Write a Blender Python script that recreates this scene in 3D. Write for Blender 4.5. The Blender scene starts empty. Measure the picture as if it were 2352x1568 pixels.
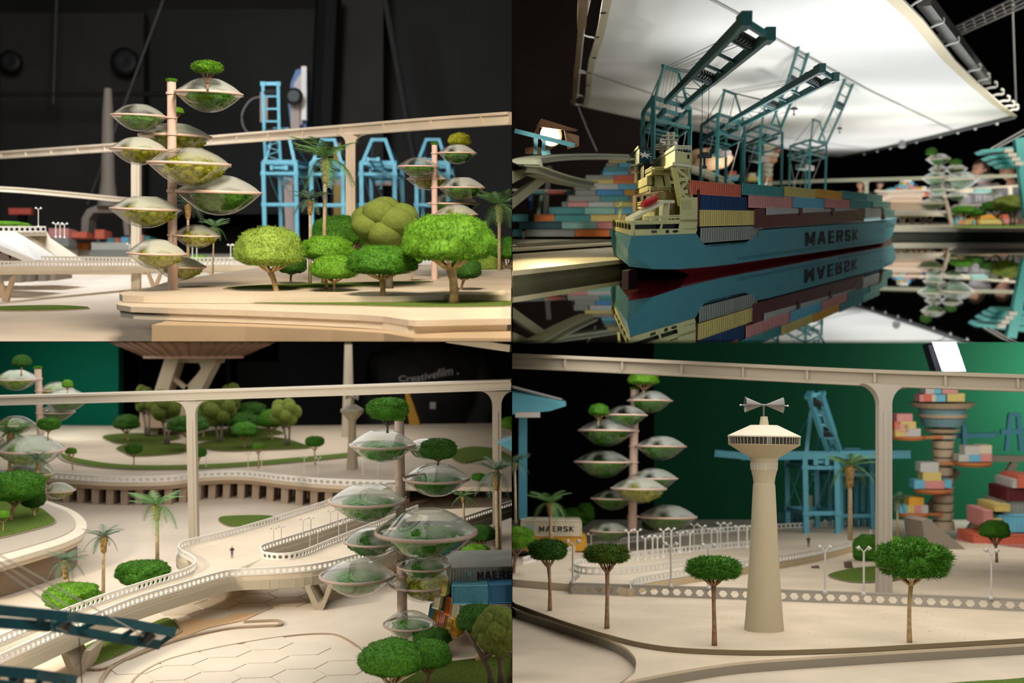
import bpy, math, random
from mathutils import Vector, Matrix, noise
C = bpy.context.scene
COL = C.collection
F = 2800.0            # focal length in pixels of the 2352 px wide frame
CX, CY = 1176.0, 784.0
# ---------------------------------------------------------------- camera
cam_d = bpy.data.cameras.new('camera'); cam = bpy.data.objects.new('camera', cam_d); COL.objects.link(cam)
cam_d.sensor_width = 36.0; cam_d.lens = 36.0 * F / 2352.0
cam.location = (0, 0, 0); cam.rotation_euler = (math.pi/2, 0, 0)
cam_d.clip_start = 0.05; cam_d.clip_end = 200
cam_d.dof.use_dof = True; cam_d.dof.focus_distance = 6.0; cam_d.dof.aperture_fstop = 1.95
C.camera = cam
# ---------------------------------------------------------------- world, colour management
C.view_settings.view_transform = 'Standard'; C.view_settings.look = 'None'
C.view_settings.exposure = 0.0; C.view_settings.gamma = 1.0
try: C.view_settings.use_curve_mapping = False
except Exception: pass
w = bpy.data.worlds.new('studio_dark'); C.world = w; w.use_nodes = True
w.node_tree.nodes['Background'].inputs[0].default_value = (.045, .045, .045, 1)
w.node_tree.nodes['Background'].inputs[1].default_value = .35
def look_at(o, tgt):
    d = Vector(tgt) - o.location
    o.rotation_euler = d.to_track_quat('-Z', 'Y').to_euler()
def area(name, loc, tgt, size, power, col=(1,1,1), size_y=None, spread=math.pi):
    l = bpy.data.lights.new(name, 'AREA'); l.energy = power; l.color = col; l.size = size; l.spread = spread
    if size_y: l.shape = 'RECTANGLE'; l.size_y = size_y
    o = bpy.data.objects.new(name, l); COL.objects.link(o); o.location = loc; look_at(o, tgt); return o
def spot(name, loc, tgt, power, col=(1,1,1), ang=40, radius=.1, blend=.5):
    l = bpy.data.lights.new(name, 'SPOT'); l.energy = power; l.color = col; l.spot_size = math.radians(ang)
    l.spot_blend = blend; l.shadow_soft_size = radius
    o = bpy.data.objects.new(name, l); COL.objects.link(o); o.location = loc; look_at(o, tgt); return o
area('key_A', (-.35, 2.9, 2.6), (-1.6, 6.5, .2), 1.0, 240, (1,.84,.66))
area('fill_A', (-4.5, 3.5, 3.2), (-1.6, 8, .3), 2.0, 75, (1,.96,.92))
area('far_A', (-3.2, 8.5, 4.6), (-3.0, 15, 1.5), 2.0, 420, (.95,.97,1))
for i_, (px_, Y_, p_) in enumerate([(1700, 7.2, 90), (1740, 8.8, 150), (1750, 10.6, 230), (1745, 12.8, 260), (1740, 15.5, 220), (2110, 13.2, 90), (2125, 15.0, 150), (2130, 16.8, 200)]):
    z_ = .1025*Y_-.276; x_ = (px_-1176)/2800*Y_; spot('bounce_B%d' % i_, (x_, Y_, z_+.22), (x_, Y_+.05, z_+2), p_*.26, (1,.975,.93), 124, .12, 1)
area('silk_near_B', (2.7, 8.2, 1.15), (2.7, 8.0, 3.1), 2.6, 50, (.96,.98,1), 3.0)
area('silk_wash_B', (4.4, 13.0, 1.62), (4.4, 12.8, 3.5), 3.2, 60, (.96,.98,1), 6.5)
spot('stern_B', (.12, 4.0, 1.25), (.62, 5.4, .45), 22, (.9,1,.5), 42, .08, .6)
area('quay_B', (7.5, 12.5, 4.4), (6, 18, 1.7), 1.5, 280, (1,.93,.8))
# lower stages: unseen area lights added under the partition, and a hard spot from the side
area('top_C', (-2.2, 7.0, -.03), (-2.2, 7.0, -2), 3.6, 92, (1,.95,.88), 5.0)
area('far_C', (-3.0, 12.3, -.03), (-3.0, 12.3, -2), 4.0, 60, (1,.95,.88), 3.0)
spot('key_C', (-3.4, 4.6, -.10), (-1.3, 7.2, -1.3), 300, (1,.86,.66), 70, .12, .5)
area('green_C', (-5.0, 12.8, -.2), (-4.2, 14.6, -.8), 1.0, 16, (.9,1,.95))
area('top_D', (1.9, 6.0, -.03), (1.9, 6.0, -2), 3.0, 68, (1,.95,.86), 4.0)
area('front_D', (1.2, 1.2, -.9), (1.6, 7, -1.2), .8, 17, (1,.90,.76))
area('far_D', (4.2, 11.0, -.03), (4.2, 12.0, -2), 3.0, 60, (1,.96,.9), 3.0)
area('green_D', (7.4, 14.4, -.3), (6.7, 16, -1.0), .8, 110, (.95,1,.95))
area('pods_D', (1.0, 8.9, -.03), (1.0, 8.9, -2), 1.4, 26, (1,.95,.88))  # unseen light added to lift the dark pod tower
area('fill_B', (3.4, 3.2, 1.45), (1.7, 7.0, .25), 1.2, 42, (.92,.98,1))
area('silk_far_B', (7.0, 20.5, 2.35), (7.0, 20.3, 4.5), 4.0, 120, (.96,.98,1), 7.0)
area('stack_B', (.30, 7.6, 2.55), (.62, 10, 1.0), .45, 34, (1,.96,.88))  # unseen light added above the frame to brighten the container stack

# ---------------------------------------------------------------- places: each stage stands on its own sloping board
def P(px, py, Y): return Vector(((px-CX)/F*Y, Y, (CY-py)/F*Y))
class Stage:
    def __init__(s, yh): s.yh = yh; s.s = (CY-yh)/F
    def Y(s, py, h): return h*F/(py-s.yh)
    def G(s, px, py, h): return P(px, py, s.Y(py, h))
    def on(s, px, Y, h):                       # point of the board h below the eye plane at depth Y
        return Vector(((px-CX)/F*Y, Y, s.s*Y-h))
    def up(s, px=CX):
        u = (px-CX)/F
        return Vector((-s.s*u, -s.s, 1)).normalized()
    def rot(s, px=CX, yaw=0):
        z = s.up(px); x = Vector((1,0,0)); x = (x - z*x.dot(z)).normalized(); y = z.cross(x)
        return Matrix((x, y, z)).transposed() @ Matrix.Rotation(yaw, 3, 'Z')
# ---------------------------------------------------------------- materials
MATS = {}
def mat(name, col, rough=.6, metal=0, var=0, scale=6, bump=0, bscale=60, emit=None, spec=.5, col2=None, detail=5, sss=0):
    if name in MATS: return MATS[name]
    m = bpy.data.materials.new(name); m.use_nodes = True; n = m.node_tree.nodes; L = m.node_tree.links
    b = n['Principled BSDF']; b.inputs['Base Color'].default_value = (*col, 1)
    b.inputs['Roughness'].default_value = rough; b.inputs['Metallic'].default_value = metal
    b.inputs['Specular IOR Level'].default_value = spec
    tc = n.new('ShaderNodeTexCoord')
    if var or col2:
        t = n.new('ShaderNodeTexNoise'); t.inputs['Scale'].default_value = scale; t.inputs['Detail'].default_value = detail
        r = n.new('ShaderNodeMix'); r.data_type = 'RGBA'
        c2 = col2 or tuple(max(0, c*(1-var)) for c in col); c1 = col if col2 else tuple(min(1, c*(1+var*.6)) for c in col)
        rp = n.new('ShaderNodeMapRange'); rp.inputs[1].default_value = .35; rp.inputs[2].default_value = .65
        L.new(tc.outputs['Object'], t.inputs['Vector']); L.new(t.outputs['Fac'], rp.inputs[0]); L.new(rp.outputs[0], r.inputs[0])
        r.inputs[6].default_value = (*c1, 1); r.inputs[7].default_value = (*c2, 1)
        L.new(r.outputs[2], b.inputs['Base Color'])
    if bump:
        t2 = n.new('ShaderNodeTexNoise'); t2.inputs['Scale'].default_value = bscale; t2.inputs['Detail'].default_value = 4
        bp = n.new('ShaderNodeBump'); bp.inputs['Strength'].default_value = bump; bp.inputs['Distance'].default_value = .01
        L.new(tc.outputs['Object'], t2.inputs['Vector']); L.new(t2.outputs['Fac'], bp.inputs['Height']); L.new(bp.outputs[0], b.inputs['Normal'])
    if emit:
        b.inputs['Emission Color'].default_value = (*emit[0], 1); b.inputs['Emission Strength'].default_value = emit[1]
    MATS[name] = m; return m
def glass(name, frost=.0, tint=(.93,.95,.94), fscale=3, frost_lo=.45, frost_hi=.62):
    if name in MATS: return MATS[name]
    m = bpy.data.materials.new(name); m.use_nodes = True; n = m.node_tree.nodes; L = m.node_tree.links
    n.remove(n['Principled BSDF']); out = n['Material Output']
    tr = n.new('ShaderNodeBsdfTransparent'); tr.inputs[0].default_value = (*tint, 1)
    gl = n.new('ShaderNodeBsdfGlossy'); gl.inputs['Roughness'].default_value = .04
    lw = n.new('ShaderNodeLayerWeight'); lw.inputs[0].default_value = .35
    mr = n.new('ShaderNodeMapRange'); mr.inputs[3].default_value = .05; mr.inputs[4].default_value = .85
    L.new(lw.outputs['Facing'], mr.inputs[0])
    pw = n.new('ShaderNodeMath'); pw.operation = 'POWER'; pw.inputs[1].default_value = 1.6; L.new(mr.outputs[0], pw.inputs[0])
    mx = n.new('ShaderNodeMixShader'); L.new(pw.outputs[0], mx.inputs[0]); L.new(tr.outputs[0], mx.inputs[1]); L.new(gl.outputs[0], mx.inputs[2])
    last = mx
    if frost:
        df = n.new('ShaderNodeBsdfDiffuse'); df.inputs[0].default_value = (.93,.97,.95,1)
        tl = n.new('ShaderNodeBsdfTranslucent'); tl.inputs[0].default_value = (.93,.97,.95,1)
        m2 = n.new('ShaderNodeMixShader'); m2.inputs[0].default_value = .5; L.new(df.outputs[0], m2.inputs[1]); L.new(tl.outputs[0], m2.inputs[2])
        tc = n.new('ShaderNodeTexCoord'); t = n.new('ShaderNodeTexNoise'); t.inputs['Scale'].default_value = fscale; t.inputs['Detail'].default_value = 1.5
        L.new(tc.outputs['Object'], t.inputs['Vector'])
        r = n.new('ShaderNodeMapRange'); r.inputs[1].default_value = frost_lo; r.inputs[2].default_value = frost_hi; r.inputs[3].default_value = 0; r.inputs[4].default_value = frost
        L.new(t.outputs['Fac'], r.inputs[0])
        m3 = n.new('ShaderNodeMixShader'); L.new(r.outputs[0], m3.inputs[0]); L.new(mx.outputs[0], m3.inputs[1]); L.new(m2.outputs[0], m3.inputs[2]); last = m3
    L.new(last.outputs[0], out.inputs['Surface']); MATS[name] = m; return m
# ---------------------------------------------------------------- mesh builder
class MB:
    def __init__(s): s.v = []; s.f = []; s.mi = []; s.cur = 0
    def add(s, vs, fs):
        o = len(s.v); s.v.extend([Vector(v) for v in vs]); s.f.extend([tuple(i+o for i in f) for f in fs]); s.mi.extend([s.cur]*len(fs)); return s
    def box(s, c, d, R=None):
        R = R or Matrix.Identity(3); c = Vector(c); h = Vector(d)*.5
        vs = [c + R @ Vector((x*h.x, y*h.y, z*h.z)) for x in (-1,1) for y in (-1,1) for z in (-1,1)]
        return s.add(vs, [(0,1,3,2),(4,6,7,5),(0,4,5,1),(2,3,7,6),(0,2,6,4),(1,5,7,3)])
    def span(s, x0, x1, y0, y1, z0, z1): return s.box(((x0+x1)/2,(y0+y1)/2,(z0+z1)/2), (abs(x1-x0),abs(y1-y0),abs(z1-z0)))
    def hexa(s, a, b):                          # two quads -> box
        return s.add(list(a)+list(b), [(3,2,1,0),(4,5,6,7),(0,1,5,4),(1,2,6,5),(2,3,7,6),(3,0,4,7)])
    def beam(s, p, q, w, h=None, up=(0,0,1)):
        p = Vector(p); q = Vector(q); h = h or w; d = (q-p)
        if d.length < 1e-9: return s
        d.normalize(); up = Vector(up)
        x = d.cross(up)
        if x.length < 1e-4: x = d.cross(Vector((1,0,0)))
        x.normalize(); z = x.cross(d); x = x*(w/2); z = z*(h/2)
        return s.hexa([p-x-z, p+x-z, p+x+z, p-x+z], [q-x-z, q+x-z, q+x+z, q-x+z])
    def tube(s, pts, r, n=8, cap=True):
        pts = [Vector(p) for p in pts]; m = len(pts); rs = r if isinstance(r, (list, tuple)) else [r]*m
        o = len(s.v); ref = None
        for i, p in enumerate(pts):
            d = (pts[min(i+1, m-1)] - pts[max(i-1, 0)]).normalized()
            if ref is None: ref = Vector((0,0,1)) if abs(d.z) < .9 else Vector((1,0,0))
            x = d.cross(ref).normalized(); y = d.cross(x)
            for k in range(n):
                a = 2*math.pi*k/n; s.v.append(p + (x*math.cos(a) + y*math.sin(a))*rs[i])
        nf = 0
        for i in range(m-1):
            for k in range(n):
                s.f.append((o+i*n+k, o+i*n+(k+1)%n, o+(i+1)*n+(k+1)%n, o+(i+1)*n+k)); nf += 1
        if cap: s.f.append(tuple(o+k for k in reversed(range(n)))); s.f.append(tuple(o+(m-1)*n+k for k in range(n))); nf += 2
        s.mi.extend([s.cur]*nf); return s
    def lathe(s, prof, c=(0,0,0), n=32, R=None, cap=False):
        c = Vector(c); R = R or Matrix.Identity(3); o = len(s.v); m = len(prof); nf = 0
        for r, z in prof:
            for k in range(n):
                a = 2*math.pi*k/n; s.v.append(c + R @ Vector((r*math.cos(a), r*math.sin(a), z)))
        for i in range(m-1):
            for k in range(n):
                s.f.append((o+i*n+k, o+i*n+(k+1)%n, o+(i+1)*n+(k+1)%n, o+(i+1)*n+k)); nf += 1
        if cap: s.f.append(tuple(o+k for k in reversed(range(n)))); s.f.append(tuple(o+(m-1)*n+k for k in range(n))); nf += 2
        s.mi.extend([s.cur]*nf); return s
    def prism(s, top, down):                    # polygon of world points extruded by the vector `down`
        n = len(top); down = Vector(down); vs = [Vector(p) for p in top] + [Vector(p)+down for p in top]
        fs = [tuple(range(n)), tuple(reversed(range(n, 2*n)))] + [(i, i+n, (i+1)%n+n, (i+1)%n) for i in range(n)]
        return s.add(vs, fs)
    def blob(s, c, r, R=None, sub=2, amp=.0, nf=2.0, seed=0):
        vs, fs = ico(sub); c = Vector(c); r = Vector(r) if not isinstance(r, (int, float)) else Vector((r,r,r)); R = R or Matrix.Identity(3)
        out = []
        for v in vs:
            k = 1 + amp*noise.noise(v*nf + Vector((seed*7.1, seed*3.3, 0)))
            out.append(c + R @ Vector((v.x*r.x*k, v.y*r.y*k, v.z*r.z*k)))
        return s.add(out, fs)
    def mesh(s, name, mats, smooth=False):
        me = bpy.data.meshes.new(name); me.from_pydata([tuple(v) for v in s.v], [], s.f)
        if not isinstance(mats, (list, tuple)): mats = [mats]
        for m in mats: me.materials.append(m)
        if len(mats) > 1: me.polygons.foreach_set('material_index', s.mi)
        if smooth: me.polygons.foreach_set('use_smooth', [True]*len(me.polygons))
        me.update(); return me
    def build(s, name, mats, parent=None, smooth=False, world=False):
        return link(name, s.mesh(name, mats, smooth), parent, world)
_ico = {}
def ico(sub):
    if sub not in _ico:
        import bmesh
        b = bmesh.new(); bmesh.ops.create_icosphere(b, subdivisions=sub, radius=1)
        _ico[sub] = ([v.co.copy() for v in b.verts], [tuple(v.index for v in f.verts) for f in b.faces]); b.free()
    return _ico[sub]
def link(name, me, parent=None, world=False):
    o = bpy.data.objects.new(name, me); COL.objects.link(o)
    if parent is not None:
        o.parent = parent
        if world: o.matrix_parent_inverse = wm(parent).inverted()
    return o
def wm(o):
    m = Matrix.Translation(o.location) @ o.rotation_euler.to_matrix().to_4x4() @ Matrix.Diagonal((*o.scale, 1))
    return (wm(o.parent) @ o.matrix_parent_inverse @ m) if o.parent else m
def tag(o, label=None, cat=None, group=None, kind=None):
    if label: o['label'] = label
    if cat: o['category'] = cat
    if group: o['group'] = group
    if kind: o['kind'] = kind
    return o
def thing(name, label, cat, loc=(0,0,0), R=None, group=None, sc=1):
    o = bpy.data.objects.new(name, None); COL.objects.link(o); o.empty_display_size = .05
    o.location = loc
    if R is not None: o.rotation_euler = R.to_euler()
    o.scale = (sc, sc, sc)
    return tag(o, label, cat, group)
def struct(o): o['kind'] = 'structure'; return o
def bez(pts, n=8, closed=False):                # catmull-rom through points
    pts = [Vector(p) for p in pts]; out = []; m = len(pts)
    for i in range(m if closed else m-1):
        g = (lambda k: pts[k % m]) if closed else (lambda k: pts[max(0, min(m-1, k))])
        a, b, c, d = g(i-1), g(i), g(i+1), g(i+2)
        for j in range(n):
            t = j/n; out.append(.5*((2*b) + (c-a)*t + (2*a-5*b+4*c-d)*t*t + (3*b-a-3*c+d)*t**3))
    if not closed: out.append(pts[-1])
    return out
# ---------------------------------------------------------------- shared materials
CREAM = mat('cream_paint', (.66,.56,.43), .6, var=.10, scale=3, bump=.15, bscale=90)
CREAMD = mat('tan_board', (.42,.31,.19), .75, var=.12, scale=5)
IVORY = mat('ivory_paint', (.74,.66,.53), .5, var=.05)
SLAB = mat('pale_slab', (.70,.61,.50), .7, var=.10, scale=2, bump=.1, bscale=200)
WHITE = mat('white_plastic', (.82,.80,.76), .4)
PINKPOLE = mat('pink_cream_enamel', (.70,.50,.42), .45)
GREYPOLE = mat('taupe_enamel', (.36,.27,.225), .45)
BARK = mat('pale_bark', (.52,.36,.18), .8, var=.35, scale=40, bump=.4, bscale=120)
BARKR = mat('reddish_bark', (.33,.19,.12), .8, var=.35, scale=40, bump=.4, bscale=120)
BARKD = mat('dark_bark', (.10,.085,.06), .85, var=.3, scale=30, bump=.4)
FIBRE = mat('palm_fibre', (.42,.26,.09), .9, var=.5, scale=90, bump=.5)
PTRUNK = mat('palm_trunk', (.50,.38,.22), .75, var=.2, scale=60)
LEAFB = mat('moss_bright', (.12,.30,.018), .7, var=.45, scale=14, spec=.2, detail=8)
LEAFG = mat('moss_green', (.055,.19,.012), .7, var=.5, scale=14, spec=.2, detail=8)
LEAFD = mat('moss_dark', (.035,.115,.012), .75, var=.5, scale=14, spec=.2, detail=8)
LEAFY = mat('moss_yellow', (.33,.34,.02), .75, var=.5, scale=9, spec=.15, detail=8)
LEAFP = mat('moss_pale', (.25,.38,.06), .75, var=.4, scale=14, spec=.15, detail=8)
FELT = mat('felt_olive', (.19,.25,.05), .95, var=.12, scale=60, bump=.8, bscale=260, spec=.1)
FELTD = mat('felt_olive_dark', (.13,.17,.035), .95, var=.35, scale=60, bump=.8, bscale=260, spec=.1)
GRASS = mat('grass_flock', (.16,.25,.045), .95, var=.45, scale=160, bump=.7, bscale=600, spec=.1)
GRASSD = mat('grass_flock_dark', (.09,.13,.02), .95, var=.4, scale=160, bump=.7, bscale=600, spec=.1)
PALMG = mat('palm_green', (.13,.29,.09), .6, var=.3, scale=20)
PALMD = mat('palm_grey_green', (.08,.15,.09), .6, var=.3, scale=20)
BLUE = mat('crane_blue', (.13,.42,.55), .5, var=.12, scale=8)
TEALC = mat('crane_teal', (.011,.10,.095), .5, var=.12, scale=8)
DARKMET = mat('dark_metal', (.03,.035,.035), .5, metal=.3)
CABLE = mat('grey_cable', (.25,.25,.24), .5)
BLACK = mat('black_drape', (.006,.006,.006), .95, spec=.1)
GLASS = glass('clear_glass'); GLASSF = glass('misted_glass', frost=.65, fscale=1.1, frost_lo=.38, frost_hi=.56)
GLASSC = glass('thin_misted_glass', frost=.38, fscale=1.3, frost_lo=.42, frost_hi=.62)
GLASSW = glass('lightly_misted_glass', frost=.42, fscale=1.3, frost_lo=.42, frost_hi=.62)
# ---------------------------------------------------------------- plants
def crown_mesh(name, seed, blades, shape, bl=.09, sub=4):
    """unit crown: half width 1, top z up to 1, underside shaped by `shape`"""
    rnd = random.Random(seed); vs, fs = ico(sub); b = MB()
    def surf(v):
        k = 1 + .13*noise.noise(v*2.2+Vector((seed*5.3,0,0))) + .09*noise.noise(v*6+Vector((seed*2.3,9,0))) + .05*noise.noise(v*15)
        r = math.hypot(v.x, v.y); g = (r+.001)**-.22; v = Vector((v.x*g, v.y*g, math.copysign(abs(v.z)**.78, v.z)))
        if shape == 'umbrella': z = v.z*.85 if v.z > 0 else v.z*.30; k *= 1-.16*max(0,-v.z)
        elif shape == 'bowl': z = (.45*v.z+.12*(1-r*r) if v.z > 0 else v.z*.80)
        else: z = v.z*(1 if v.z > 0 else .8)
        return Vector((v.x*k, v.y*k, z*(k if v.z > 0 else 1)))
    b.add([surf(v) for v in vs], fs)
    for i in range(blades):
        z = rnd.uniform(-.8, 1); a = rnd.uniform(0, 2*math.pi); q = math.sqrt(1-z*z); v = Vector((q*math.cos(a), q*math.sin(a), z))
        p = surf(v)*.985; nrm = Vector((v.x, v.y, v.z*1.6)).normalized(); nrm = (nrm + Vector((rnd.gauss(0,.45), rnd.gauss(0,.45), rnd.gauss(0,.45)))).normalized()
        t = nrm.cross(Vector((rnd.random()-.5, rnd.random()-.5, rnd.random()-.5))).normalized()*bl*(.10 if bl < .2 else .09); l = bl*rnd.uniform(.4, 1.1)
        b.add([p-t, p+t, p+nrm*l], [(0,1,2)])
    return b
CROWNS = {}
def crown(kind, var, m):
    key = (kind, var, m.name)
    if key not in CROWNS:
        base = (kind, var)
        if base not in CROWNS:
            spec = dict(umbrella=('umbrella', 9000, .085), spiky=('bowl', 3200, .26), bowl=('bowl', 8000, .11), ball=('ball', 8000, .10))[kind]
            CROWNS[base] = crown_mesh('foliage', var+1, spec[1], spec[0], spec[2])
        CROWNS[key] = CROWNS[base].mesh('foliage', m, smooth=False)
        n0 = len(ico(4)[1])
        CROWNS[key].polygons.foreach_set('use_smooth', [i < n0 for i in range(len(CROWNS[key].polygons))])
    return CROWNS[key]
def trunk_into(b, H, zb, W, r, seed, nb=9, cx=0, top=None):
    """trunk from 0 to zb, branches flaring to radius W at height H"""
    rnd = random.Random(seed*13+5); lean = Vector((rnd.uniform(-.02,.02)*H, 0, 0))
    b.tube([(0,0,-.004), (lean.x*.3, 0, zb*.33), (lean.x+cx*.4, 0, zb*.7), (lean.x+cx, 0, zb)], [r*1.25, r*.95, r*.85, r*1.05], 8)
    o = Vector((lean.x+cx, 0, zb*.97))
    for i in range(nb):
        a = 2*math.pi*(i+rnd.random()*.6)/nb; q = W*rnd.uniform(.5, .95)
        e = Vector((o.x+q*math.cos(a), q*math.sin(a), H*rnd.uniform(.97, 1.03)))
        m1 = o.lerp(e, .35) + Vector((0,0,-(H-zb)*.06)); m2 = o.lerp(e, .7) + Vector((0,0,(H-zb)*.02))
        b.tube([o, m1, m2, e], [r*.62, r*.45, r*.34, r*.2], 6)
        for k in range(2):
            e2 = e + Vector((rnd.uniform(-.3,.3)*W, rnd.uniform(-.3,.3)*W, 0)); b.tube([m1.lerp(m2, .3+.4*k), m2.lerp(e2, .5), e2], [r*.3, r*.24, r*.13], 5)
def moss_tree(st, label, bx, by, cx, ty, cy, W, h=None, Y=None, kind='umbrella', m=None, bark=None, var=0, group='moss crowned trees', tr=None, name='moss_tree', zb=None, depth=1.0):
    """bx,by trunk foot; cx,ty..cy crown centre column, top and lower edge; W crown width; all pixels"""
    if Y is None: base = st.G(bx, by, h); Y = base.y
    else: base = P(bx, by, Y)
    k = Y/F; R = st.rot(bx); t = thing(name, label, 'tree', base, R, group)
    ct = (by-ty)*k; cb = (by-cy)*k; dx = (cx-bx)*k; hw = W*.5*k; tr = (tr or max(2.5, W*.045))*k
    b = MB(); full = ct-cb
    if kind in ('bowl', 'spiky'): zc = ct-full*.40; sz = full*.72; join = zc-full*.25
    else: zc = cb+full*.27; sz = full*.86; join = zc-.10*full
    z0 = (zb*k if zb else cb*(.66 if kind == 'umbrella' else .8))
    trunk_into(b, join, min(z0, join*.9), hw*.90, tr, var+int(bx), cx=dx*.8, nb=11 if W > 60 else 8)
    b.build('trunk', bark or BARK, t, smooth=True)
    f = link('foliage', crown(kind, var % 4, m or LEAFG), t); f.location = (dx, 0, zc); f.scale = (hw, hw*depth, sz); f.rotation_euler = (0, 0, (var*1.7) % 6)
    return t
FELTM = {}
def lobe_tree(st, label, bx, by, cx, ty, cy, W, h=None, Y=None, m=None, bark=None, seed=0, nl=14, tr=8, group='trees with felted ball crowns', legs=1):
    if Y is None: base = st.G(bx, by, h); Y = base.y
    else: base = P(bx, by, Y)
    k = Y/F; t = thing('lobed_tree', label, 'tree', base, st.rot(bx), group); rnd = random.Random(seed)
    hw = W*.5*k; zt = (by-ty)*k; zb = (by-cy)*k; hc = (zt-zb)/2; zc = (zt+zb)/2; dx = (cx-bx)*k
    b = MB()
    for j in range(legs):
        o = (j-(legs-1)/2)*tr*1.5*k
        b.tube([(o,0,-.003), (o*1.3,0,zb*.5), (o*2.4+dx*.5,0,zb*1.05), (o*4+dx*.8,0,zc)], [tr*1.2*k/legs**.5, tr*.8*k/legs**.5, tr*.7*k/legs**.5, tr*.4*k/legs**.5], 8)
        for a in range(4): b.tube([(o*2+dx*.4,0,zb*.85), (dx+hw*.5*math.cos(a*1.6+j), hw*.5*math.sin(a*1.6+j), zb+hc*.5)], [tr*.4*k, tr*.2*k], 6)
    b.build('trunk', bark or BARKD, t, smooth=True)
    for i in range(nl):
        g = (i+.5)/nl; z = 1-2*g; a = i*2.39996+seed; q = math.sqrt(max(0, 1-z*z))
        rr = rnd.uniform(.42, .52); c = Vector((dx+hw*(1-rr*.8)*q*math.cos(a), hw*(1-rr*.8)*q*math.sin(a), zc+hc*(1-rr*.8)*z))
        lb = MB(); lb.blob((0,0,0), (hw*rr, hw*rr, hc*rr*1.08), sub=3, amp=.04, nf=2, seed=i+seed)
        f = lb.build('foliage_ball', m or FELT, t, smooth=True); f.location = c; f.rotation_euler = (rnd.uniform(-.3,.3), rnd.uniform(-.4,.4), rnd.uniform(0,3))
    return t
FROND = {}
def frond_mesh(m, seed=0):
    key = (m.name, seed)
    if key in FROND: return FROND[key]
    b = MB(); n = 22; rnd = random.Random(seed); droop = (.35, .75, .12)[seed % 3]
    pts = [Vector((0, t, .38*t*(1-.2*t)-droop*t*t)) for t in [i/n for i in range(n+1)]]
    b.tube(pts, [.012*(1-.8*i/n)+.002 for i in range(n+1)], 4)
    for i in range(2, n+1):
        p = pts[i]; d = (pts[i]-pts[i-1]).normalized(); L = .30*math.sin(math.pi*min(1, (i/n)*.78+.16))**.8
        for sx in (-1, 1):
            q = p + (Vector((sx, 0, 0))*.78 + d*.62 + Vector((0,0,-.22+rnd.uniform(-.1,.1))))*L
            b.add([p-d*.012, p+d*.018, q, p+Vector((0,0,-.008))], [(0,1,2),(3,2,1),(0,2,3)])
    FROND[key] = b.mesh('frond', m); return FROND[key]
def palm(st, label, bx, by, cx, cy, R_, h=None, Y=None, m=None, nf=15, tr=6, fib=30, group='model palm trees', seed=0):
    """crown centre cx,cy; R_ frond reach in px; fib length of the shaggy fibre in px"""
    if Y is None: base = st.G(bx, by, h); Y = base.y
    else: base = P(bx, by, Y)
    k = Y/F; t = thing('palm_tree', label, 'palm', base, st.rot(bx), group); H = (by-cy)*k; dx = (cx-bx)*k; rnd = random.Random(seed+int(bx))
    b = MB(); b.tube([(0,0,-.003), (dx*.4,0,H*.5), (dx,0,H)], [tr*.6*k, tr*.5*k, tr*.42*k], 8); b.build('trunk', PTRUNK, t, smooth=True)
    b = MB(); top = Vector((dx, 0, H))
    b.lathe([(tr*.3*k, -fib*k), (tr*.75*k, -fib*.9*k), (tr*.9*k, -fib*.5*k), (tr*1.25*k, -fib*.12*k), (tr*.7*k, fib*.05*k), (0, fib*.08*k)], top, 10)
    for i in range(110):
        z = -rnd.random()*fib*k; a = rnd.uniform(0, 6.3); o = Vector((math.cos(a), math.sin(a), 0)); p = top + o*tr*.75*k + Vector((0,0,z))
        q = p + o*tr*rnd.uniform(.2,.9)*k + Vector((0,0,rnd.uniform(-.3,1)*tr*1.1*k)); s = Vector((-o.y, o.x, 0))*tr*.12*k
        b.add([p-s, p+s, q], [(0,1,2)])
    b.build('fibre', FIBRE, t)
    for i in range(nf):
        f = link('frond', frond_mesh(m or PALMG, i % 3), t); f.location = top + Vector((0,0,fib*.03*k)); el = (.45, -.30, .12)[i % 3] + rnd.uniform(-.15,.15)
        f.rotation_euler = (el, 0, i*2.39996+seed); sc = R_*k*rnd.uniform(1.1, 1.3); f.scale = (sc*1.15, sc, sc)
    return t
def shrub(st, label, cx, cy, W, Hh, h=None, Y=None, m=None, var=0, kind='ball', group='moss shrubs', foot=None):
    """low moss mound whose lowest edge sits at pixel row cy"""
    if Y is None: base = st.G(cx, cy, h); Y = base.y
    else: base = P(cx, cy, Y)
    k = Y/F; t = thing('moss_shrub', label, 'shrub', base, st.rot(cx), group)
    f = link('foliage', crown(kind, var % 4, m or LEAFG), t); f.location = (0,0,Hh*.40*k); f.scale = (W*.5*k, W*.5*k, Hh*.6*k)
    b = MB(); b.tube([(0,0,-.002), (0,0,Hh*.3*k)], [W*.04*k, W*.06*k], 8)
    for i in range(7): b.tube([(0,0,0.0), (W*.3*k*math.cos(i*.9), W*.3*k*math.sin(i*.9), Hh*.35*k)], [W*.02*k, W*.012*k], 5)
    b.build('trunk', BARKR, t); return t
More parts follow.
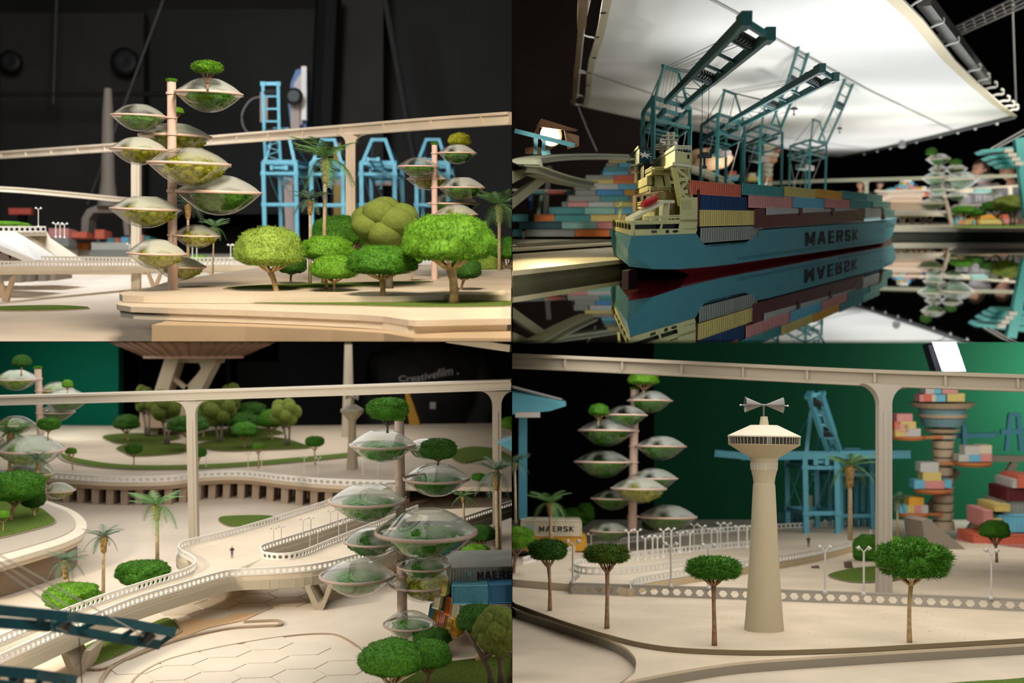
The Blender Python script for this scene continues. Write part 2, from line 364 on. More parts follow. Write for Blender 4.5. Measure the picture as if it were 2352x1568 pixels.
# ---------------------------------------------------------------- glass terrarium towers
UP = [(1,0),(.955,.05),(.86,.125),(.72,.215),(.58,.295),(.44,.355),(.33,.385)]
UPC = UP + [(.2,.405),(.08,.415),(0,.416)]
DN = [(1,0),(.95,-.06),(.84,-.16),(.7,-.28),(.55,-.39),(.4,-.47),(.25,-.52),(.1,-.545),(0,-.55)]
_pod = {}
def pod_mesh(key):
    if key in _pod: return _pod[key]
    kind, m = key; b = MB()
    if kind == 'top': b.lathe(UPC, n=48)
    elif kind == 'open': b.lathe(UP, n=48); b.lathe([(.335,.375),(.345,.388),(.33,.392),(.32,.38),(.335,.375)], n=32)
    elif kind == 'bot': b.lathe(DN, n=48)
    elif kind == 'rim': b.lathe([(.955,-.035),(1.02,-.035),(1.02,.035),(.955,.035),(.955,-.035)], n=56)
    else:
        seed = int(kind[4:]); rnd = random.Random(seed); vs, fs = ico(4)
        hi = (.24, .05, .30)[seed % 3]; off = ((.12,0), (0,.1), (-.15,0))[seed % 3]
        def sf(v):
            k = 1+.16*noise.noise(v*2.5+Vector((seed*4,0,0)))+.07*noise.noise(v*7)
            return Vector((v.x*.70*k+off[0], v.y*.70*k+off[1], v.z*k*(hi+.07 if v.z > 0 else .40)-.07))
        b.add([sf(v) for v in vs], fs)
        for i in range(1500):
            z = rnd.uniform(-1,1); a = rnd.uniform(0,6.3); q = math.sqrt(1-z*z); v = Vector((q*math.cos(a), q*math.sin(a), z)); p = sf(v)*.98
            d = (v+Vector((rnd.gauss(0,.5), rnd.gauss(0,.5), rnd.gauss(0,.5)))).normalized(); t = d.cross(Vector((rnd.random(),1,0))).normalized()*.012
            b.add([p-t, p+t, p+d*rnd.uniform(.03,.09)], [(0,1,2)])
    _pod[key] = b.mesh(kind.rstrip('0123456789'), m, smooth=not kind.startswith('moss')); return _pod[key]
def terrarium_tower(st, label, bx, by, ty, pr, pods, h=None, Y=None, polem=None, glassm=None, glassb=None, group='glass terrarium towers', tx=None, mossm=(LEAFY, LEAFG, LEAFP), name='terrarium_tower', cap=True, lip=True):
    """pods: (cx, rimy, halfwidth, side(+1 front/-1 back), open?, moss index, rise factor)"""
    if Y is None: base = st.G(bx, by, h); Y = base.y
    else: base = P(bx, by, Y)
    k = Y/F; R = st.rot(bx); t = thing(name, label, 'terrarium tower', base, R, group); polem = polem or PINKPOLE
    H = (by-ty)*k; r = pr*k; b = MB(); tilt = ((tx-bx)*k if tx is not None else 0)
    b.lathe([(r*1.08, -.004), (r*1.08, H*.12), (r, H*.122), (r*.97, H)], n=20, cap=True)
    if tilt:
        for v in b.v: v.x += tilt*v.z/H
    b.build('pole', polem, t, smooth=False)
    if cap:
        f = link('moss_tuft', crown('spiky', 1, LEAFB), t); f.location = (tilt, 0, H+r*.2); f.scale = (r*1.1, r*1.1, r*.6)
    cs = []
    for i, pd in enumerate(pods):
        cx, ry, hw, side, op, mi = pd[:6]; rise = pd[6] if len(pd) > 6 else 1
        a = hw*k; z = (by-ry)*k; px = tilt*z/H; X = (cx-bx)*k; dx = X-px; need = a+r*1.3; dy = math.sqrt(max(0, need*need-dx*dx)) if abs(dx) < need else 0
        dy = -dy*side
        c = Vector((X, dy, z)); rim = link('glass_pod', pod_mesh(('rim', polem)), t); rim.location = c; rim.scale = (a, a, a)
        arm = MB(); d = Vector((px-X, -dy, 0)); dist = d.length; d.normalize(); th = a*.07
        arm.beam(c + d*a*.97, Vector((px, 0, z)), max(r*1.1, a*.16), th); arm.lathe([(r*1.22, z-th/2), (r*1.22, z+th/2)], (px,0,0), 20, cap=True)
        arm.build('arm', polem, t)
        g = glassm or GLASSF; gm = (g, GLASSW, g)[i % 3] if glassm is None else g
        for nm, key in (('glass_top', ('open' if op else 'top', gm)), ('glass_bowl', ('bot', glassb or GLASS)), ('moss_bed', ('moss%d' % (mi % 3), mossm[mi % len(mossm)]))):
            q = link(nm, pod_mesh(key), rim)
            if nm == 'glass_top': q.scale = (1,1,rise)
        cs.append((base + R @ c, a))
    return t, cs
# ---------------------------------------------------------------- lamps, rails, beams
_lamp = {}
def street_lamp(st, label, bx, by, ty, h=None, Y=None, spread=9, m=None, group='white twin headed street lamps', pw=2.2):
    if Y is None: base = st.G(bx, by, h); Y = base.y
    else: base = P(bx, by, Y)
    k = Y/F; t = thing('street_lamp', label, 'street lamp', base, st.rot(bx), group); H = (by-ty)*k; s = spread*k; m = m or WHITE
    b = MB(); b.tube([(0,0,-.002), (0,0,H*.86)], pw*.5*k, 8); b.lathe([(pw*1.2*k,-.002),(pw*1.2*k,pw*.5*k),(pw*.5*k,pw*1.5*k)], n=10, cap=True)
    for sx in (-1, 1): b.tube([(0,0,H*.85), (sx*s*.45,0,H*.93), (sx*s*.6,0,H*.95)], pw*.3*k, 6)
    b.build('pole', m, t)
    for sx in (-1, 1):
        b = MB(); Rm = Matrix.Rotation(sx*-.6, 3, 'Y'); b.lathe([(0,s*.30),(s*.14,s*.26),(s*.22,s*.05),(s*.36,-s*.22),(s*.28,-s*.2),(0,-s*.05)], (sx*s*.72,0,H*.94), 12, Rm)
        b.build('lamp_head', m, t, smooth=True)
    return t
def hex_rail(path, up, Hh, cell, th, m, name='railing', parent=None, inset=.18, world=True):
    """panel with a row of hexagonal holes that follows a path of world points"""
    pts = [Vector(p) for p in path]; d = [0]
    for i in range(1, len(pts)): d.append(d[-1]+(pts[i]-pts[i-1]).length)
    L = d[-1]; n = max(1, round(L/cell)); cl = L/n
    def at(s):
        s = max(0, min(L, s)); i = 0
        while i < len(d)-2 and d[i+1] < s: i += 1
        f = (s-d[i])/max(1e-9, d[i+1]-d[i]); p = pts[i].lerp(pts[i+1], f)
        t = (pts[min(i+1, len(pts)-1)]-pts[i]).normalized(); return p, t.cross(up).normalized()
    b = MB()
    # hexagon as fractions of the cell: (u along, w up)
    hx = [(.12,.5),(.33,.86),(.67,.86),(.88,.5),(.67,.14),(.33,.14)]; hx = [(u, .5+(w-.5)*(1-inset)) for u, w in hx]
    outer = [(0,.5),(.0,1),(1,1),(1,.5),(1,0),(0,0)]
    for c in range(n):
        vo = []
        for fr in (-1, 1):
            for (u, w) in outer+hx:
                p, nn = at((c+u)*cl); vo.append(p + up*Hh*w + nn*th*.5*fr)
        fs = []
        for i in range(6):
            j = (i+1) % 6; fs.append((i, j, 6+j, 6+i)); fs.append((12+j, 12+i, 18+i, 18+j)); fs.append((6+i, 6+j, 18+j, 18+i))
        fs += [(1,2,14,13)[::-1], (5,4,16,17)]
        b.add(vo, fs)
    for s0 in (0, L):
        p, nn = at(s0); b.add([p-nn*th*.5, p+nn*th*.5, p+nn*th*.5+up*Hh, p-nn*th*.5+up*Hh], [(0,1,2,3)])
    # top cap
    for c in range(n):
        p, nn = at(c*cl); q, n2 = at((c+1)*cl); t2 = th*1.5
        b.hexa([p-nn*t2*.5+up*Hh, p+nn*t2*.5+up*Hh, p+nn*t2*.5+up*(Hh+th*.7), p-nn*t2*.5+up*(Hh+th*.7)], [q-n2*t2*.5+up*Hh, q+n2*t2*.5+up*Hh, q+n2*t2*.5+up*(Hh+th*.7), q-n2*t2*.5+up*(Hh+th*.7)])
    return b.build(name, m, parent, world=world and parent is not None)
def slab(name, pts, up, thick, m, parent=None, lip=0, lm=None):
    b = MB(); b.prism(pts, -up*thick); return b.build(name, m, parent, world=parent is not None)
def monorail(label, path, up, w, hh, m, ribs=None, rn=None, group=None):
    """I-shaped beam along a path with stiffener ribs under the flange; path = top centre line"""
    pts = [Vector(p) for p in path]; t = thing('monorail_beam', label, 'elevated rail', pts[0], None, group)
    prof = [(-.5,0),(.5,0),(.5,-.22),(.28,-.28),(.28,-.80),(.42,-.84),(.42,-1),(-.42,-1),(-.42,-.84),(-.28,-.80),(-.28,-.28),(-.5,-.22)]
    b = MB(); n = len(prof); o = 0
    for i, p in enumerate(pts):
        d = (pts[min(i+1, len(pts)-1)]-pts[max(i-1, 0)]).normalized(); x = d.cross(up).normalized()
        for (u, v) in prof: b.v.append(p + x*u*w + up*v*hh)
    for i in range(len(pts)-1):
        for k in range(n): b.f.append((i*n+k, i*n+(k+1)%n, (i+1)*n+(k+1)%n, (i+1)*n+k))
    b.f.append(tuple(reversed(range(n)))); b.f.append(tuple((len(pts)-1)*n+k for k in range(n))); b.mi = [0]*len(b.f)
    b.build('beam', m, t, world=True)
    if rn:
        tot = sum((pts[i+1]-pts[i]).length for i in range(len(pts)-1))
        for j in range(rn):
            s = tot*(j+.5)/rn; i = 0
            while i < len(pts)-2 and s > (pts[i+1]-pts[i]).length: s -= (pts[i+1]-pts[i]).length; i += 1
            d = (pts[i+1]-pts[i]).normalized(); p = pts[i]+d*s; x = d.cross(up).normalized()
            r = MB()
            for sx in (-1, 1):
                c = p + x*sx*w*.36 - up*hh*.54; r.box((0,0,0), (hh*.14, w*.18, hh*.60), Matrix((d, x, up)).transposed())
                for q in r.v[-8:]: q += c
            r.build('stiffener', m, t, world=True)
    return t
def pylon(label, foot, top, up, w, dth, capw, m, group='monorail pylons', along=(1,0,0)):
    """slim post that flares in a curve under the beam"""
    foot = Vector(foot); top = Vector(top); t = thing('monorail_pylon', label, 'pylon', foot, None, group); b = MB()
    up = (top-foot).normalized(); x = Vector(along); x = (x-up*x.dot(up)).normalized(); y = up.cross(x); Hh = (top-foot).length
    out = []
    rr = (capw-w)/2
    for i in range(9):
        a = math.pi/2*i/8; out.append((w/2 + rr*(1-math.cos(a)), Hh - rr*1.15*(1-math.sin(a)) ))
    L = [(-w/2, 0)] + [(-u, v) for u, v in out]; Rr = [(w/2, 0)] + out
    poly = [(u, v) for u, v in Rr] + [(u, v) for u, v in reversed(L)]
    b.prism([foot + x*u + up*v - y*dth/2 for u, v in poly], y*dth)
    b.build('post', m, t, world=True)
    b = MB(); b.prism([foot + x*u*.35 + up*v*.97 - y*(dth/2+.004) for u, v in [(w/2,0),(w/2,Hh*.9),(-w/2,Hh*.9),(-w/2,0)]], y*(dth+.008)); b.build('raised_strip', m, t, world=True)
    return t
# ---------------------------------------------------------------- shipping containers
CCOL = {}
COLS = dict(teal=(.06,.27,.27), sky=(.14,.45,.60), blue=(.05,.24,.48), navy=(.01,.045,.13), grey=(.26,.27,.24), lightgrey=(.50,.50,.46), pink=(.62,.27,.25), orange=(.70,.20,.03), coral=(.62,.14,.08),
            yellow=(.62,.50,.16), amber=(.68,.36,.03), cream=(.62,.56,.42), mint=(.25,.48,.42), white=(.75,.74,.70), darkteal=(.01,.07,.08), red=(.35,.02,.02), maroon=(.10,.006,.012))
CNAME = dict(teal='teal', sky='sky blue', blue='blue', navy='navy blue', grey='grey', lightgrey='light grey', pink='dusty pink', orange='orange', coral='coral red', yellow='pale yellow', amber='amber yellow',
             cream='cream', mint='mint green', white='white', darkteal='dark teal', red='red', maroon='maroon')
def cmat(c): return mat('container_'+c, COLS[c], .55, var=.06, scale=4)
_cm = {}
def container_mesh(n, c):
    key = (n, c)
    if key in _cm: return _cm[key]
    b = MB(); b.span(-.5,.5,-.5,.5,0,1)
    # corrugated ribs on the long sides, frame rails and corner posts
    for i in range(n):
        x = -.47+.94*(i+.5)/n; w = .94/n*.5
        for sy in (-1, 1): b.span(x-w/2, x+w/2, sy*.5, sy*.512, .08, .92)
    for sy in (-1, 1):
        for z in (0, .93): b.span(-.5,.5, sy*.5, sy*.52, z, z+.07)
        for sx in (-1, 1): b.span(sx*.5, sx*.5-sx*.02, sy*.5, sy*.52, 0, 1)
    for sx in (-1, 1):
        for i in range(5): y = -.4+.2*i; b.span(sx*.5, sx*.506, y-.05, y+.05, .08, .92)
        for sy in (-.12, .12): b.span(sx*.505, sx*.512, sy-.01, sy+.01, .05, .95)
    _cm[key] = b.mesh('container', cmat(c)); return _cm[key]
def container(p, ex, ey, ez, c, label, group=None, ribs=24, name='shipping_container'):
    """p = lower corner; ex, ey, ez edge vectors (length, width, height)"""
    me = container_mesh(ribs, c); o = bpy.data.objects.new(name, me); COL.objects.link(o)
    M = Matrix((ex, ey, ez)).transposed(); o.matrix_world = Matrix.Translation(p + ex*.5 + ey*.5) @ M.to_4x4()
    return tag(o, label, 'container', group)
# ---------------------------------------------------------------- container gantry cranes
def crane(label, O, ex, ey, ez, m, boom=None, gauge=1, leg=.075, brace=.42, aframe=.38, house=True, boomw=.34, boomth=.055, boomlen=1.7, ang=.8, joint=.42, trolley=True, group='ship to shore cranes', back=.35, fixed=True, cablelen=0, detail=True, name='gantry_crane', sheave=True, leg_low=0, wt=None):
    """unit crane: legs at the corners of ex*ey, height ez. The boom leaves over the -ey side, raised by ang.
    boom: optional list of three points (hinge, joint, tip) in unit coordinates"""
    t = thing(name, label, 'crane', O, None, group)
    ex = Vector(ex); ey = Vector(ey); ez = Vector(ez); O = Vector(O)
    W = wt or ex.length; Hh = ez.length
    T = lambda x, y, z: O + ex*x + ey*y + ez*z
    up = ez.normalized(); lw = leg*W
    for x, y in ((-.5,-.5),(.5,-.5),(.5,.5),(-.5,.5)):
        b = MB(); b.beam(T(x,y,leg_low), T(x,y,1), lw, lw, ex)
        for z in (brace, .86): b.beam(T(x,y,z-.025), T(x,y,z+.025), lw*1.35, lw*1.35, ex)
        b.build('leg', m, t, world=True)
    b = MB()
    for z, s in ((brace,.75),(.86,.7),(1,.95)):
        for (x0,y0),(x1,y1) in (((-.5,-.5),(.5,-.5)),((.5,-.5),(.5,.5)),((.5,.5),(-.5,.5)),((-.5,.5),(-.5,-.5))):
            b.beam(T(x0,y0,z), T(x1,y1,z), lw*s*.8, lw*s*1.1, up)
    b.beam(T(-.5,0,1), T(.5,0,1), lw*.6, lw*.8, up); b.beam(T(-.5,.2,.86), T(.5,.2,.86), lw*.5, lw*.6, up)
    b.build('portal_frame', m, t, world=True)
    if detail:
        b = MB()
        for x in (-.5, .5): b.beam(T(x,-.5,1), T(x,.5,brace), lw*.16, lw*.16); 
        b.beam(T(-.5,.5,.86), T(.0,.5,brace), lw*.14); b.beam(T(.5,.5,.86), T(0,.5,brace), lw*.14)
        b.build('diagonal_brace', CABLE if detail == 2 else m, t, world=True)
    if fixed:                                    # fixed girder through the portal and the machinery house
        b = MB()
        for sx in (-1, 1): b.beam(T(sx*boomw/2,-.55,.93), T(sx*boomw/2,.5+back,.93), boomth*W, boomth*W*1.6, up)
        for i in range(4): y = -.5+(1+back)*i/3; b.beam(T(-boomw/2,y,.93), T(boomw/2,y,.93), boomth*W*.5, boomth*W*.8, up)
        b.build('fixed_girder', m, t, world=True)
    if house:
        b = MB(); q = [T(x, y, .80) for x, y in ((-.26,.05),(.26,.05),(.26,.42),(-.26,.42))]; b.prism(q, -up*Hh*.055); b.build('walkway_platform', m, t, world=True)
        b = MB(); q = [T(x, y, .78) for x, y in ((-.18,-.1),(.30,-.1),(.30,.0),(-.18,.0))]; b.prism(q, -up*Hh*.05); b.build('machinery_house', mat('pinkish_grey', (.50,.38,.34), .6), t, world=True)
    ap = None
    if aframe:
        b = MB(); z1 = 1+aframe; y1 = -.38
        for sx in (-1, 1):
            b.beam(T(sx*.46,-.5,1), T(sx*.20,y1,z1), lw*.62, lw*.8, ex); b.beam(T(sx*.46,.45,1), T(sx*.20,y1,z1), lw*.22, lw*.28, ex) if detail else None
        b.beam(T(-.24,y1,z1), T(.24,y1,z1), lw*.7, lw*.8, up); b.build('a_frame', m, t, world=True); ap = (y1, z1)
    if boom is None:
        hz = .97; c, s_ = math.cos(ang), math.sin(ang); yl = ey.length
        boom = [(0,-.5,hz)] + [(0, -.5-boomlen*Hh*f*c/yl, hz+boomlen*f*s_) for f in (joint, 1)]
    p0, p1, p2 = boom; g = boomw/2
    for (a, c_, nm, k) in ((p0, p1, 'lower_boom', .9), (p1, p2, 'upper_boom', 1.0)):
        b = MB(); n = 4 if nm == 'upper_boom' else 3
        for sx in (-1, 1):
            A = T(a[0]+sx*g, a[1], a[2]); B = T(c_[0]+sx*g, c_[1], c_[2]); A = A.lerp(B, .015); b.beam(A, B, boomth*W*k, boomth*W*1.9*k, up)
            if nm == 'upper_boom': b.beam(A.lerp(B,.94), A.lerp(B,1.02), boomth*W*1.7, boomth*W*2.3, up)
        for i in range(n+1):
            f = .03+.95*i/n; q = [a[j]+(c_[j]-a[j])*f for j in range(3)]
            if nm == 'lower_boom' and 0 < i < n: continue
            b.beam(T(q[0]-g, q[1], q[2]), T(q[0]+g, q[1], q[2]), boomth*W*(.9 if i in (0, n) else .5), boomth*W*(1.1 if i in (0, n) else .6), up)
        if nm == 'lower_boom':
            for i in range(5):
                q = [a[j]+(c_[j]-a[j])*(.08+.17*i) for j in range(3)]; q2 = [a[j]+(c_[j]-a[j])*(.08+.17*(i+1)) for j in range(3)]; s = 1 if i % 2 else -1
                b.beam(T(q[0]-g*s, q[1], q[2]), T(q2[0]+g*s, q2[1], q2[2]), boomth*W*.2)
        b.build(nm, m, t, world=True)
    if sheave:
        for f, (a, c_) in ((.06, (p1, p2)), (.80, (p1, p2))):
            q = [a[j]+(c_[j]-a[j])*f for j in range(3)]; b = MB(); n = 7
            for i in range(n):
                x = -g*.8+1.6*g*i/(n-1); A = T(q[0]+x-.012, q[1], q[2]+.01); B = T(q[0]+x+.012, q[1], q[2]+.01); b.tube([A, B], boomth*W*1.15, 10)
            b.tube([T(q[0]-g, q[1], q[2]+.01), T(q[0]+g, q[1], q[2]+.01)], boomth*W*.35, 6); b.build('sheave_row', DARKMET, t, world=True)
    if ap:
        b = MB(); 
        for sx in (-.5, -.2, .2, .5):
            for (a, c_, f) in ((p1, p2, .06), (p1, p2, .8)):
                q = [a[j]+(c_[j]-a[j])*f for j in range(3)]; b.tube([T(sx*g*1.2, ap[0], ap[1]), T(sx*g*1.2, q[1], q[2]+.015)], max(.0012, boomth*W*.07), 4)
            b.tube([T(sx*g*1.2, ap[0], ap[1]), T(sx*g*1.2, .3, .97)], max(.0012, boomth*W*.06), 4)
        b.build('stay_cable', DARKMET, t, world=True)
    if trolley:
        f = .10; q = [p1[j]+(p2[j]-p1[j])*f for j in range(3)] if cablelen else (0, -.2, .93)
        cl = cablelen or .16
        b = MB()
        for sx in (-.35, .35): b.tube([T(q[0]+sx*g, q[1], q[2]), T(q[0]+sx*g*.7, q[1], q[2]-cl)], max(.0011, boomth*W*.06), 4)
        b.build('hoist_cable', DARKMET, t, world=True)
        b = MB(); e = T(q[0], q[1], q[2]-cl); s = W*.16; b.box(e, (s*1.5, s*.5, s*.35)); b.tube([e, e-up*s*1.1], s*.13, 8); b.box(e+up*s*.25, (s*.8, s*.5, s*.3)); b.box(e-up*s*1.2, (s*.45, s*.3, s*.3)); b.build('hoist_block', DARKMET if cablelen else m, t, world=True)
    return t
STG = {}
def mark(): return len(bpy.data.objects)
def ended(k, before):
    STG[k] = [o for o in bpy.data.objects if o.name not in before]
B4 = set(o.name for o in bpy.data.objects)
# ================================================================ STAGE A (upper left): terraces, glass towers, trees, cranes behind
A = Stage(490); GA = .5625; U0 = Vector((0, -A.s, 1)).normalized()
def poly(st, pts, h): return [st.G(x, y, h) for x, y in pts]
fl = MB(); e = A.up(); y0 = GA/A.s
fl.prism([Vector((-.002, y0, 0)), Vector((-10, y0, 0)), Vector((-10, 17, A.s*17-GA)), Vector((-.002, 17, A.s*17-GA))][::-1], (0,0,-.02)); struct(fl.build('floor_upper_left', SLAB))
bw = MB(); bw.span(-12, 0, 24, 24.2, 0, 9); struct(bw.build('wall_back_upper_left', mat('stage_wall', (.020,.019,.017), .85, var=.5, scale=.35)))
# broad panels, pipes and posts of the dark hall behind
for i, (x0, x1, y1, y2, Y, cc) in enumerate([(760,880,-30,330,21,(.030,.026,.023)), (885,1180,-30,330,22,(.018,.017,.016)), (0,330,30,190,21.5,(.026,.024,.021)), (340,730,20,110,22,(.020,.020,.019))]):
    b = MB(); a0 = P(x0, y2, Y); a1 = P(x1, y1, Y); b.span(a0.x, a1.x, Y, Y+.3, a0.z-3, a1.z); o = b.build('trim_%d' % (i+1), mat('hall_panel_%d' % i, cc, .7, var=.3, scale=.8)); struct(o)
for i, (xa, ya, xb, yb, Y, r, cc) in enumerate([(0,217,560,215,20,.035,(.012,.012,.012)), (130,0,122,240,20,.03,(.03,.03,.03)), (375,0,200,470,18,.02,(.05,.045,.04)), (755,0,742,300,20.5,.22,(.004,.004,.004)), (885,0,985,560,19,.05,(.03,.03,.03))]):
    b = MB(); b.tube([P(xa,ya,Y), P(xb,yb,Y)], r, 8); o = b.build('hall_pipe', mat('pipe_%d' % i, cc, .6))
    tag(o, ['long horizontal dark pipe across the back wall', 'short vertical grey pipe hanging at the left of the hall', 'thin slanting grey line behind the large glass tower', 'thick black vertical duct beside the blue and white lamp', 'dark slanting pole behind the third blue crane'][i], 'pipe')
for i, (px, py, r) in enumerate([(22,140,26), (285,140,32)]):
    c = P(px, py, 21); b = MB(); b.lathe([(0,0),(r*.6*21/F,.02),(r*21/F,.0),(r*21/F,-.1),(r*.9*21/F,-.12),(r*.9*21/F,-.02)], c, 24, Matrix.Rotation(math.pi/2, 3, 'X')); tag(b.build('wall_fan', mat('fan_black', (.006,.006,.006), .6), smooth=True), ['black round fan opening at the far left of the dark wall', 'black round fan opening above the left glass pods'][i], 'fan')
# ---- terraces
h1, h2 = .345, .375
def terrace(name, label, pts, h, lips, m, skirt=None, skm=None, st=A):
    """pts: ground outline in pixels; lips: list of (inset scale about centroid, thickness)"""
    w_ = [st.G(x, y, h) for x, y in pts] if not isinstance(pts[0], Vector) else pts
    up = Vector((0, -st.s, 1)).normalized(); t = thing(name, label, 'terrace', sum(w_, Vector())/len(w_), None); c = sum(w_, Vector())/len(w_); off = 0
    for i, (ins, th) in enumerate(lips):
        q = [c + (p-c)*(1-ins) - up*off for p in w_]; b = MB(); b.prism(q, -up*th); b.build(('top_board','edge_board','base_board')[min(i,2)] , m if i == 0 else (skm or m), t, world=True); off += th
    return t
right = -.004
def RX(Y, h): return Vector((right, Y, A.s*Y-h))
edge2 = [A.G(x, y, h2) for x, y in [(300,691),(276,694),(268,697),(271,700),(300,704),(420,708),(560,712),(700,717),(820,722),(880,726),(915,731),(938,734),(955,735)]]
edge2 += [RX(A.Y(731, h2), h2), RX(5.9, h2), Vector((-1.9, 5.9, A.s*5.9-h2))]
t = thing('foreground_terrace', 'large cream plywood terrace with a cut corner at the front of the upper left view', 'terrace', edge2[3])
U = U0
b = MB(); b.prism(edge2[::-1], -U*.022); b.build('top_board', CREAM, t, world=True)
cc = Vector((-.9, 5.2, 0)); cc.z = A.s*cc.y-h2
def ins(p, f, dz): q = cc + (p-cc)*f; q.x = min(q.x, right); return q - U*dz
b = MB(); b.prism([ins(p, .985, .022) for p in edge2[::-1]], -U*.028); b.build('edge_board', IVORY, t, world=True)
sk = [A.G(x, y, h2+.02) for x, y in [(345,728),(560,731),(760,738),(880,745),(950,756)]]
z0 = 0.0005
b = MB(); q = [Vector((p.x, p.y+.02, p.z-.03)) for p in sk] + [Vector((right, sk[-1].y-.05, sk[-1].z-.03)), Vector((right, 5.8, A.s*5.8-h2-.06)), Vector((sk[0].x, 5.8, A.s*5.8-h2-.06))]
lo = [Vector((p.x, p.y, z0)) for p in q]; n = len(q)
b.add(q+lo, [tuple(range(n)), tuple(reversed(range(n, 2*n)))]+[(i, i+n, (i+1)%n+n, (i+1)%n) for i in range(n)]); b.build('base_board', CREAMD, t, world=True)
edge1 = [A.G(x, y, h1) for x, y in [(330,666),(292,668),(277,671),(274,674),(281,678),(330,680),(480,681),(700,681),(900,680),(1020,676)]] + [Vector((right, 5.15, A.s*5.15-h1)), Vector((right, 8.2, A.s*8.2-h1)), Vector((-1.6, 8.2, A.s*8.2-h1)), Vector((-1.75, 6.2, A.s*6.2-h1))]
t = thing('raised_terrace', 'thin raised cream terrace carrying the large glass tower behind the foreground lawn', 'terrace', edge1[3]); b = MB(); b.prism(edge1[::-1], -U*.028); b.build('top_board', CREAM, t, world=True)
# lawns
def lawn(st, label, pts, h, m=GRASS, th=.006, name='lawn', kerb=False, Lp=None):
    q = Lp or [st.G(x, y, h-th) for x, y in pts]; up = Vector((0,-st.s,1)).normalized(); t = thing(name, label, 'lawn', q[0]); q = bez(q, 5, True)
    b = MB(); b.prism(q, -up*th); 
    if b.f: b.build('turf', m, t, world=True)
    c = sum(q, Vector())/len(q); b = MB(); b.prism([c+(p-c)*1.03-up*th*.4 for p in q], -up*th*.6); b.build('kerb', mat('kerb_tan', (.32,.26,.20), .8), t, world=True)
    return t
lawn(A, 'near lawn strip under the front row of trees', [(560,692),(620,684),(800,682),(1000,683),(1172,688),(1172,700),(980,703),(800,699),(640,696)], h2)
lawn(A, 'farther lawn strip with palms standing behind the front trees', [(520,660),(620,653),(800,648),(960,645),(985,646),(900,653),(760,659),(600,662)], h1)
lawn(A, 'flat green lawn patch with grey kerb at the far left', [(-40,706),(10,702),(120,700),(190,703),(196,706),(120,710),(20,711)], GA, th=.012)
# ---- far embankment wall under the walkway
b = MB(); b.span(P(120,0,11.2).x, P(330,0,11.2).x, 11.2, 11.4, A.s*11.2-GA, P(0,600,11.2).z); struct(b.build('wall_embankment', mat('embank', (.36,.25,.14), .8)))
for i, x in enumerate([-30, 40, 62, 96, 118]):
    b = MB(); p = P(x, 625, 9.8+.1*i); b.span(p.x-.03, p.x+.03, p.y, p.y+.4, A.s*p.y-GA, p.z); tag(b.build('bridge_pier', mat('pier_shade', (.20,.16,.12), .8)), 'narrow tan pier under the walkway, %s from the left' % ('first','second','third','fourth','fifth')[i], 'pier', 'narrow piers under the walkway')
# ---- walkway
near = [P(-60,612,7.4), P(0,612,7.6), P(180,612,8.3), P(355,611,9), P(560,609,9.5), P(760,609,9.4), P(960,612,8.8), P(1168,616,8.2)]
near = bez(near, 6); far = [p + Vector((.12,.75,.75*A.s)) for p in near]
t = thing('pedestrian_bridge', 'long ivory footbridge with hexagon cut railing crossing the upper left scene', 'bridge', near[6])
b = MB()
for i in range(len(near)-1): b.hexa([near[i]-U*.045, near[i], far[i], far[i]-U*.045], [near[i+1]-U*.045, near[i+1], far[i+1], far[i+1]-U*.045])
b.build('deck', IVORY, t, world=True)
b = MB()
for i in range(len(near)-1):
    a, c = near[i]+Vector((0,-.03,0)), near[i+1]+Vector((0,-.03,0)); b.hexa([a-U*.05, a-U*.038, a-U*.038+Vector((0,.06,0)), a-U*.05+Vector((0,.06,0))], [c-U*.05, c-U*.038, c-U*.038+Vector((0,.06,0)), c-U*.05+Vector((0,.06,0))])
b.build('edge_strip', CREAM, t, world=True)
hex_rail(near, U, .032, .036, .006, WHITE, parent=t); hex_rail(far, U, .034, .04, .006, WHITE, parent=t)
def vsupport(label, st, bx, by, ty, W, h, m, Y=None, th=.14, group='V shaped bridge supports', top_w=None, tall=None):
    base = st.G(bx, by, h) if Y is None else P(bx, by, Y); k = base.y/F; R = st.rot(bx); H = (by-ty)*k; w_ = W*k*.5; t = tag(MB_v(w_, H, m), label, 'bridge support', group); t.location = base; t.rotation_euler = R.to_euler(); return t
def MB_v(w, H, m):
    b = MB(); d = w*.5; tt = w*.30
    for s in (-1, 1):
        b.prism([(s*w, -d/2, H), (s*(w-tt*1.2), -d/2, H), (s*.0, -d/2, H*.32), (s*.0, -d/2, 0), (s*w*.25, -d/2, 0)][::(1 if s > 0 else -1)], (0, d, 0))
    return b.build('bridge_support', m)
for i, (bx, by, ty, W) in enumerate([(14,693,628,46), (355,666,626,36), (498,638,626,44)]): vsupport(['V shaped support at the far left under the footbridge', 'grey V shaped support of the footbridge beside the glass tower', 'small V shaped support under the footbridge right of the tower'][i], A, bx, by, ty, W, GA, mat('support_tan', (.45,.33,.22), .7))
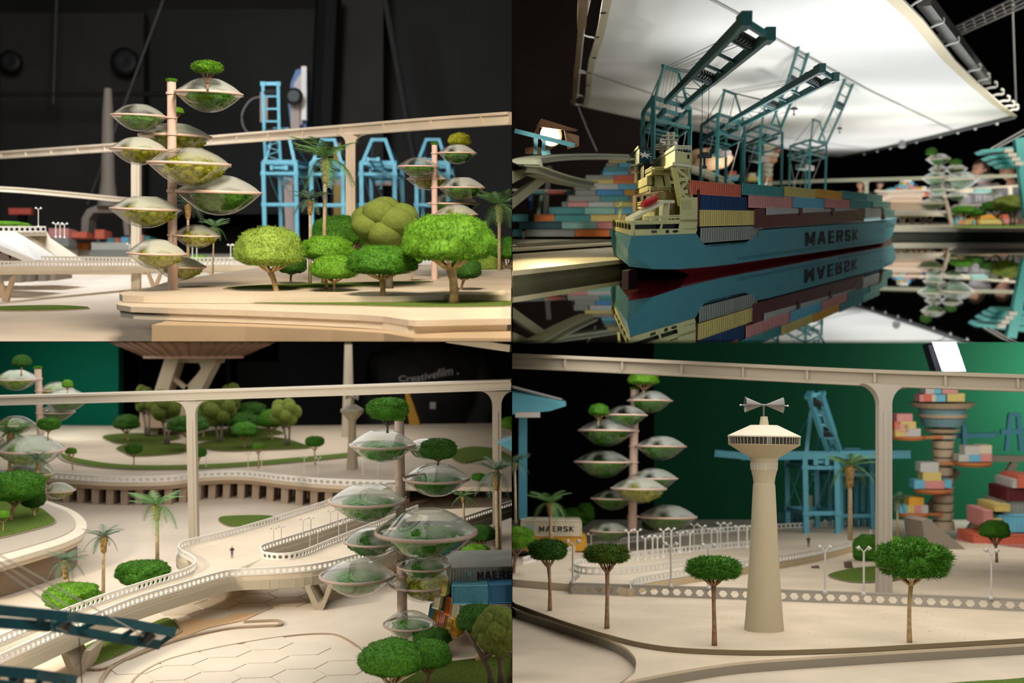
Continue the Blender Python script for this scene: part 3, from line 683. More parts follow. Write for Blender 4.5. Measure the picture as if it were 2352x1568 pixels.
# ---- ramp structure on the left
t = thing('ramp_building', 'white stepped ramp with a hexagon cut parapet at the left edge', 'ramp', P(60,600,8.4))
def quadslab(name, c4, th, m, t, up=U0): b = MB(); b.prism(c4, -up*th); b.build(name, m, t, world=True)
quadslab('upper_slab', [P(-30,551,8.2), P(82,597,8.1), P(142,597,8.6), P(38,532,8.9), P(-30,530,8.9)], .04, WHITE, t)
quadslab('lower_slab', [P(55,532,9.0), P(142,597,8.9), P(192,597,9.3), P(112,544,9.5), P(108,532,9.5)], .04, IVORY, t)
quadslab('landing', [P(-60,533,8.9), P(108,532,8.9), P(108,531,9.4), P(-60,531,9.4)], .03, IVORY, t)
hex_rail([P(-40,532,8.85), P(106,532,8.85)], U, .036, .04, .007, WHITE, parent=t)
b = MB(); b.beam(P(10,600,8.8), P(28,560,8.8), .04, .08); b.beam(P(40,600,8.8), P(28,566,8.8), .04, .08); b.build('strut', GREYPOLE, t, world=True)
shrub(A, 'bright moss mound on the ramp landing at the left edge', 18, 522, 92, 14, Y=9.2, m=LEAFB, var=1)
# ---- elevated rails
rail = bez([P(-80,353,12.9), P(0,348,12.5), P(280,328,11.0), P(465,313.5,9.9), P(560,305.5,9.3), P(800,286,8.2), P(1000,269.5,7.5), P(1175.5,257,6.95)], 6)
monorail('long cream elevated rail beam crossing the whole upper left scene', rail, U, .07, .072, CREAM, rn=17)
monorail('thin cream rail beam ending behind the glass tower at left', bez([P(-80,424,10.5), P(0,428,10.5), P(60,432,10.6), P(180,443,11), P(300,455,11.5)], 5), U, .05, .045, IVORY)
pylon('cream monorail pylon behind the left glass pods', A.G(313,665,GA), P(313,335,9.0), U, .062, .05, .10, IVORY)
pylon('cream monorail pylon with curved flared head in the middle of the scene', A.on(806,8.15,GA), P(806,309,8.15), U, .063, .055, .19, CREAM)
# ---- glass towers
tw, cs = terrarium_tower(A, 'tall pink poled glass terrarium tower with ten pods at the left', 397, 665, 194, 10.5, [
 (481,221,75,.6,1,1,1.1), (322,275,61,.35,0,1,1.1), (376,312,83,-1,0,0,.9), (325,350,63,.5,0,0,1.1), (456,381,89,1,1,0,1), (503,440,95,.2,0,1,1), (346,483,77,.5,1,0,.95), (452,540,52,.1,0,0,1.2), (382,580,64,1,0,0,1.2), (393,615,60,-1,0,0,.9)], h=h1, tx=394)
terrarium_tower(A, 'smaller glass terrarium tower standing farther back at the right', 998, 650, 335, 7, [
 (1050,355,44,.4,1,1,1.1), (963,386,46,.5,0,1,1.1), (977,412,46,-1,0,0,1), (1060,432,53,.6,1,1,1.1), (1038,468,60,-1,0,1,1), (1048,493,50,.8,0,0,1.1), (985,520,48,-.5,0,0)], h=h1+.02)
moss_tree(A, 'tiny bonsai with open branches standing in the topmost open pod of the large tower', 477, 206, 476, 143, 170, 62, Y=5.25, kind='spiky', m=LEAFB, bark=BARKR, tr=2.6, group='bonsai in glass pods', name='bonsai', zb=12)
moss_tree(A, 'tiny bonsai half hidden behind the pole of the large tower', 405, 292, 405, 247, 262, 34, Y=5.9, kind='umbrella', m=LEAFB, bark=BARKR, tr=1.8, group='bonsai in glass pods', name='bonsai')
moss_tree(A, 'bonsai in the top pod of the smaller tower', 1050, 348, 1055, 307, 334, 50, Y=8.6, kind='umbrella', m=LEAFY, bark=BARKR, tr=2.2, group='bonsai in glass pods', name='bonsai', zb=14)
# ---- trees in the foreground (left to right)
moss_tree(A, 'pale green round topped tree at the left of the front row', 634, 685, 618, 526, 612, 152, h=h2+.003, m=LEAFP, var=0, tr=7, zb=62)
moss_tree(A, 'small bright green umbrella tree second from left in the front row', 769, 686, 768, 586, 640, 106, h=h2+.003, m=LEAFB, var=1, tr=3.5, zb=38)
moss_tree(A, 'flat green umbrella tree with pale trunk in the middle of the front row', 880, 695, 877, 565, 630, 158, h=h2, m=LEAFG, var=2, tr=7, zb=55)
moss_tree(A, 'largest umbrella tree with thick forked pale trunk at the right of the front row', 1043, 699, 1032, 494, 600, 204, h=h2, m=LEAFB, var=3, tr=11, zb=82)
moss_tree(A, 'bright green umbrella tree behind the second front tree', 750, 664, 751, 543, 596, 124, h=h1, m=LEAFB, var=2, tr=4, zb=40)
moss_tree(A, 'small dark umbrella tree beside the pale green tree', 668, 652, 670, 577, 628, 66, h=h1, m=LEAFD, bark=BARKD, var=1, tr=3, zb=22)
moss_tree(A, 'wide dark green tree behind the palms', 905, 648, 778, 497, 566, 116, Y=7.2, m=LEAFG, bark=BARKR, var=3, tr=4)
lobe_tree(A, 'olive felted tree of round lobes behind the front row', 893, 692, 886, 459, 575, 160, Y=5.62, seed=2, nl=12, tr=11)
moss_tree(A, 'tiny tree between the lobed tree and the largest umbrella tree', 946, 646, 953, 576, 606, 34, h=h1, m=LEAFB, var=0, tr=2, zb=36)
moss_tree(A, 'dark small tree behind the trunk of the largest umbrella tree', 1058, 688, 1068, 588, 640, 72, Y=5.5, m=LEAFD, var=1, tr=3.4, zb=46)
moss_tree(A, 'low spreading tree with many bare stems at the right', 1090, 645, 1116, 586, 624, 74, Y=7.6, m=LEAFP, var=2, tr=3, zb=8)
moss_tree(A, 'dark green tree cut by the right edge of the upper left view', 1160, 646, 1166, 547, 596, 76, Y=7.6, m=LEAFG, var=0, tr=3.6, zb=30)
lobe_tree(A, 'small felted lobed tree behind the largest umbrella tree', 1106, 640, 1108, 556, 600, 50, Y=8.4, seed=5, nl=9, tr=4)
palm(A, 'tallest palm in front of the second blue crane', 743, 652, 748, 368, 72, h=h1, tr=9, fib=58, seed=1)
palm(A, 'smaller grey green palm left of the tallest palm', 712, 653, 712, 460, 42, h=h1, tr=7, fib=36, m=PALMD, seed=4)
palm(A, 'green palm at the right edge of the upper left view', 1147, 650, 1147, 472, 62, Y=7.4, tr=8, fib=40, seed=7)
palm(A, 'palm half hidden behind the large glass tower', 432, 648, 432, 470, 40, Y=7.0, tr=7, fib=36, m=PALMD, seed=2)
palm(A, 'small palm right of the base of the large glass tower', 488, 648, 492, 522, 32, Y=7.6, tr=4, fib=20, seed=5)
shrub(A, 'low bright shrub between the pods and the front tree', 455, 606, 50, 20, Y=10.2, m=LEAFB, var=2)
# ---- lamps on the footbridge
for i, (x, b_, t_) in enumerate([(88,520,475),(128,545,510),(138,545,512),(148,546,511),(298,594,558),(327,596,558),(442,594,560),(452,594,560),(530,594,560),(538,594,560)]):
    street_lamp(A, ['lamp standing on the ramp landing']*1 and ('tall white twin headed lamp on the ramp landing' if i == 0 else 'small distant white lamp on the footbridge, %s from the left' % ('x first second third fourth fifth sixth seventh eighth ninth'.split()[i])), x, b_, t_, Y=9.0 if i == 0 else 9.8, spread=8, group='white twin headed lamps of the upper left scene' if i else None)
# ---- blue cranes behind
def tlcrane(label, xl, xr, ytop, ybot, Y, **kw):
    p = P((xl+xr)/2, ybot, Y); k = Y/F; crane(label, p+Vector((0,.5,0)), Vector(((xr-xl)*k,0,0)), Vector((0,1.0,.1)), U0*((ybot-ytop)*k), BLUE, **kw)
tlcrane('light blue container crane with raised boom left of the palms', 609, 683, 364, 545, 14, boom=[(-.22,-.45,1.0),(-.20,-.55,1.33),(-.17,-.62,1.97)], leg=.12, brace=.47, boomw=.46, boomth=.09, aframe=.42, trolley=True)
for i, (xl, xr) in enumerate([(718,790), (832,908), (958,1030)]):
    tlcrane(['light blue container crane behind the tallest palm', 'light blue container crane with an A frame right of the flared pylon', 'light blue container crane behind the smaller glass tower'][i], xl, xr, 366, 545, 14+.3*i, boom=[(0,-.45,.95),(0,-.7,1.0),(0,-1.0,1.02)], leg=.12, brace=.47, boomw=.3, boomth=.05, aframe=.30)
# ---- blue and white studio lamp, cable and blurred spire behind
t = thing('film_light', 'blurred blue and white film light standing behind the first crane', 'film light', P(690,300,17)); k = 17/F
b = MB(); b.prism([P(x, y, 17) for x, y in [(668,292),(662,240),(668,190),(680,160),(704,156),(704,292)]], (0,.35,0)); b.build('housing', mat('lamp_blue', (.10,.22,.48), .5), t, world=True)
b = MB(); b.prism([P(x, y, 16.9) for x, y in [(672,285),(668,240),(676,190),(690,170),(694,172),(694,285)]], (0,.1,0)); b.build('side_panel', mat('lamp_pale', (.55,.52,.55), .5), t, world=True)
b = MB(); b.prism([P(x, y, 16.8) for x, y in [(692,152),(704,152),(704,275),(692,275)]], (0,.12,0)); b.build('white_edge', mat('lamp_white', (.9,.85,.82), .5), t, world=True)
b = MB(); b.lathe([(0,-.02),(.10,-.02),(.12,.02),(.08,.06),(0,.06)], P(676,222,16.6), 20, Matrix.Rotation(math.pi/2, 3, 'X')); b.build('knob', DARKMET, t, world=True)
for q_ in ((678,300,678,236,.12), (606,280,606,212,.10)): b = MB(); b.beam(P(q_[0],q_[1],16.9), P(q_[2],q_[3],16.8), q_[4], .1); b.build('bracket', mat('bracket_pink', (.50,.42,.38), .6), t, world=True)
b = MB(); b.tube(bez([P(600,222,17), P(575,230,17), P(556,262,17), P(562,296,17), P(590,318,17)], 6), .012, 5); tag(b.build('loose_cable', CABLE), 'thin grey cable looping left of the first blue crane', 'cable')
t = thing('model_spire', 'blurred cream spire on an arched base behind the left pods', 'model tower', P(248,540,16)); b = MB()
b.lathe([(.14,0),(.09,.35),(.075,1.2),(.05,1.55)], P(248,475,16), 12); b.build('spire', mat('spire_dim', (.20,.17,.14), .7), t, world=True, smooth=True)
b = MB(); pts = [(186,540),(188,500),(200,480),(225,470),(275,470),(292,482),(298,540),(286,540),(282,500),(265,488),(215,488),(204,502),(202,540)]; b.prism([P(x,y,16) for x, y in pts], (0,.3,0)); b.build('arched_base', mat('spire_dim', (.20,.17,.14), .7), t, world=True)
# ---- distant containers and the red sign
t = thing('red_panel', 'small blurred red panel on a dark post at the far left of the dark hall', 'sign', P(45,485,16.8)); b = MB(); a = P(20,492,16.8); c = P(71,478,16.8); b.span(a.x, c.x, 16.8, 16.9, a.z, c.z); b.build('panel', mat('red_dim', (.55,.09,.06), .6), t, world=True); b = MB(); b.span(a.x+.1, a.x+.2, 16.85, 16.95, A.s*16.9-GA, a.z+.02); b.build('post', BLACK, t, world=True)
rnd = random.Random(4); kk = 15.5/F; g = 'blurred containers stacked behind the ramp'
rows = [('maroon',108,160,586,606),('grey',112,158,546,566),('pink',112,158,524,546),('cream',112,160,566,586),('coral',165,200,532,546),('coral',218,240,527,548),('grey',206,300,574,600),('lightgrey',210,300,556,574),('teal',244,262,546,556),('coral',262,275,546,556),('sky',278,296,544,556),('pink',296,304,540,556),('teal',222,232,546,556),('orange',160,206,556,572),('cream',160,206,572,600),('pink',305,330,538,556),('teal',330,345,542,556),('white',306,345,556,590)]
for i, (c, x0, x1, y1, y2) in enumerate(rows):
    a = P(x0, y2, 15.5+.05*i); container(a, Vector(((x1-x0)*kk,0,0)), Vector((0,.3,0)), Vector((0,0,(y2-y1)*kk)), c, '%s container in the blurred stacks behind the ramp' % CNAME[c], g, 12)
rows = [('pink',563,598,627,640),('white',598,613,627,640),('cream',613,628,627,640),('pink',628,650,627,640),('sky',650,662,627,640),('coral',548,590,640,655),('orange',590,603,640,655),('sky',600,615,640,655),('amber',615,652,640,655),('navy',652,664,640,655),('pink',664,678,640,655),('sky',818,838,625,643),('pink',840,866,628,643),('sky',745,800,628,646),('cream',905,925,630,643),('sky',955,1000,625,640)]
for i, (c, x0, x1, y1, y2) in enumerate(rows):
    Y = 9.9; a = P(x0, y2, Y); kz = Y/F; container(a, Vector(((x1-x0)*kz,0,0)), Vector((0,.12,.012)), Vector((0,0,(y2-y1)*kz)), c, '%s container under the footbridge behind the %s' % (CNAME[c], 'lawn trees at left' if x0 < 700 else 'middle trees'), 'containers under the footbridge', 12)
b = MB(); b.beam(P(670,585,16), P(662,380,16), .12); tag(b.build('blurred_post', mat('post_pink', (.42,.33,.30), .6)), 'blurred pinkish post inside the first blue crane', 'post')
b = MB(); b.beam(P(776,590,16.8), P(776,330,16.8), .10); tag(b.build('blurred_post', mat('post_yellow', (.35,.22,.02), .6)), 'blurred yellow post behind the second blue crane', 'post')

ended('A', B4)
# ================================================================ STAGE B (upper right): container ship on mirror water, cranes, silk overhead
B4 = set(o.name for o in bpy.data.objects)
B = Stage(497); HW = .276; UB = Vector((0, -B.s, 1))
ud = Vector(((2424-CX)/F, 1, B.s)); vd = Vector(((1310-CX)/F, 1, B.s)); S0 = B.G(1450, 658, HW)
def SH(a, b, c): return S0 + ud*a + vd*b + UB*c
def solve(O, e1, e2, px, py):
    """point O + e1*p + e2*q seen at pixel (px, py)"""
    m = (px-CX)/F; n = (CY-py)/F
    f = lambda V: (V.x - m*V.y, V.z - n*V.y)
    o, A1, A2 = f(O), f(e1), f(e2); D = A1[0]*A2[1]-A1[1]*A2[0]
    return (-o[0]*A2[1]+o[1]*A2[0])/D, (-A1[0]*o[1]+A1[1]*o[0])/D
def ac(px, py, b=0): return solve(S0+vd*b, ud, UB, px, py)
def bc(px, py, a=0): return solve(S0+ud*a, vd, UB, px, py)
def ab(px, py, c=0): return solve(S0+UB*c, ud, vd, px, py)
# ---- water: a sheet of still black glass
water = mat('still_water', (.62,.66,.68), .015, metal=1)
wt = MB(); y0 = HW/B.s; wt.prism([Vector((.002,y0,0)), Vector((.002,30,B.s*30-HW)), Vector((13,30,B.s*30-HW)), Vector((13,y0,0))][::-1], (0,0,-.004)); o = wt.build('floor_water', water); struct(o)
b = MB(); b.span(0, 14, 32, 32.2, 0, 11); struct(b.build('wall_back_upper_right', mat('stage_wall_b', (.004,.004,.004), .95, spec=.1)))
b = MB(); a = P(1176, 360, 24); c = P(1480, 0, 24); b.span(a.x, c.x, 24, 24.2, a.z-5, c.z+1); struct(b.build('trim_20', mat('brown_curtain', (.022,.012,.008), .9, var=.4, scale=1.2)))
# ---- ship
WB = bc(1408, 531)[0]
BLUEH = mat('hull_blue', (.05,.215,.255), .42, var=.05, scale=2); REDH = mat('hull_red', (.20,.008,.014), .25)
YEL = mat('ship_cream', (.52,.50,.24), .5, var=.05); YELD = mat('ship_cream_dark', (.40,.38,.16), .6); BLK = mat('opening_black', (.01,.012,.012), .6); WHT = mat('ship_white', (.62,.58,.42), .5)
ship = thing('container_ship', 'large blue and red container ship model mirrored in the dark water', 'ship', SH(2, WB*.5, 0))
tops = [(1450,542),(1500,539.5),(1560,537.5),(1600,536.5),(1606,545),(1612,556),(1620,563),(1715,556),(1726,548),(1745,529),(1776,526),(1900,517.5),(2030,509)]
brk = [(1450,617),(1500,618),(1560,618),(1640,611.5),(1700,604),(1752,596),(1850,582.5),(1950,568),(2045,555)]
brk_ac = [ac(*p) for p in brk]
def cbr(a):
    for (a0, c0), (a1, c1) in zip(brk_ac, brk_ac[1:]):
        if a <= a1: f = max(0, (a-a0)/(a1-a0)); return c0+(c1-c0)*f
    return brk_ac[-1][1]
aw = ac(1597, 631)[0]
rings = []
sta = []
for i, (x, y) in enumerate(tops):
    a, c = ac(x, y); sta.append((a, c))
full = []
for i in range(len(sta)-1):
    n = 3 if sta[i+1][0]-sta[i][0] > .3 else 1
    for j in range(n): f = j/n; full.append((sta[i][0]+(sta[i+1][0]-sta[i][0])*f, sta[i][1]+(sta[i+1][1]-sta[i][1])*f))
full.append(sta[-1])
for a, c in full:
    cb = cbr(a); lo = cb*max(0, 1-a/aw)**.8 if a < aw else -.01; nar = .10 if a > aw else .10+.25*(1-a/aw)
    if a < .01: rings.append([(a,0,c),(a-.03,.02*WB,c*.55+cb*.45),(a,.10*WB,cb),(a+.02,.16*WB,cb-.002),(a+.02,.84*WB,cb-.002),(a,.90*WB,cb),(a-.03,.98*WB,c*.55+cb*.45),(a,WB,c)])
    else: rings.append([(a,0,c),(a,0,c*.5+cb*.5),(a,.0,cb),(a,nar*WB,lo),(a,(1-nar)*WB,lo),(a,WB,cb),(a,WB,c*.5+cb*.5),(a,WB,c)])
for (bx, xt, yt, xb, yb) in ((.10, 2046, 504, 2040, 557), (.26, 2056, 501, 2046, 556.5), (.5, 2062, 498.5, 2046, 556)):
    at, ct = ac(xt, yt, WB*bx); ab_, cb2 = ac(xb, yb, WB*bx); cb3 = cbr(ab_)*.9+.02
    rings.append([(at,WB*bx,ct),(at*.6+ab_*.4,WB*bx,ct*.55+cb3*.45),(ab_*.8+at*.2,WB*bx,cb3),(ab_,WB*min(.5, bx+.08),-.01),(ab_,WB*max(.5, 1-bx-.08),-.01),(ab_*.8+at*.2,WB*(1-bx),cb3),(at*.6+ab_*.4,WB*(1-bx),ct*.55+cb3*.45),(at,WB*(1-bx),ct)])
b = MB(); n = 8; b.v = [SH(*q) for r in rings for q in r]
for i in range(len(rings)-1):
    for k in range(7):
        b.f.append((i*n+k, (i+1)*n+k, (i+1)*n+k+1, i*n+k+1)); b.mi.append(1 if k in (2,3,4) else 0)
    b.f.append((i*n+7, (i+1)*n+7, (i+1)*n, i*n)); b.mi.append(0)
b.f.append(tuple(range(n))); b.mi.append(0)
b.build('hull', [BLUEH, REDH], ship, world=True)
def plate(name, pts, m, th=.012, b0=0, parent=None, out=.004):
    """flat piece on the starboard side plane b=b0 given by pixels"""
    q = [ac(x, y, b0-out) for x, y in pts]; bb = MB(); bb.prism([SH(a, b0-out, c) for a, c in q], vd*th); return bb.build(name, m, parent or ship, world=True)
def blk(name, x0, x1, yt, yb, b0, b1, m, parent=None):
    (a0, c0), (a1, _) = ac(x0, yb, b0), ac(x1, yb, b0); c1 = ac(x0, yt, b0)[1]
    bb = MB(); bb.hexa([SH(a0,b0,c0),SH(a1,b0,c0),SH(a1,b1,c0),SH(a0,b1,c0)], [SH(a0,b0,c1),SH(a1,b0,c1),SH(a1,b1,c1),SH(a0,b1,c1)]); return bb.build(name, m, parent or ship, world=True)
def srail(name, p, q, b0, b1, hpx, n, m, parent=None, lw=.006):
    """railing of thin bars from pixel p (on plane b0) to pixel q (on plane b1)"""
    a0, c0 = ac(p[0], p[1], b0); a1, c1 = ac(q[0], q[1], b1); A_ = SH(a0,b0,c0); Z_ = SH(a1,b1,c1); hh = ac(p[0], p[1]-hpx, b0)[1]-c0
    bb = MB()
    for i in range(n+1): t_ = A_.lerp(Z_, i/n); bb.beam(t_, t_+UB*hh, lw*.8, lw*.8, ud)
    for f in (.5, 1): bb.beam(A_+UB*hh*f, Z_+UB*hh*f, lw, lw)
    return bb.build(name, m, parent or ship, world=True)
# deck between the hull sides
a0, cd = ac(1600, 508); bb = MB()
bb.hexa([SH(0,.0,cd-.01),SH(a0,.0,cd-.01),SH(a0,WB,cd-.01),SH(0,WB,cd-.01)], [SH(0,.0,cd),SH(a0,.0,cd),SH(a0,WB,cd),SH(0,WB,cd)]); bb.build('aft_deck', YEL, ship, world=True)
cm = ac(1700, 560)[1]; bb = MB(); bb.hexa([SH(a0,.02,.05),SH(a0+5.2,.02,.05),SH(a0+5.2,WB-.02,.05),SH(a0,WB-.02,.05)], [SH(a0,.02,cm),SH(a0+5.2,.02,cm),SH(a0+5.2,WB-.02,cm),SH(a0,WB-.02,cm)]); bb.build('cargo_deck', mat('deck_matt', (.025,.006,.008), .95, spec=.02), ship, world=True)
# aft side wall as strips around the two window openings
for i, pp in enumerate([[(1451,542),(1451,507),(1458,507),(1458,541)],[(1451,512.5),(1451,507),(1602,503),(1602,509)],[(1451,541.5),(1451,527),(1602,524),(1599,536)],[(1519,512),(1523,512),(1520,528),(1514,528)],[(1561,511),(1602,509),(1600,527),(1558,527)]]): plate('side_wall', pp, YEL, .03)
plate('dark_opening', [(1458,512),(1519,511),(1516,528),(1458,528)], BLK, .01, b0=.05); plate('dark_opening', [(1523,511),(1561,511),(1559,528),(1523,528)], BLK, .01, b0=.05)
plate('upper_side_wall', [(1562,509),(1563,453),(1602.5,453),(1602,509)], YEL, .03); plate('window', [(1566,480),(1566,460),(1588,460),(1588,480)], YELD, .01, out=.01); srail('railing', (1563,480), (1588,480), 0, 0, 9, 5, YEL)
for x0, x1, y0_, y1_ in ((1497,1509,529,531),(1497,1509,532,534.5),(1530,1537,528,535)): plate('hatch', [(x0,y1_),(x0,y0_),(x1,y0_),(x1,y1_)], BLK, .01, out=.012)
bb = MB(); a_, c_ = ac(1552,531,-.012); bb.add([SH(a_+.045*math.cos(i*math.pi/8)*.9, -.012, c_+.006*math.sin(i*math.pi/8)) for i in range(16)], [tuple(range(16))]); bb.build('porthole', BLK, ship, world=True)
srail('railing', (1478,507), (1560,503), 0, 0, 9, 8, YEL)
# transom bulwark with openings
(b1, c1) = bc(1411, 527); c0 = ac(1451,541)[1]; ct = ac(1451,508)[1]; bb = MB()
for z0_, z1_ in ((c0, c0+(ct-c0)*.36), (c0+(ct-c0)*.86, ct)): bb.hexa([SH(-.01,0,z0_),SH(.02,0,z0_),SH(.02,WB,z0_),SH(-.01,WB,z0_)], [SH(-.01,0,z1_),SH(.02,0,z1_),SH(.02,WB,z1_),SH(-.01,WB,z1_)])
for i in range(8): f = WB*i/7; bb.hexa([SH(-.01,f-.02,c0),SH(.02,f-.02,c0),SH(.02,f+.02,c0),SH(-.01,f+.02,c0)], [SH(-.01,f-.02,ct),SH(.02,f-.02,ct),SH(.02,f+.02,ct),SH(-.01,f+.02,ct)])
bb.build('stern_bulwark', YEL, ship, world=True)
# tower block, wheelhouse with wings, open truss, decks
blk('tower_block', 1503, 1550, 383, 508, .55, 1.5, YELD); blk('tower_base', 1503, 1562, 440, 506, .35, 1.75, YEL)
blk('bridge_wing', 1550, 1587, 345, 372, 0, WB, YEL); blk('wheelhouse', 1540, 1590, 346, 384, .45, 1.6, YELD); blk('wing_floor', 1545, 1588, 372, 379, -.02, WB+.02, WHT)
for f in range(9): blk('wing_window', 1549.2, 1550.2, 351, 364, .06+f*.21, .06+f*.21+.14, mat('ship_window', (.10,.14,.03), .2))
plate('side_window', [(1580,364),(1580,355),(1584,355),(1584,364)], BLK, .01, out=.01)
srail('top_railing', (1550,345), (1587,345), 0, 0, 10, 6, WHT); srail('top_railing', (1550,345), (1550,345), 0, WB, 10, 12, WHT) if False else None
def arail(x, y, b0, b1, hpx, n, m=WHT):
    a_, c_ = ac(x, y, b0); hh = ac(x, y-hpx, b0)[1]-c_; bb = MB()
    for i in range(n+1): q = b0+(b1-b0)*i/n; bb.beam(SH(a_,q,c_), SH(a_,q,c_+hh), .006, .006, ud)
    for f in (.55, 1): bb.beam(SH(a_,b0,c_+hh*f), SH(a_,b1,c_+hh*f), .006, .006)
    bb.build('deck_railing', m, ship, world=True)
arail(1550, 345, 0, WB, 9, 14)
for (x, y, w0) in ((1497,397,.5),(1493,442,.5),(1490,474,.45)):
    blk('deck', x, 1552, y-2.5, y+2.5, w0, 1.75, WHT if y > 400 else YEL); arail(x, y-2.5, w0, 1.75, 11, 11, YEL); srail('railing', (x,y-2.5), (1545,y-3.5), w0, w0, 10, 6, YEL)
blk('aft_balcony', 1486, 1503, 404, 424, .6, 1.5, YEL); blk('aft_balcony', 1488, 1503, 426, 438, .6, 1.4, YELD)
for (x, y) in ((1532,393),(1520,441),(1518,469),(1517,493)): blk('doorway', x, x+2.6, y-2.5, y+2.5, .54-(.2 if y > 440 else 0)-.01, .56, BLK)
bb = MB(); q = [(1547,384),(1553,412),(1558,440),(1563,470)]; r_ = [(1576,384),(1580,412),(1583,440),(1586,462)]
for b0 in (.04, .5):
    bb = MB()
    L_ = [SH(ac(x,y,.04)[0], b0, ac(x,y,.04)[1]) for x, y in q]; R_ = [SH(ac(x,y,.04)[0], b0, ac(x,y,.04)[1]) for x, y in r_]
    for i in range(3):
        bb.beam(L_[i], L_[i+1], .022); bb.beam(R_[i], R_[i+1], .022); bb.beam(L_[i], R_[i], .016); bb.beam(*( (L_[i], R_[i+1]) if i % 2 == 0 else (R_[i], L_[i+1]) ), .014)
    bb.beam(L_[3], R_[3], .016)
    bb.build('stair_truss', YEL, ship, world=True)
# funnel with star
fun = mat('funnel_blue', (.008,.07,.11), .4)
blk('funnel', 1468, 1493, 338, 374, 1.0, 1.8, fun); blk('funnel_top', 1466, 1495, 334, 339, .97, 1.85, BLK); blk('funnel_base', 1478, 1498, 374, 470, 1.0, 1.6, BLK)
bb = MB(); a_, c_ = ac(1481,356,.98); n7 = 14
bb.add([SH(a_+(.13 if i % 2 == 0 else .045)*math.sin(i*math.pi/7), .98, c_+(.020 if i % 2 == 0 else .007)*math.cos(i*math.pi/7)) for i in range(n7)]+[SH(a_,.98,c_)], [(i, (i+1) % n7, n7) for i in range(n7)]); bb.build('white_star', mat('star_white', (.8,.78,.72), .5), ship, world=True)
for x, yt, yb, b0, r_ in ((1533,303,350,.9,.010),(1544,303,350,.9,.012),(1519,328,352,1.1,.012),(1462,352,420,1.4,.012)):
    a_, c0_ = ac(x,yb,b0); _, c1_ = ac(x,yt,b0); bb = MB(); bb.tube([SH(a_,b0,c0_), SH(a_,b0,c1_)], r_, 8)
    for f in (.35,.6,.8): bb.box(SH(a_,b0,c0_+(c1_-c0_)*f), (.06,.03,.006)); 
    bb.build('mast', WHT, ship, world=True)
# lifeboat on its slide (separate thing resting on the ship), slide frame, stern crane
def seg(name, pq, b0, w, m, d=.014):
    bb = MB()
    for (x0,y0_),(x1,y1_) in zip(pq, pq[1:]):
        A_ = SH(ac(x0,y0_,b0)[0], b0, ac(x0,y0_,b0)[1]); Z_ = SH(ac(x1,y1_,b0)[0], b0, ac(x1,y1_,b0)[1]); bb.beam(A_, Z_, d, w, UB)
    return bb.build(name, m, ship, world=True)
seg('lifeboat_slide', [(1446,503),(1518,463),(1541,463)], .12, .013, WHT, .035); seg('slide_post', [(1533,464),(1530,506)], .12, .012, WHT, .02); seg('slide_post', [(1520,466),(1519,506)], .2, .012, WHT, .02); seg('slide_brace', [(1462,504),(1480,486)], .12, .006, WHT)
A_ = Vector(SH(ac(1472,473,.12)[0], .12, ac(1472,473,.12)[1])); Z_ = Vector(SH(ac(1512,452,.12)[0], .12, ac(1512,452,.12)[1])); bb = MB()
nn = 9; dd = (Z_-A_)
bb.tube([A_+dd*(i/(nn-1)) for i in range(nn)], [.004,.012,.0165,.018,.018,.018,.017,.013,.005], 12)
lb = tag(bb.build('lifeboat', mat('lifeboat_red', (.32,.008,.012), .35), smooth=True), 'red free fall lifeboat lying on the slanted slide at the stern of the ship', 'lifeboat')
seg('stern_crane', [(1458,486),(1458,450)], .3, .014, mat('crane_rust', (.42,.25,.14), .6)); seg('stern_crane_arm', [(1458,451),(1524,440)], .3, .008, mat('crane_rust', (.42,.25,.14), .6)); seg('stern_post', [(1423,504),(1427,465)], .9, .010, YELD, .012); seg('stern_post_arm', [(1420,474),(1452,473)], .9, .004, YELD)
# rudder, hull markings, slots
seg('rudder', [(1446,619),(1446,650)], .5, .12, mat('rudder_dark', (.03,.012,.012), .4), .03)
DKB = mat('groove_teal', (.015,.09,.11), .5)
for x0, y0_, x1, y1_, hh in ((1632,563.5,1669,561,1.2),(1678,559.6,1712,556.5,1.2)): plate('slot', [(x0,y0_+hh),(x0,y0_),(x1,y1_),(x1,y1_+hh)], BLK, .004, out=.006)
for x0, y0_, x1, y1_ in ((1694,592,1900,563.5),(1694,595.5,1900,567.5),(1926,564,2030,548),(1926,567,2030,551),(2004,531,2040,524),(1620,566,1716,558.5)): plate('hull_line', [(x0,y0_+.8),(x0,y0_),(x1,y1_),(x1,y1_+.6)], DKB, .004, out=.006)
for x in (2037,2045,2052): plate('bow_stripe', [(x,522),(x-3.5,513),(x-1,513),(x+3.5,521.5)], DKB, .004, out=.12)
# hull top rail and maroon cargo frames
srail('hull_railing', (1757,526), (2030,509), 0.02, .02, 4, 60, BLK, lw=.004)
MAR = cmat('maroon'); MARL = mat('maroon_frame', (.09,.006,.012), .35)
plate('cargo_bulkhead', [(1602,520),(1602,436),(1607,434),(1607,519)], MARL, .6); plate('cargo_bulkhead', [(1733,524),(1733,480),(1757,477),(1757,524)], MARL, .5); plate('hatch_coaming', [(1757,523),(1757,494),(1985,481),(1985,508)], MARL, .3)
for x, y in ((1838,479),(1912,479)): plate('cell_guide', [(x,495),(x-1,478),(x+5,478),(x+5,494)], MARL, .06, out=.02)
plate('lashing_bridge', [(1983,508),(1960,490),(1975,479),(1985,478)], MARL, .2, out=.02); plate('lashing_bridge', [(2002,476),(2028,475),(2034,504),(2030,504),(2025,478),(2002,478)], MARL, .1, out=.02)
for i in range(4): plate('stanchion', [(1588+i*5,452),(1588+i*5,434-i*.6),(1591+i*5,433.5-i*.6),(1591+i*5,452)], MARL, .1, b0=.25)
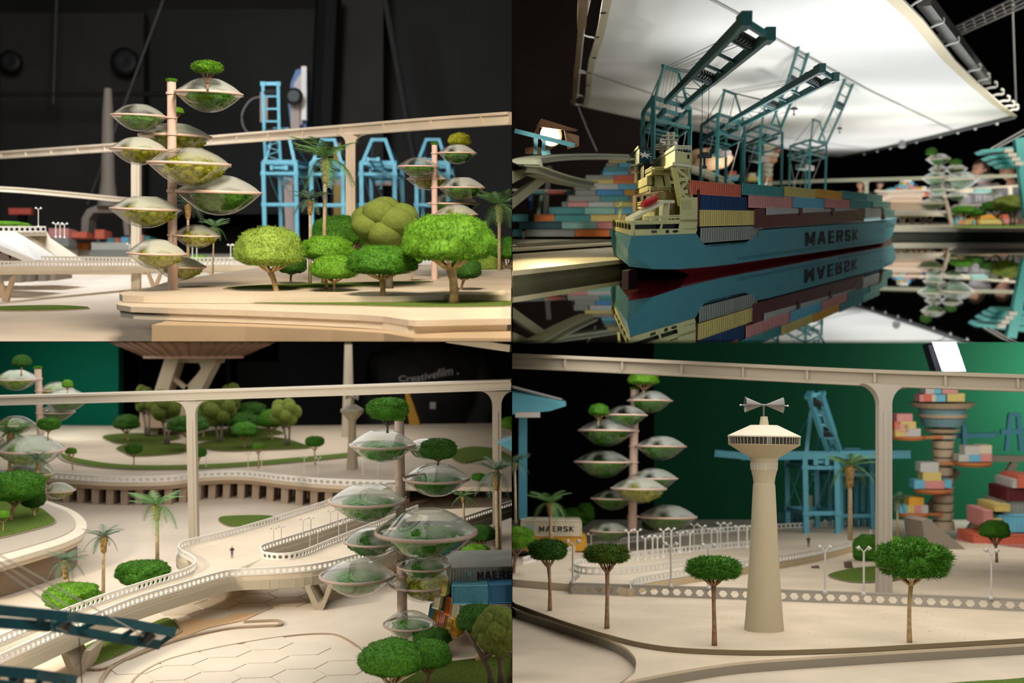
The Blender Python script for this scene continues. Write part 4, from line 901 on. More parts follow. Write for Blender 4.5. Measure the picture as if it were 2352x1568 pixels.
# lettering on the hull
GLY = {'M': (1.0, [[(0,0),(0,1)],[(0,1),(.5,.25)],[(.5,.25),(1,1)],[(1,1),(1,0)]]), 'A': (.95, [[(0,0),(.42,1)],[(.42,1),(.58,1)],[(.58,1),(1,0)],[(.2,.3),(.8,.3)]]), 'E': (.75, [[(0,0),(0,1)],[(0,1),(1,1)],[(0,.5),(.85,.5)],[(0,0),(1,0)]]),
 'R': (.85, [[(0,0),(0,1)],[(0,1),(.8,1)],[(.8,1),(1,.85)],[(1,.85),(1,.6)],[(1,.6),(.8,.46)],[(.8,.46),(0,.46)],[(.5,.46),(1,0)]]), 'S': (.8, [[(1,.85),(.85,1)],[(.85,1),(.15,1)],[(.15,1),(0,.85)],[(0,.85),(0,.65)],[(0,.65),(.15,.53)],[(.15,.53),(.85,.47)],[(.85,.47),(1,.35)],[(1,.35),(1,.15)],[(1,.15),(.85,0)],[(.85,0),(.15,0)],[(.15,0),(0,.15)]]),
 'K': (.85, [[(0,0),(0,1)],[(0,.4),(1,1)],[(.35,.58),(1,0)]])}
def text_mesh(s, bold=.02):
    """upright block capitals made of bars"""
    tot = sum(GLY[c][0]*.62 for c in s)+.15*(len(s)-1); x = 0; vs = []; fs = []; k = .093
    for c in s:
        wd = GLY[c][0]*.62
        for (a, b_) in GLY[c][1]:
            A_ = Vector((x+k+a[0]*(wd-2*k), k+a[1]*(1-2*k), 0)); Z_ = Vector((x+k+b_[0]*(wd-2*k), k+b_[1]*(1-2*k), 0)); d = (Z_-A_).normalized(); n_ = Vector((-d.y, d.x, 0))*k; o = len(vs)
            for q in (A_-d*k*.9-n_, Z_+d*k*.9-n_, Z_+d*k*.9+n_, A_-d*k*.9+n_): vs.append((q.x/tot, min(1, max(0, q.y))))
            fs.append((o, o+1, o+2, o+3))
        x += wd+.15
    return vs, fs
def lettering(name, s, bl, br, tl, m, parent, bold=.03, skew=0):
    """letters laid on the parallelogram bl, br, tl (world points)"""
    uv, fs = text_mesh(s, bold); bb = MB(); ex = Vector(br)-Vector(bl); ey = Vector(tl)-Vector(bl); bb.add([Vector(bl)+ex*u+ey*v for u, v in uv], fs); return bb.build(name, m, parent, world=parent is not None)
a0_, c0_ = ac(1849.5,566,-.008); a1_, _ = ac(1970.5,550,-.008); ct_ = ac(1847,533.5,-.008)[1]
lettering('lettering', 'MAERSK', SH(a0_,-.008,c0_), SH(a1_,-.008,c0_), SH(a0_,-.008,ct_), mat('letter_black', (.006,.006,.008), .5), ship, bold=.035)
# ---- containers on the ship, each one its own box
def shipc(x0, x1, yt, yb, c, label, b0=.01, dep=.5, ribs=26, grp='containers on the ship'):
    xm = (x0+x1)/2; a0, _ = ac(x0, yb, b0); a1, _ = ac(x1-.6, yb, b0)
    cb_ = ac(xm, (yb if not isinstance(yb, tuple) else sum(yb)/2), b0)[1]; ct_ = ac(xm, yt, b0)[1]
    me = container_mesh(ribs, c).copy(); ex = ud*(a1-a0); ey = vd*dep; ez = UB*(ct_-cb_); p = SH(a0, b0, cb_)
    for v in me.vertices: v.co = p + ex*(v.co.x+.5) + ey*(v.co.y+.5) + ez*v.co.z
    o = bpy.data.objects.new('shipping_container', me); COL.objects.link(o); tag(o, label, 'container', grp); return o
nth = ['first','second','third','fourth','fifth','sixth','seventh','eighth']
def row(name, items, **kw):
    for i, (x0, x1, yt, yb, c) in enumerate(items): shipc(x0, x1, yt, yb, c, '%s container, %s from the stern in the %s on the ship' % (CNAME[c], nth[i], name), **kw)
row('top row', [(1583,1702,419,449,'coral'),(1703,1800,425,450.5,'teal'),(1801,1874,431.5,453,'yellow'),(1875,1934,437,456,'amber'),(1935,1989,441,458.5,'teal'),(1990,2027,446,461.5,'mint')])
row('second row', [(1608,1715,449.5,482,'navy'),(1718,1820,449.5,478,'pink'),(1821,1892,454,477.5,'sky'),(1893,1952,457,477.5,'pink'),(1953,2003,459.5,478.5,'teal'),(2004,2043,462,479.5,'mint')])
row('third row', [(1604,1733,483,518,'yellow'),(1759,1836,477.5,494,'lightgrey'),(1843,1910,478.5,493.5,'lightgrey'),(1917,1980,479,492,'lightgrey'),(1986,2024,478.5,500,'lightgrey'),(2030,2054,481,497,'mint')])
row('bottom row', [(1608,1742,521,553,'grey')])
# ---- left quay (parallel to the ship)
HQ = .213; HQ2 = .187
def board(name, label, quad, h, th, m, cat='quay', st=B):
    q = [st.G(x, y, h) if not isinstance(x, Vector) else x for x, y in quad]; up = Vector((0,-st.s,1)).normalized(); t = thing(name, label, cat, q[0]); bb = MB(); bb.prism(q, -up*th); bb.build('top_board', m, t, world=True); return t, q, up
QM = mat('quay_cream', (.50,.44,.30), .38, var=.08, scale=2)
e0 = B.G(1176.5, 615.5, HQ); far = 9.5
pts = [e0+ud*(-.25)+Vector((.111,0,0)), e0+ud*far, e0+ud*far+vd*3, Vector((.003, e0.y+6, B.s*(e0.y+6)-HQ)), Vector((.003, e0.y-.25, B.s*(e0.y-.25)-HQ))]
t = thing('quay', 'long cream quay with warm light patches left of the ship stern', 'quay', e0); bb = MB(); bb.prism(pts[::-1], -UB*.02); bb.build('top_board', QM, t, world=True)
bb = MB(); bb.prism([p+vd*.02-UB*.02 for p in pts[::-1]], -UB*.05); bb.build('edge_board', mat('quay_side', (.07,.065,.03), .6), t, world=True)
e1 = B.G(1176.5, 573, HQ2); pts = [e1, e1+ud*far, e1+ud*far+vd*3, Vector((.003, e1.y+9, B.s*(e1.y+9)-HQ2))]
t = thing('quay', 'raised back strip of the quay carrying the stepped container stack', 'quay', e1); bb = MB(); bb.prism(pts[::-1], -UB*.012); bb.build('top_board', QM, t, world=True)
bb = MB()
for dv in (.5, .95): bb.beam(e1+vd*dv+UB*.004, e1+vd*dv+ud*7+UB*.004, .05, .008, UB)
bb.build('guide_rail', mat('quay_groove', (.12,.11,.06), .6), t, world=True)
# ---- stepped stack of containers behind the ship
rows = [(530,546,[(1178,1200,'teal'),(1208,1321,'grey'),(1322,1400,'orange'),(1401,1436,'teal')]),(512,528,[(1194,1290,'darkteal'),(1291,1371,'mint'),(1372,1440,'pink')]),
 (495.5,511,[(1176.5,1214,'teal'),(1227,1273,'orange'),(1274,1356,'teal'),(1357,1440,'yellow')]),(478.5,494,[(1261,1342,'teal'),(1343,1413,'mint'),(1414,1455,'sky')]),(466,477.5,[(1291,1303,'grey'),(1304,1350,'pink'),(1351,1410,'lightgrey'),(1411,1455,'yellow')]),
 (452,465,[(1306,1378,'grey'),(1379,1445,'teal'),(1446,1462,'grey')]),(438.5,451,[(1322,1369,'grey'),(1370,1433,'blue'),(1434,1462,'amber')]),(425,437.5,[(1320,1353,'grey'),(1357,1420,'lightgrey'),(1421,1463,'sky')]),
 (415,424.5,[(1346,1410,'yellow'),(1411,1463,'orange')]),(405,414.5,[(1346,1410,'grey'),(1411,1463,'coral')]),(396,404.5,[(1385,1443,'sky'),(1444,1463,'grey')]),(386.5,395.5,[(1387,1443,'teal'),(1444,1463,'pink')]),(377,386,[(1392,1420,'grey'),(1422,1463,'sky')]),(370,376.5,[(1398,1440,'yellow')])]
for r, (yt, yb, it) in enumerate(rows):
    Y = 9.9+r*.13; k = Y/F
    for i, (x0, x1, c) in enumerate(it):
        container(P(x0, yb+.5, Y), Vector(((x1-x0-.7)*k, 0, 0)), Vector((0,.5,.05)), Vector((0,0,(yb-yt)*k)), c, '%s container, %s from the left in the %s row up of the stepped stack' % (CNAME[c], nth[i], ['lowest','second','third','fourth','fifth','sixth','seventh','eighth','ninth','tenth','eleventh','twelfth','thirteenth','topmost'][r]), 'stepped stack of containers beside the ship', 20)
# ---- cranes
def trcrane(label, fl, fr, bl, boom, m=TEALC, hb=2.45, **kw):
    a, _ = ac(fl[0], 497.001, hb); O1 = SH(a, hb, .06); c = ac(fl[0], fl[1], hb)[1]; a, _c = ac(fl[0], fl[1], hb); O1 = SH(a, hb, .06)
    a2 = ac(fr[0], fr[1], hb)[0]; ex = ud*(a2-a); ez = UB*(c-.06)
    # depth of the portal from the back leg
    p, q = solve(O1+ez, vd, UB, bl[0], bl[1]); ey = vd*p; Oc = O1+ex*.5+ey*.5
    pts = []
    for (x, y) in boom: p, q = solve(Oc, ey, ez, x, y); pts.append((0, p, q))
    return crane(label, Oc, ex, ey, ez, m, boom=pts, wt=(fr[0]-fl[0])*1.25*(O1+ez).y/F, **kw)
trcrane('nearest teal crane with long boom over the ship stern', (1501,224), (1585,249), (1477,262), [(1548,240),(1612,181),(1741,63)], boomw=.46, boomth=.075, leg=.085, aframe=.25, brace=.42, cablelen=.42, detail=2)
trcrane('second teal crane with low boom reaching right', (1649,262), (1710,282), (1611,289), [(1690,283),(1764,243),(1902,168)], boomw=.46, boomth=.075, leg=.085, aframe=.22, brace=.42, detail=2)
trcrane('third teal crane with steeply raised boom', (1747,288), (1797,303), (1704,309), [(1782,292),(1822,190),(1859,68)], boomw=.44, boomth=.07, leg=.085, aframe=.22, brace=.42, detail=2, cablelen=.25)
trcrane('farthest teal crane with steeply raised boom at right', (1861,321), (1898,338), (1815,335), [(1889,328),(1926,246),(1968,143)], boomw=.5, boomth=.08, leg=.10, aframe=.24, brace=.42, detail=2, cablelen=.25)
# ---- white silk stretched overhead on its pipe frame
hs = -1.32
SILK = mat('white_silk', (.80,.79,.76), .85, bump=.5, bscale=5, spec=.1)
def SK(x, y, d=0): return B.G(x, y, hs+d)
left = [(1384,0),(1374,60),(1366,95),(1352,140),(1347,180),(1345,215),(1339,245)]
top = [(1480,-900),(1420,-330),(1393,-90)]
rightp = [(2335,265),(2300,240),(2250,195),(2195,140),(2160,95),(2120,45),(2075,0),(2000,-90),(1900,-330),(1760,-900)]
bot = [(1339,245),(1520,285),(1700,322),(1900,358),(1930,360),(2000,345),(2150,310),(2335,268)]
outl = [SK(x, y) for x, y in top+left[:-1]] + [SK(x, y) for x, y in bot] + [SK(x, y) for x, y in rightp[1:]]
t = thing('silk_sheet', 'huge white silk sheet stretched flat above the ship and cranes', 'fabric sheet', SK(1800,200)); bb = MB(); bb.prism(outl, UB*.01); bb.build('cloth', SILK, t, world=True)
bb = MB(); lp = [SK(x, y, .012) for x, y in top[1:]+left]; rp = [SK(x, y, .012) for x, y in rightp[:-1]]
for L_, w_, s_ in ((lp, .055, 1), (rp, .10, -1)):
    for i in range(len(L_)-1): a_, c_ = L_[i], L_[i+1]; o_ = Vector((w_*s_,0,0)); bb.hexa([a_, a_+o_, a_+o_-UB*.004, a_-UB*.004], [c_, c_+o_, c_+o_-UB*.004, c_-UB*.004])
bb.build('hem', mat('hem_tan', (.60,.52,.36), .8), t, world=True)
SEAM = mat('seam_grey', (.40,.39,.36), .8); bb = MB()
for (x0,y0_),(x1,y1_) in (((1634,0),(1722,47)),((1773,85),(1990,205)),((1990,205),(2190,300)),((1360,170),(1500,217)),((1595,250),(1730,300)),((1800,315),(1990,342))): bb.beam(SK(x0,y0_,.012), SK(x1,y1_,.012), .022, .004, UB)
bb.build('seam', SEAM, t, world=True)
rope = mat('white_rope', (.75,.73,.68), .6)
for i, (x, y) in enumerate([(1386,30),(1371,86),(1365,133),(1354,168),(1351,197),(1343,222)]):
    bb = MB(); p = SK(x, y, .02); bb.lathe([(.012,-.003),(.022,0),(.012,.003)], p, 12); bb.build('grommet', DARKMET, t, world=True)
bb = MB(); bb.beam(SK(1339,0,-.0), SK(1336,52,0), .06, .08); bb.beam(SK(1336,50,0), SK(1323,165,0), .038, .05); bb.beam(SK(1323,165,0), SK(1318,236,0), .042, .05); tag(bb.build('frame_pipe', mat('pipe_brown', (.26,.17,.09), .5)), 'tan frame pipe hanging left of the silk sheet', 'pipe')
for i, pts_ in enumerate([[(1367,87),(1350,84),(1338,80),(1330,84)],[(1354,168),(1335,162),(1322,160),(1330,166),(1354,169)],[(1345,223),(1328,218),(1320,216),(1326,222)],[(1340,243),(1320,238),(1310,230),(1318,240),(1338,240)],[(1355,0),(1344,50),(1340,82),(1332,160),(1326,225)],[(1328,245),(1350,300),(1371,347)],[(1352,2),(1342,55)]]):
    bb = MB(); bb.tube(bez([P(x, y, SK(1340, y if y < 245 else 245).y) for x, y in pts_], 4), .006, 5); tag(bb.build('tie_rope', rope), ['short rope tying the upper left silk hem to the pipe','rope pair tying the middle left silk hem to the pipe','short rope tying the low left silk hem to the pipe','knotted rope at the lower left silk corner','long rope running down the left frame pipe','thin rope hanging from the lower left silk corner','second rope beside the left frame pipe at the top'][i], 'rope', 'ropes on the left silk edge')
bb = MB(); bb.beam(SK(2122,0,-.1), SK(2266,185,-.1), .09, .08); tag(bb.build('frame_pipe', mat('pipe_dark', (.06,.055,.045), .4)), 'dark slanting frame pipe outside the right silk edge', 'pipe')
for i, (x, y, x2, y2) in enumerate([(2086,20,2118,-6),(2128,70,2165,48),(2160,112,2200,92),(2216,168,2250,154),(2244,188,2270,176),(2258,207,2287,196),(2278,221,2302,213),(2293,235,2316,228),(2306,246,2327,240),(2318,255,2336,248)]):
    p = SK(x, y); Y = p.y; bb = MB(); bb.tube(bez([P(x, y, Y), P(x*.5+x2*.5, y*.5+y2*.5, Y), P(x2+1, y2+3, Y), P(x2+2, y2-6, Y), P(x2-3, y2-8, Y)], 4), .009 if y < 150 else .013, 6); tag(bb.build('bungee_hook', rope), 'white bungee hook, %s from the top along the right silk edge' % (nth+['ninth','tenth'])[i], 'hook', 'bungee hooks on the right silk edge')
bb = MB()
for dy in (0, 12, 24, 34):
    bb.tube([P(2145, 86+dy*.6, 17), P(2352, -16+dy*.9, 13)], .012, 6)
for i in range(9): f = i/9; bb.tube([P(2145+200*f, 86-102*f, 17-4*f), P(2150+205*f, 108-100*f, 17-4*f)], .007, 4)
tag(bb.build('lighting_truss', mat('truss_metal', (.45,.45,.45), .35, metal=.6)), 'bright tube truss crossing the upper right corner', 'truss')
bb = MB(); bb.tube([P(2325,-5,15), P(2334,250,16)], .010, 5); tag(bb.build('hanging_cable', CABLE), 'thin cable hanging down to the right silk corner', 'cable')
bb = MB(); bb.tube([SK(1940,360,.02), SK(2150,312,.02), SK(2330,268,.02)], .028, 8); bb.build('edge_pipe', DARKMET, t, world=True)
for i, x in enumerate([1985,2015,2045,2075,2105,2160,2200,2240,2290]):
    y = 360-(x-1940)*.236; bb = MB(); p = SK(x, y+1, .0); bb.tube([p+Vector((0,0,-.05)), p+Vector((0,0,.05))], .018, 6); bb.build('clip', rope, t, world=True)
bb = MB(); bb.lathe([(.02,0),(.055,.02),(.055,.09),(.02,.12)], P(2072,340,18), 12); bb.tube([P(2072,340,18), P(2072,322,18)], .02, 6); tag(bb.build('hanging_lamp', mat('grey_glass', (.25,.25,.26), .2)), 'small grey fixture hanging from the far silk edge', 'lamp')
# ---- film lamp with barn doors on the left
YL = 6.8; k = YL/F; t = thing('film_lamp', 'glowing round film lamp with barn doors left of the cranes', 'film lamp', P(1262,312,YL))
spot('film_lamp_light', (.21, 6.68, 1.12), (.60, 5.6, .42), 46, (1,.80,.36), 70, .05, .6); R_ = Matrix.Rotation(math.pi/2, 3, 'X') @ Matrix.Rotation(.25, 3, 'Y'); EM = mat('lamp_glow', (1,.9,.7), .5, emit=((1,.78,.42), 22))
bb = MB(); bb.lathe([(0,-.0),(22*k,.0)], P(1264,311,YL), 28, R_); bb.build('lens', EM, t, world=True)
bb = MB(); bb.lathe([(22*k,.0),(26*k,.015),(28*k,0),(28*k,-.12),(15*k,-.18),(0,-.18)], P(1264,311,YL), 28, R_); bb.build('housing', mat('lamp_housing', (.12,.08,.05), .4, metal=.5), t, world=True)
BD = mat('barn_door', (.16,.09,.05), .4)
for q_ in ([(1232,290),(1243,272),(1328,298),(1322,302)],[(1222,312),(1240,282),(1236,330),(1226,335)],[(1296,300),(1330,312),(1330,335),(1304,342)],[(1206,340),(1230,336),(1262,345),(1255,355),(1206,352)]):
    bb = MB(); bb.prism([P(x, y, YL-.1-.015*i) for i, (x, y) in enumerate(q_)], (0,.012,0)); bb.build('barn_door', BD, t, world=True)
t = thing('harbour_crane', 'pale blue crane beam on two posts in front of the glowing lamp', 'crane', P(1250,350,6.1))
bb = MB(); bb.beam(P(1186,301,6.1), P(1316,333,5.9), .03, .022); bb.build('beam', BLUE, t, world=True)
bb = MB(); bb.beam(P(1230,354,6.15), P(1231,314,6.15), .02); bb.build('post', BLUE, t, world=True); bb = MB(); bb.beam(P(1247,354,6.1), P(1250,320,6.1), .02); bb.build('post', BLUE, t, world=True); bb = MB(); bb.beam(P(1244,354,6.08), P(1264,350,6.08), .03, .02); bb.build('bracket', BLUE, t, world=True)
# ---- loop of elevated track at the left
RM = mat('rail_greenish', (.42,.42,.30), .5)
loop = bez([P(1352,417,9.6), P(1300,407,8.8), P(1252,393,8.2), P(1214,377,8.0), P(1203,366,8.6), P(1240,358,9.6), P(1300,354,10.6), P(1380,354,11.6), P(1460,359,12.4), P(1560,376,13.2), P(1640,402,13.6), P(1690,432,13.8)], 7)
monorail('curved elevated track loop at the left behind the ship', loop, UB.normalized(), .16, .05, RM)
for i, (x0,y0_,x1,y1_,w_) in enumerate([(1150,484,1250,404,.06),(1150,420,1236,376,.07)]):
    bb = MB(); bb.beam(P(x0,y0_,8.0), P(x1,y1_,8.3), w_, .06); tag(bb.build('track_strut', RM), ['lower slanting strut under the curved track loop at the left edge','upper slanting strut meeting the curved track loop at the left edge'][i], 'strut')
monorail('straight thin white rail behind the container stack at left', [P(1150,433,11.5), P(1330,437,11.8)], UB.normalized(), .05, .02, IVORY)
for i, (x0, x1, c) in enumerate([(1212,1251,'teal'),(1258,1297,'coral'),(1302,1322,'teal')]):
    Y = 11.6; k = Y/F; container(P(x0, 445, Y), Vector(((x1-x0)*k,0,0)), Vector((0,.15,.01)), Vector((0,0,7*k)), c, '%s car hanging under the thin white rail, %s from the left' % (CNAME[c], nth[i]), 'cars on the thin rail', 8, name='rail_car')
for i, (x0,y0_,x1,y1_,w_,cc,Y) in enumerate([(1262,382,1252,496,.05,(.10,.09,.07),12.5),(1246,440,1236,496,.035,(.12,.25,.12),12)]):
    bb = MB(); bb.beam(P(x0,y0_,Y), P(x1,y1_,Y), w_); tag(bb.build('stand_post', mat('post_b%d' % i, cc, .5)), ['grey post behind the white rail at left','green post beside the grey post at left'][i], 'post')
bb = MB(); bb.lathe([(.0,0),(.022,.0),(.026,.04),(.03,.10),(.026,.16),(.0,.17)], P(1217,482,12), 12); tag(bb.build('hand_tool', mat('tool_blue', (.01,.06,.20), .4), smooth=True), 'dark blue hand tool hanging at the far left behind the stack', 'tool')
# ---- right quay with pods, trees and buildings
HR = .132
yq = B.Y(545, HW); zq = lambda y, h: Vector((0, y, B.s*y-h))
x_l = P(1985,0,yq).x
t = thing('far_quay', 'pale quay with dark side running across the water at the right', 'quay', Vector((x_l, yq, 0)))
bb = MB(); q = [zq(yq, HR)+Vector((x_l,0,0)), zq(yq, HR)+Vector((9,0,0)), zq(29, HR)+Vector((14,0,0)), zq(29, HR)+Vector((x_l+1.5,0,0))]; bb.prism(q[::1], -UB*.07); bb.build('top_board', mat('quay_pale', (.55,.50,.40), .6), t, world=True)
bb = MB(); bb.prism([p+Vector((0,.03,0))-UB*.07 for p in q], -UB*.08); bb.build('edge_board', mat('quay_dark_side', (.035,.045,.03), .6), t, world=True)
lawn(B, 'lawn on the far quay under the right hand trees', [(2190,519),(2240,517),(2352,516),(2420,516),(2420,521),(2300,522),(2200,522)], HR, th=.01)
tw, cs = terrarium_tower(B, 'leaning pale poled glass terrarium tower on the far quay', 2186, 517, 377, 4.6, [
 (2150,366,27,.5,1,1,1.1),(2166,388,22,-1,0,1,1),(2196,389,25,.4,1,1,1),(2143,408,30,.5,0,1,1),(2199,414,42,.6,0,1,1.1),(2150,434,25,.4,0,1,1),(2164,448,21,-1,0,1,.8),(2196,449,23,.4,0,1,1),(2140,466,31,.5,0,1,1),(2192,490,24,-.6,0,1,1)], Y=17.6, tx=2153, polem=mat('pole_sand', (.50,.42,.32), .5), cap=False, glassm=GLASSC, mossm=(LEAFD, LEAFD, LEAFD))
moss_tree(B, 'slanting bonsai in the topmost pod of the leaning tower', 2146, 366, 2140, 340, 357, 26, Y=17.3, kind='umbrella', m=LEAFD, tr=1.2, group='bonsai in pods of the leaning tower', name='bonsai', zb=6)
moss_tree(B, 'bonsai in the right upper pod of the leaning tower', 2193, 388, 2195, 366, 379, 28, Y=17.3, kind='umbrella', m=LEAFD, tr=1.2, group='bonsai in pods of the leaning tower', name='bonsai', zb=6)
moss_tree(B, 'green umbrella tree right of the leaning tower on the far quay', 2218, 517, 2213, 473, 490, 52, Y=16.9, m=LEAFG, tr=2.2, var=1, zb=16)
moss_tree(B, 'smaller green umbrella tree beside it on the far quay', 2245, 517, 2241, 480, 496, 46, Y=17.2, m=LEAFD, tr=2, var=2, zb=14)
moss_tree(B, 'dark green umbrella tree behind the lobed tree on the far quay', 2305, 516, 2286, 461, 484, 62, Y=17.4, m=LEAFD, bark=BARKR, tr=3, var=3, zb=18)
lobe_tree(B, 'olive lobed felt tree at the right end of the far quay', 2326, 516, 2320, 449, 484, 80, Y=16.8, m=FELTD, seed=4, nl=14, tr=5, legs=2)
palm(B, 'small palm on the upper level behind the lobed tree', 2292, 470, 2285, 438, 16, Y=19.5, tr=2.5, fib=8, m=PALMD, seed=3)
monorail('upper pale rail beam behind the leaning tower', [P(1768,417,19), P(1900,411,19), P(2100,406,19), P(2400,398,19)], UB.normalized(), .10, .05, RM)
monorail('lower bright rail beam behind the leaning tower', [P(2010,437,20), P(2180,434,19.5), P(2400,421,19)], UB.normalized(), .06, .03, IVORY)
pylon('short curved headed pylon under the upper pale rail', P(1990,460,19), P(1990,416,19), UB, .05, .05, .15, RM); pylon('pylon under the lower rail near the right edge', P(2322,470,19.2), P(2320,430,19.2), UB, .05, .05, .07, IVORY)
for i, (x0, x1, c) in enumerate([(2205,2236,'cream'),(2240,2277,'mint')]):
    Y = 19; k = Y/F; container(P(x0, 442, Y), Vector(((x1-x0)*k,0,0)), Vector((0,.2,.02)), Vector((0,0,8*k)), c, '%s car hanging under the lower rail at right' % CNAME[c], 'cars under the lower rail', 8, name='rail_car')
# block building with containers on the roof
t = thing('model_building', 'sand coloured block building with small containers on its roof', 'building', P(2090,490,21)); BS = mat('sand_block', (.55,.42,.31), .7)
for (x0, x1, yt, yb, Y, nm) in ((2046,2118,450,490,21,'wall'),(2040,2124,441,450,20.8,'roof'),(2118,2152,460,490,21.2,'annex'),(2046,2104,432,441,21,'roof_step')):
    a_ = P(x0, yb, Y); c_ = P(x1, yt, Y); bb = MB(); bb.span(a_.x, c_.x, Y, Y+.8, a_.z, c_.z); bb.build(nm, BS, t, world=True)
rr = [('white',2076,2094,412,418),('yellow',2074,2081,418,425),('orange',2081,2087,418,425),('sky',2087,2099,418,425),('sky',2064,2080,425,432),('mint',2080,2088,425,432),('pink',2086,2098,425,434),('pink',2092,2105,429,438),('amber',2104,2118,430,438),('coral',2057,2073,432,439),('lightgrey',2073,2086,433,440),('sky',2045,2058,432,438),('white',2118,2128,429,436),('navy',2119,2133,437,442),('coral',2122,2136,443,450),('sky',2047,2066,440,446),('navy',2098,2108,424,430)]
for i, (c, x0, x1, yt, yb) in enumerate(rr):
    Y = 20.9; k = Y/F; container(P(x0, yb, Y), Vector(((x1-x0)*k,0,0)), Vector((0,.2,.02)), Vector((0,0,(yb-yt)*k)), c, 'tiny %s container piled on the sand block building, %s' % (CNAME[c], 'upper part of the pile' if yb < 432 else 'lower part of the pile'), 'tiny containers on the block building', 6)
t = thing('pedestrian_bridge', 'pale footbridge on V supports left of the leaning tower', 'bridge', P(2110,495,19)); bb = MB(); bb.prism([P(2040,488,18.6), P(2172,489,18.6), P(2172,487,19.6), P(2040,486,19.6)], (0,0,-.05)); bb.build('deck', IVORY, t, world=True)
hex_rail([P(2045,488,18.6), P(2172,489,18.6)], UB.normalized(), .03, .04, .006, WHITE, parent=t)
for i, x in enumerate([2072,2094,2120,2136]): 
    o = MB_v(.07, .13, mat('support_tan2', (.40,.32,.24), .7)); tag(o, 'V shaped support, %s from the left under the far footbridge' % nth[i], 'bridge support', 'V supports of the far footbridge'); o.location = P(x, 514, 18.7+.2*i); 
for i in range(14): 
    x = 2062+i*8.6; street_lamp(B, 'tiny white lamp on the far footbridge' , x, 488, 476, Y=19.2, spread=3, pw=.8, group='tiny lamps on the far footbridge') if i < 10 else None
for i, x in enumerate([2203,2208,2214,2220,2226,2244,2251,2262,2266,2271,2277,2334,2339,2344]): street_lamp(B, 'tiny white lamp above the far lettered container', x, 464, 449, Y=19.6, spread=3, pw=.9, group='tiny lamps above the lettered container')
a_ = P(2205,482,19); k = 19/F; o = container(a_, Vector((60*k,0,0)), Vector((0,.3,.03)), Vector((0,0,13*k)), 'lightgrey', 'grey container with dark lettering behind the far quay trees', None, 20); lettering('lettering', 'MAERSK', a_+Vector((25*k,-.02,3*k)), a_+Vector((58*k,-.02,3*k)), a_+Vector((25*k,-.02,9*k)), mat('letter_black', (.006,.006,.008), .5), o)
cc = [('sky',2193,2201,503,515),('amber',2201,2209,504,515),('pink',2209,2217,504,515),('yellow',2219,2226,504,515),('yellow',2226,2232,504,515),('mint',2234,2241,504,515),('amber',2243,2249,504,515),('sky',2205,2218,497,504),('amber',2230,2240,500,504),('amber',2252,2292,492,502),('yellow',2250,2304,503,514),('orange',2292,2299,492,503),('coral',2302,2318,492,502),('pink',2304,2336,502,513)]
for i, (c, x0, x1, yt, yb) in enumerate(cc):
    Y = 18.2; k = Y/F; container(P(x0, yb+1, Y), Vector(((x1-x0)*k,0,0)), Vector((0,.2,.02)), Vector((0,0,(yb-yt)*k)), c, '%s container under the lettered one on the far quay, %s from the left' % (CNAME[c], (nth+['ninth','tenth','eleventh','twelfth','thirteenth','last'])[i]), 'containers on the far quay', 8)
# pastel stack and grey cone tower glimpsed between the cranes
t = thing('striped_tower', 'blurred tower of stacked round discs seen between the cranes', 'model tower', P(1763,440,17))
for i in range(10):
    bb = MB(); y = 440-i*11; r_ = (12,11,11,12,12,13,22,26,17,20)[i]*17/F; bb.lathe([(r_*.8,0),(r_,.03),(r_,.05),(r_*.8,.06)], P(1763,y,17), 20, cap=True); bb.build('disc', mat('disc_orange', (.55,.27,.12), .7) if i in (2,6) else mat('disc_cream', (.50,.46,.33), .7), t, world=True)
for i, (c, x0, x1, yt, yb) in enumerate([('coral',1675,1691,394,402),('lightgrey',1672,1698,402,408),('sky',1672,1696,408,414),('cream',1722,1736,398,406),('yellow',1718,1744,406,416),('coral',1783,1792,334,350)]):
    Y = 17; k = Y/F; container(P(x0, yb, Y), Vector(((x1-x0)*k,0,0)), Vector((0,.2,.02)), Vector((0,0,(yb-yt)*k)), c, '%s model container seen far between the crane legs' % CNAME[c], 'far containers between the crane legs', 6)
bb = MB(); bb.lathe([(.0,.0),(.22,.05),(.30,.16),(.24,.26),(.0,.30)], P(1632,392,16), 20); tag(bb.build('round_lamp', mat('lamp_disc', (.75,.45,.25), .5), smooth=True), 'round warm coloured lamp housing behind the second crane', 'lamp')
lettering('lettering', 'MAERSK', P(1676,404.8,16.96), P(1694,404.8,16.96), P(1676,402.6,16.96), mat('letter_black', (.006,.006,.008), .5), [o for o in bpy.data.objects if o.get('group') == 'far containers between the crane legs'][1])
# teal crane booms at the right edge
t = thing('stacked_crane', 'bright teal crane with several tilted blades at the upper right edge', 'crane', P(2350,470,15)); TB = mat('teal_bright', (.018,.19,.185), .5)
for i, (x0,y0_,x1,y1_) in enumerate([(2255,344,2380,330),(2270,358,2380,345),(2284,368,2380,358),(2298,376,2380,368)]):
    bb = MB(); bb.prism([P(x0,y0_,15), P(x0+8,y0_+6,15), P(x1,y1_+13,15), P(x1,y1_,15)], (0,.25,0)); bb.build('blade', TB, t, world=True)
bb = MB(); bb.beam(P(2362,500,15), P(2340,318,15), .09, .12); bb.build('mast', TB, t, world=True)
bb = MB(); bb.tube([P(2275,342,15), P(2380,282,15)], .008, 5); bb.tube([P(2290,340,15), P(2380,292,15)], .008, 5); bb.build('stay_cable', CABLE, t, world=True)
for i in range(4): bb = MB(); p = P(2316+i*8, 346+i*10, 14.9); bb.box(p, (.10,.05,.045)); bb.build('hoist_box', mat('hoist_grey', (.30,.28,.24), .6), t, world=True)
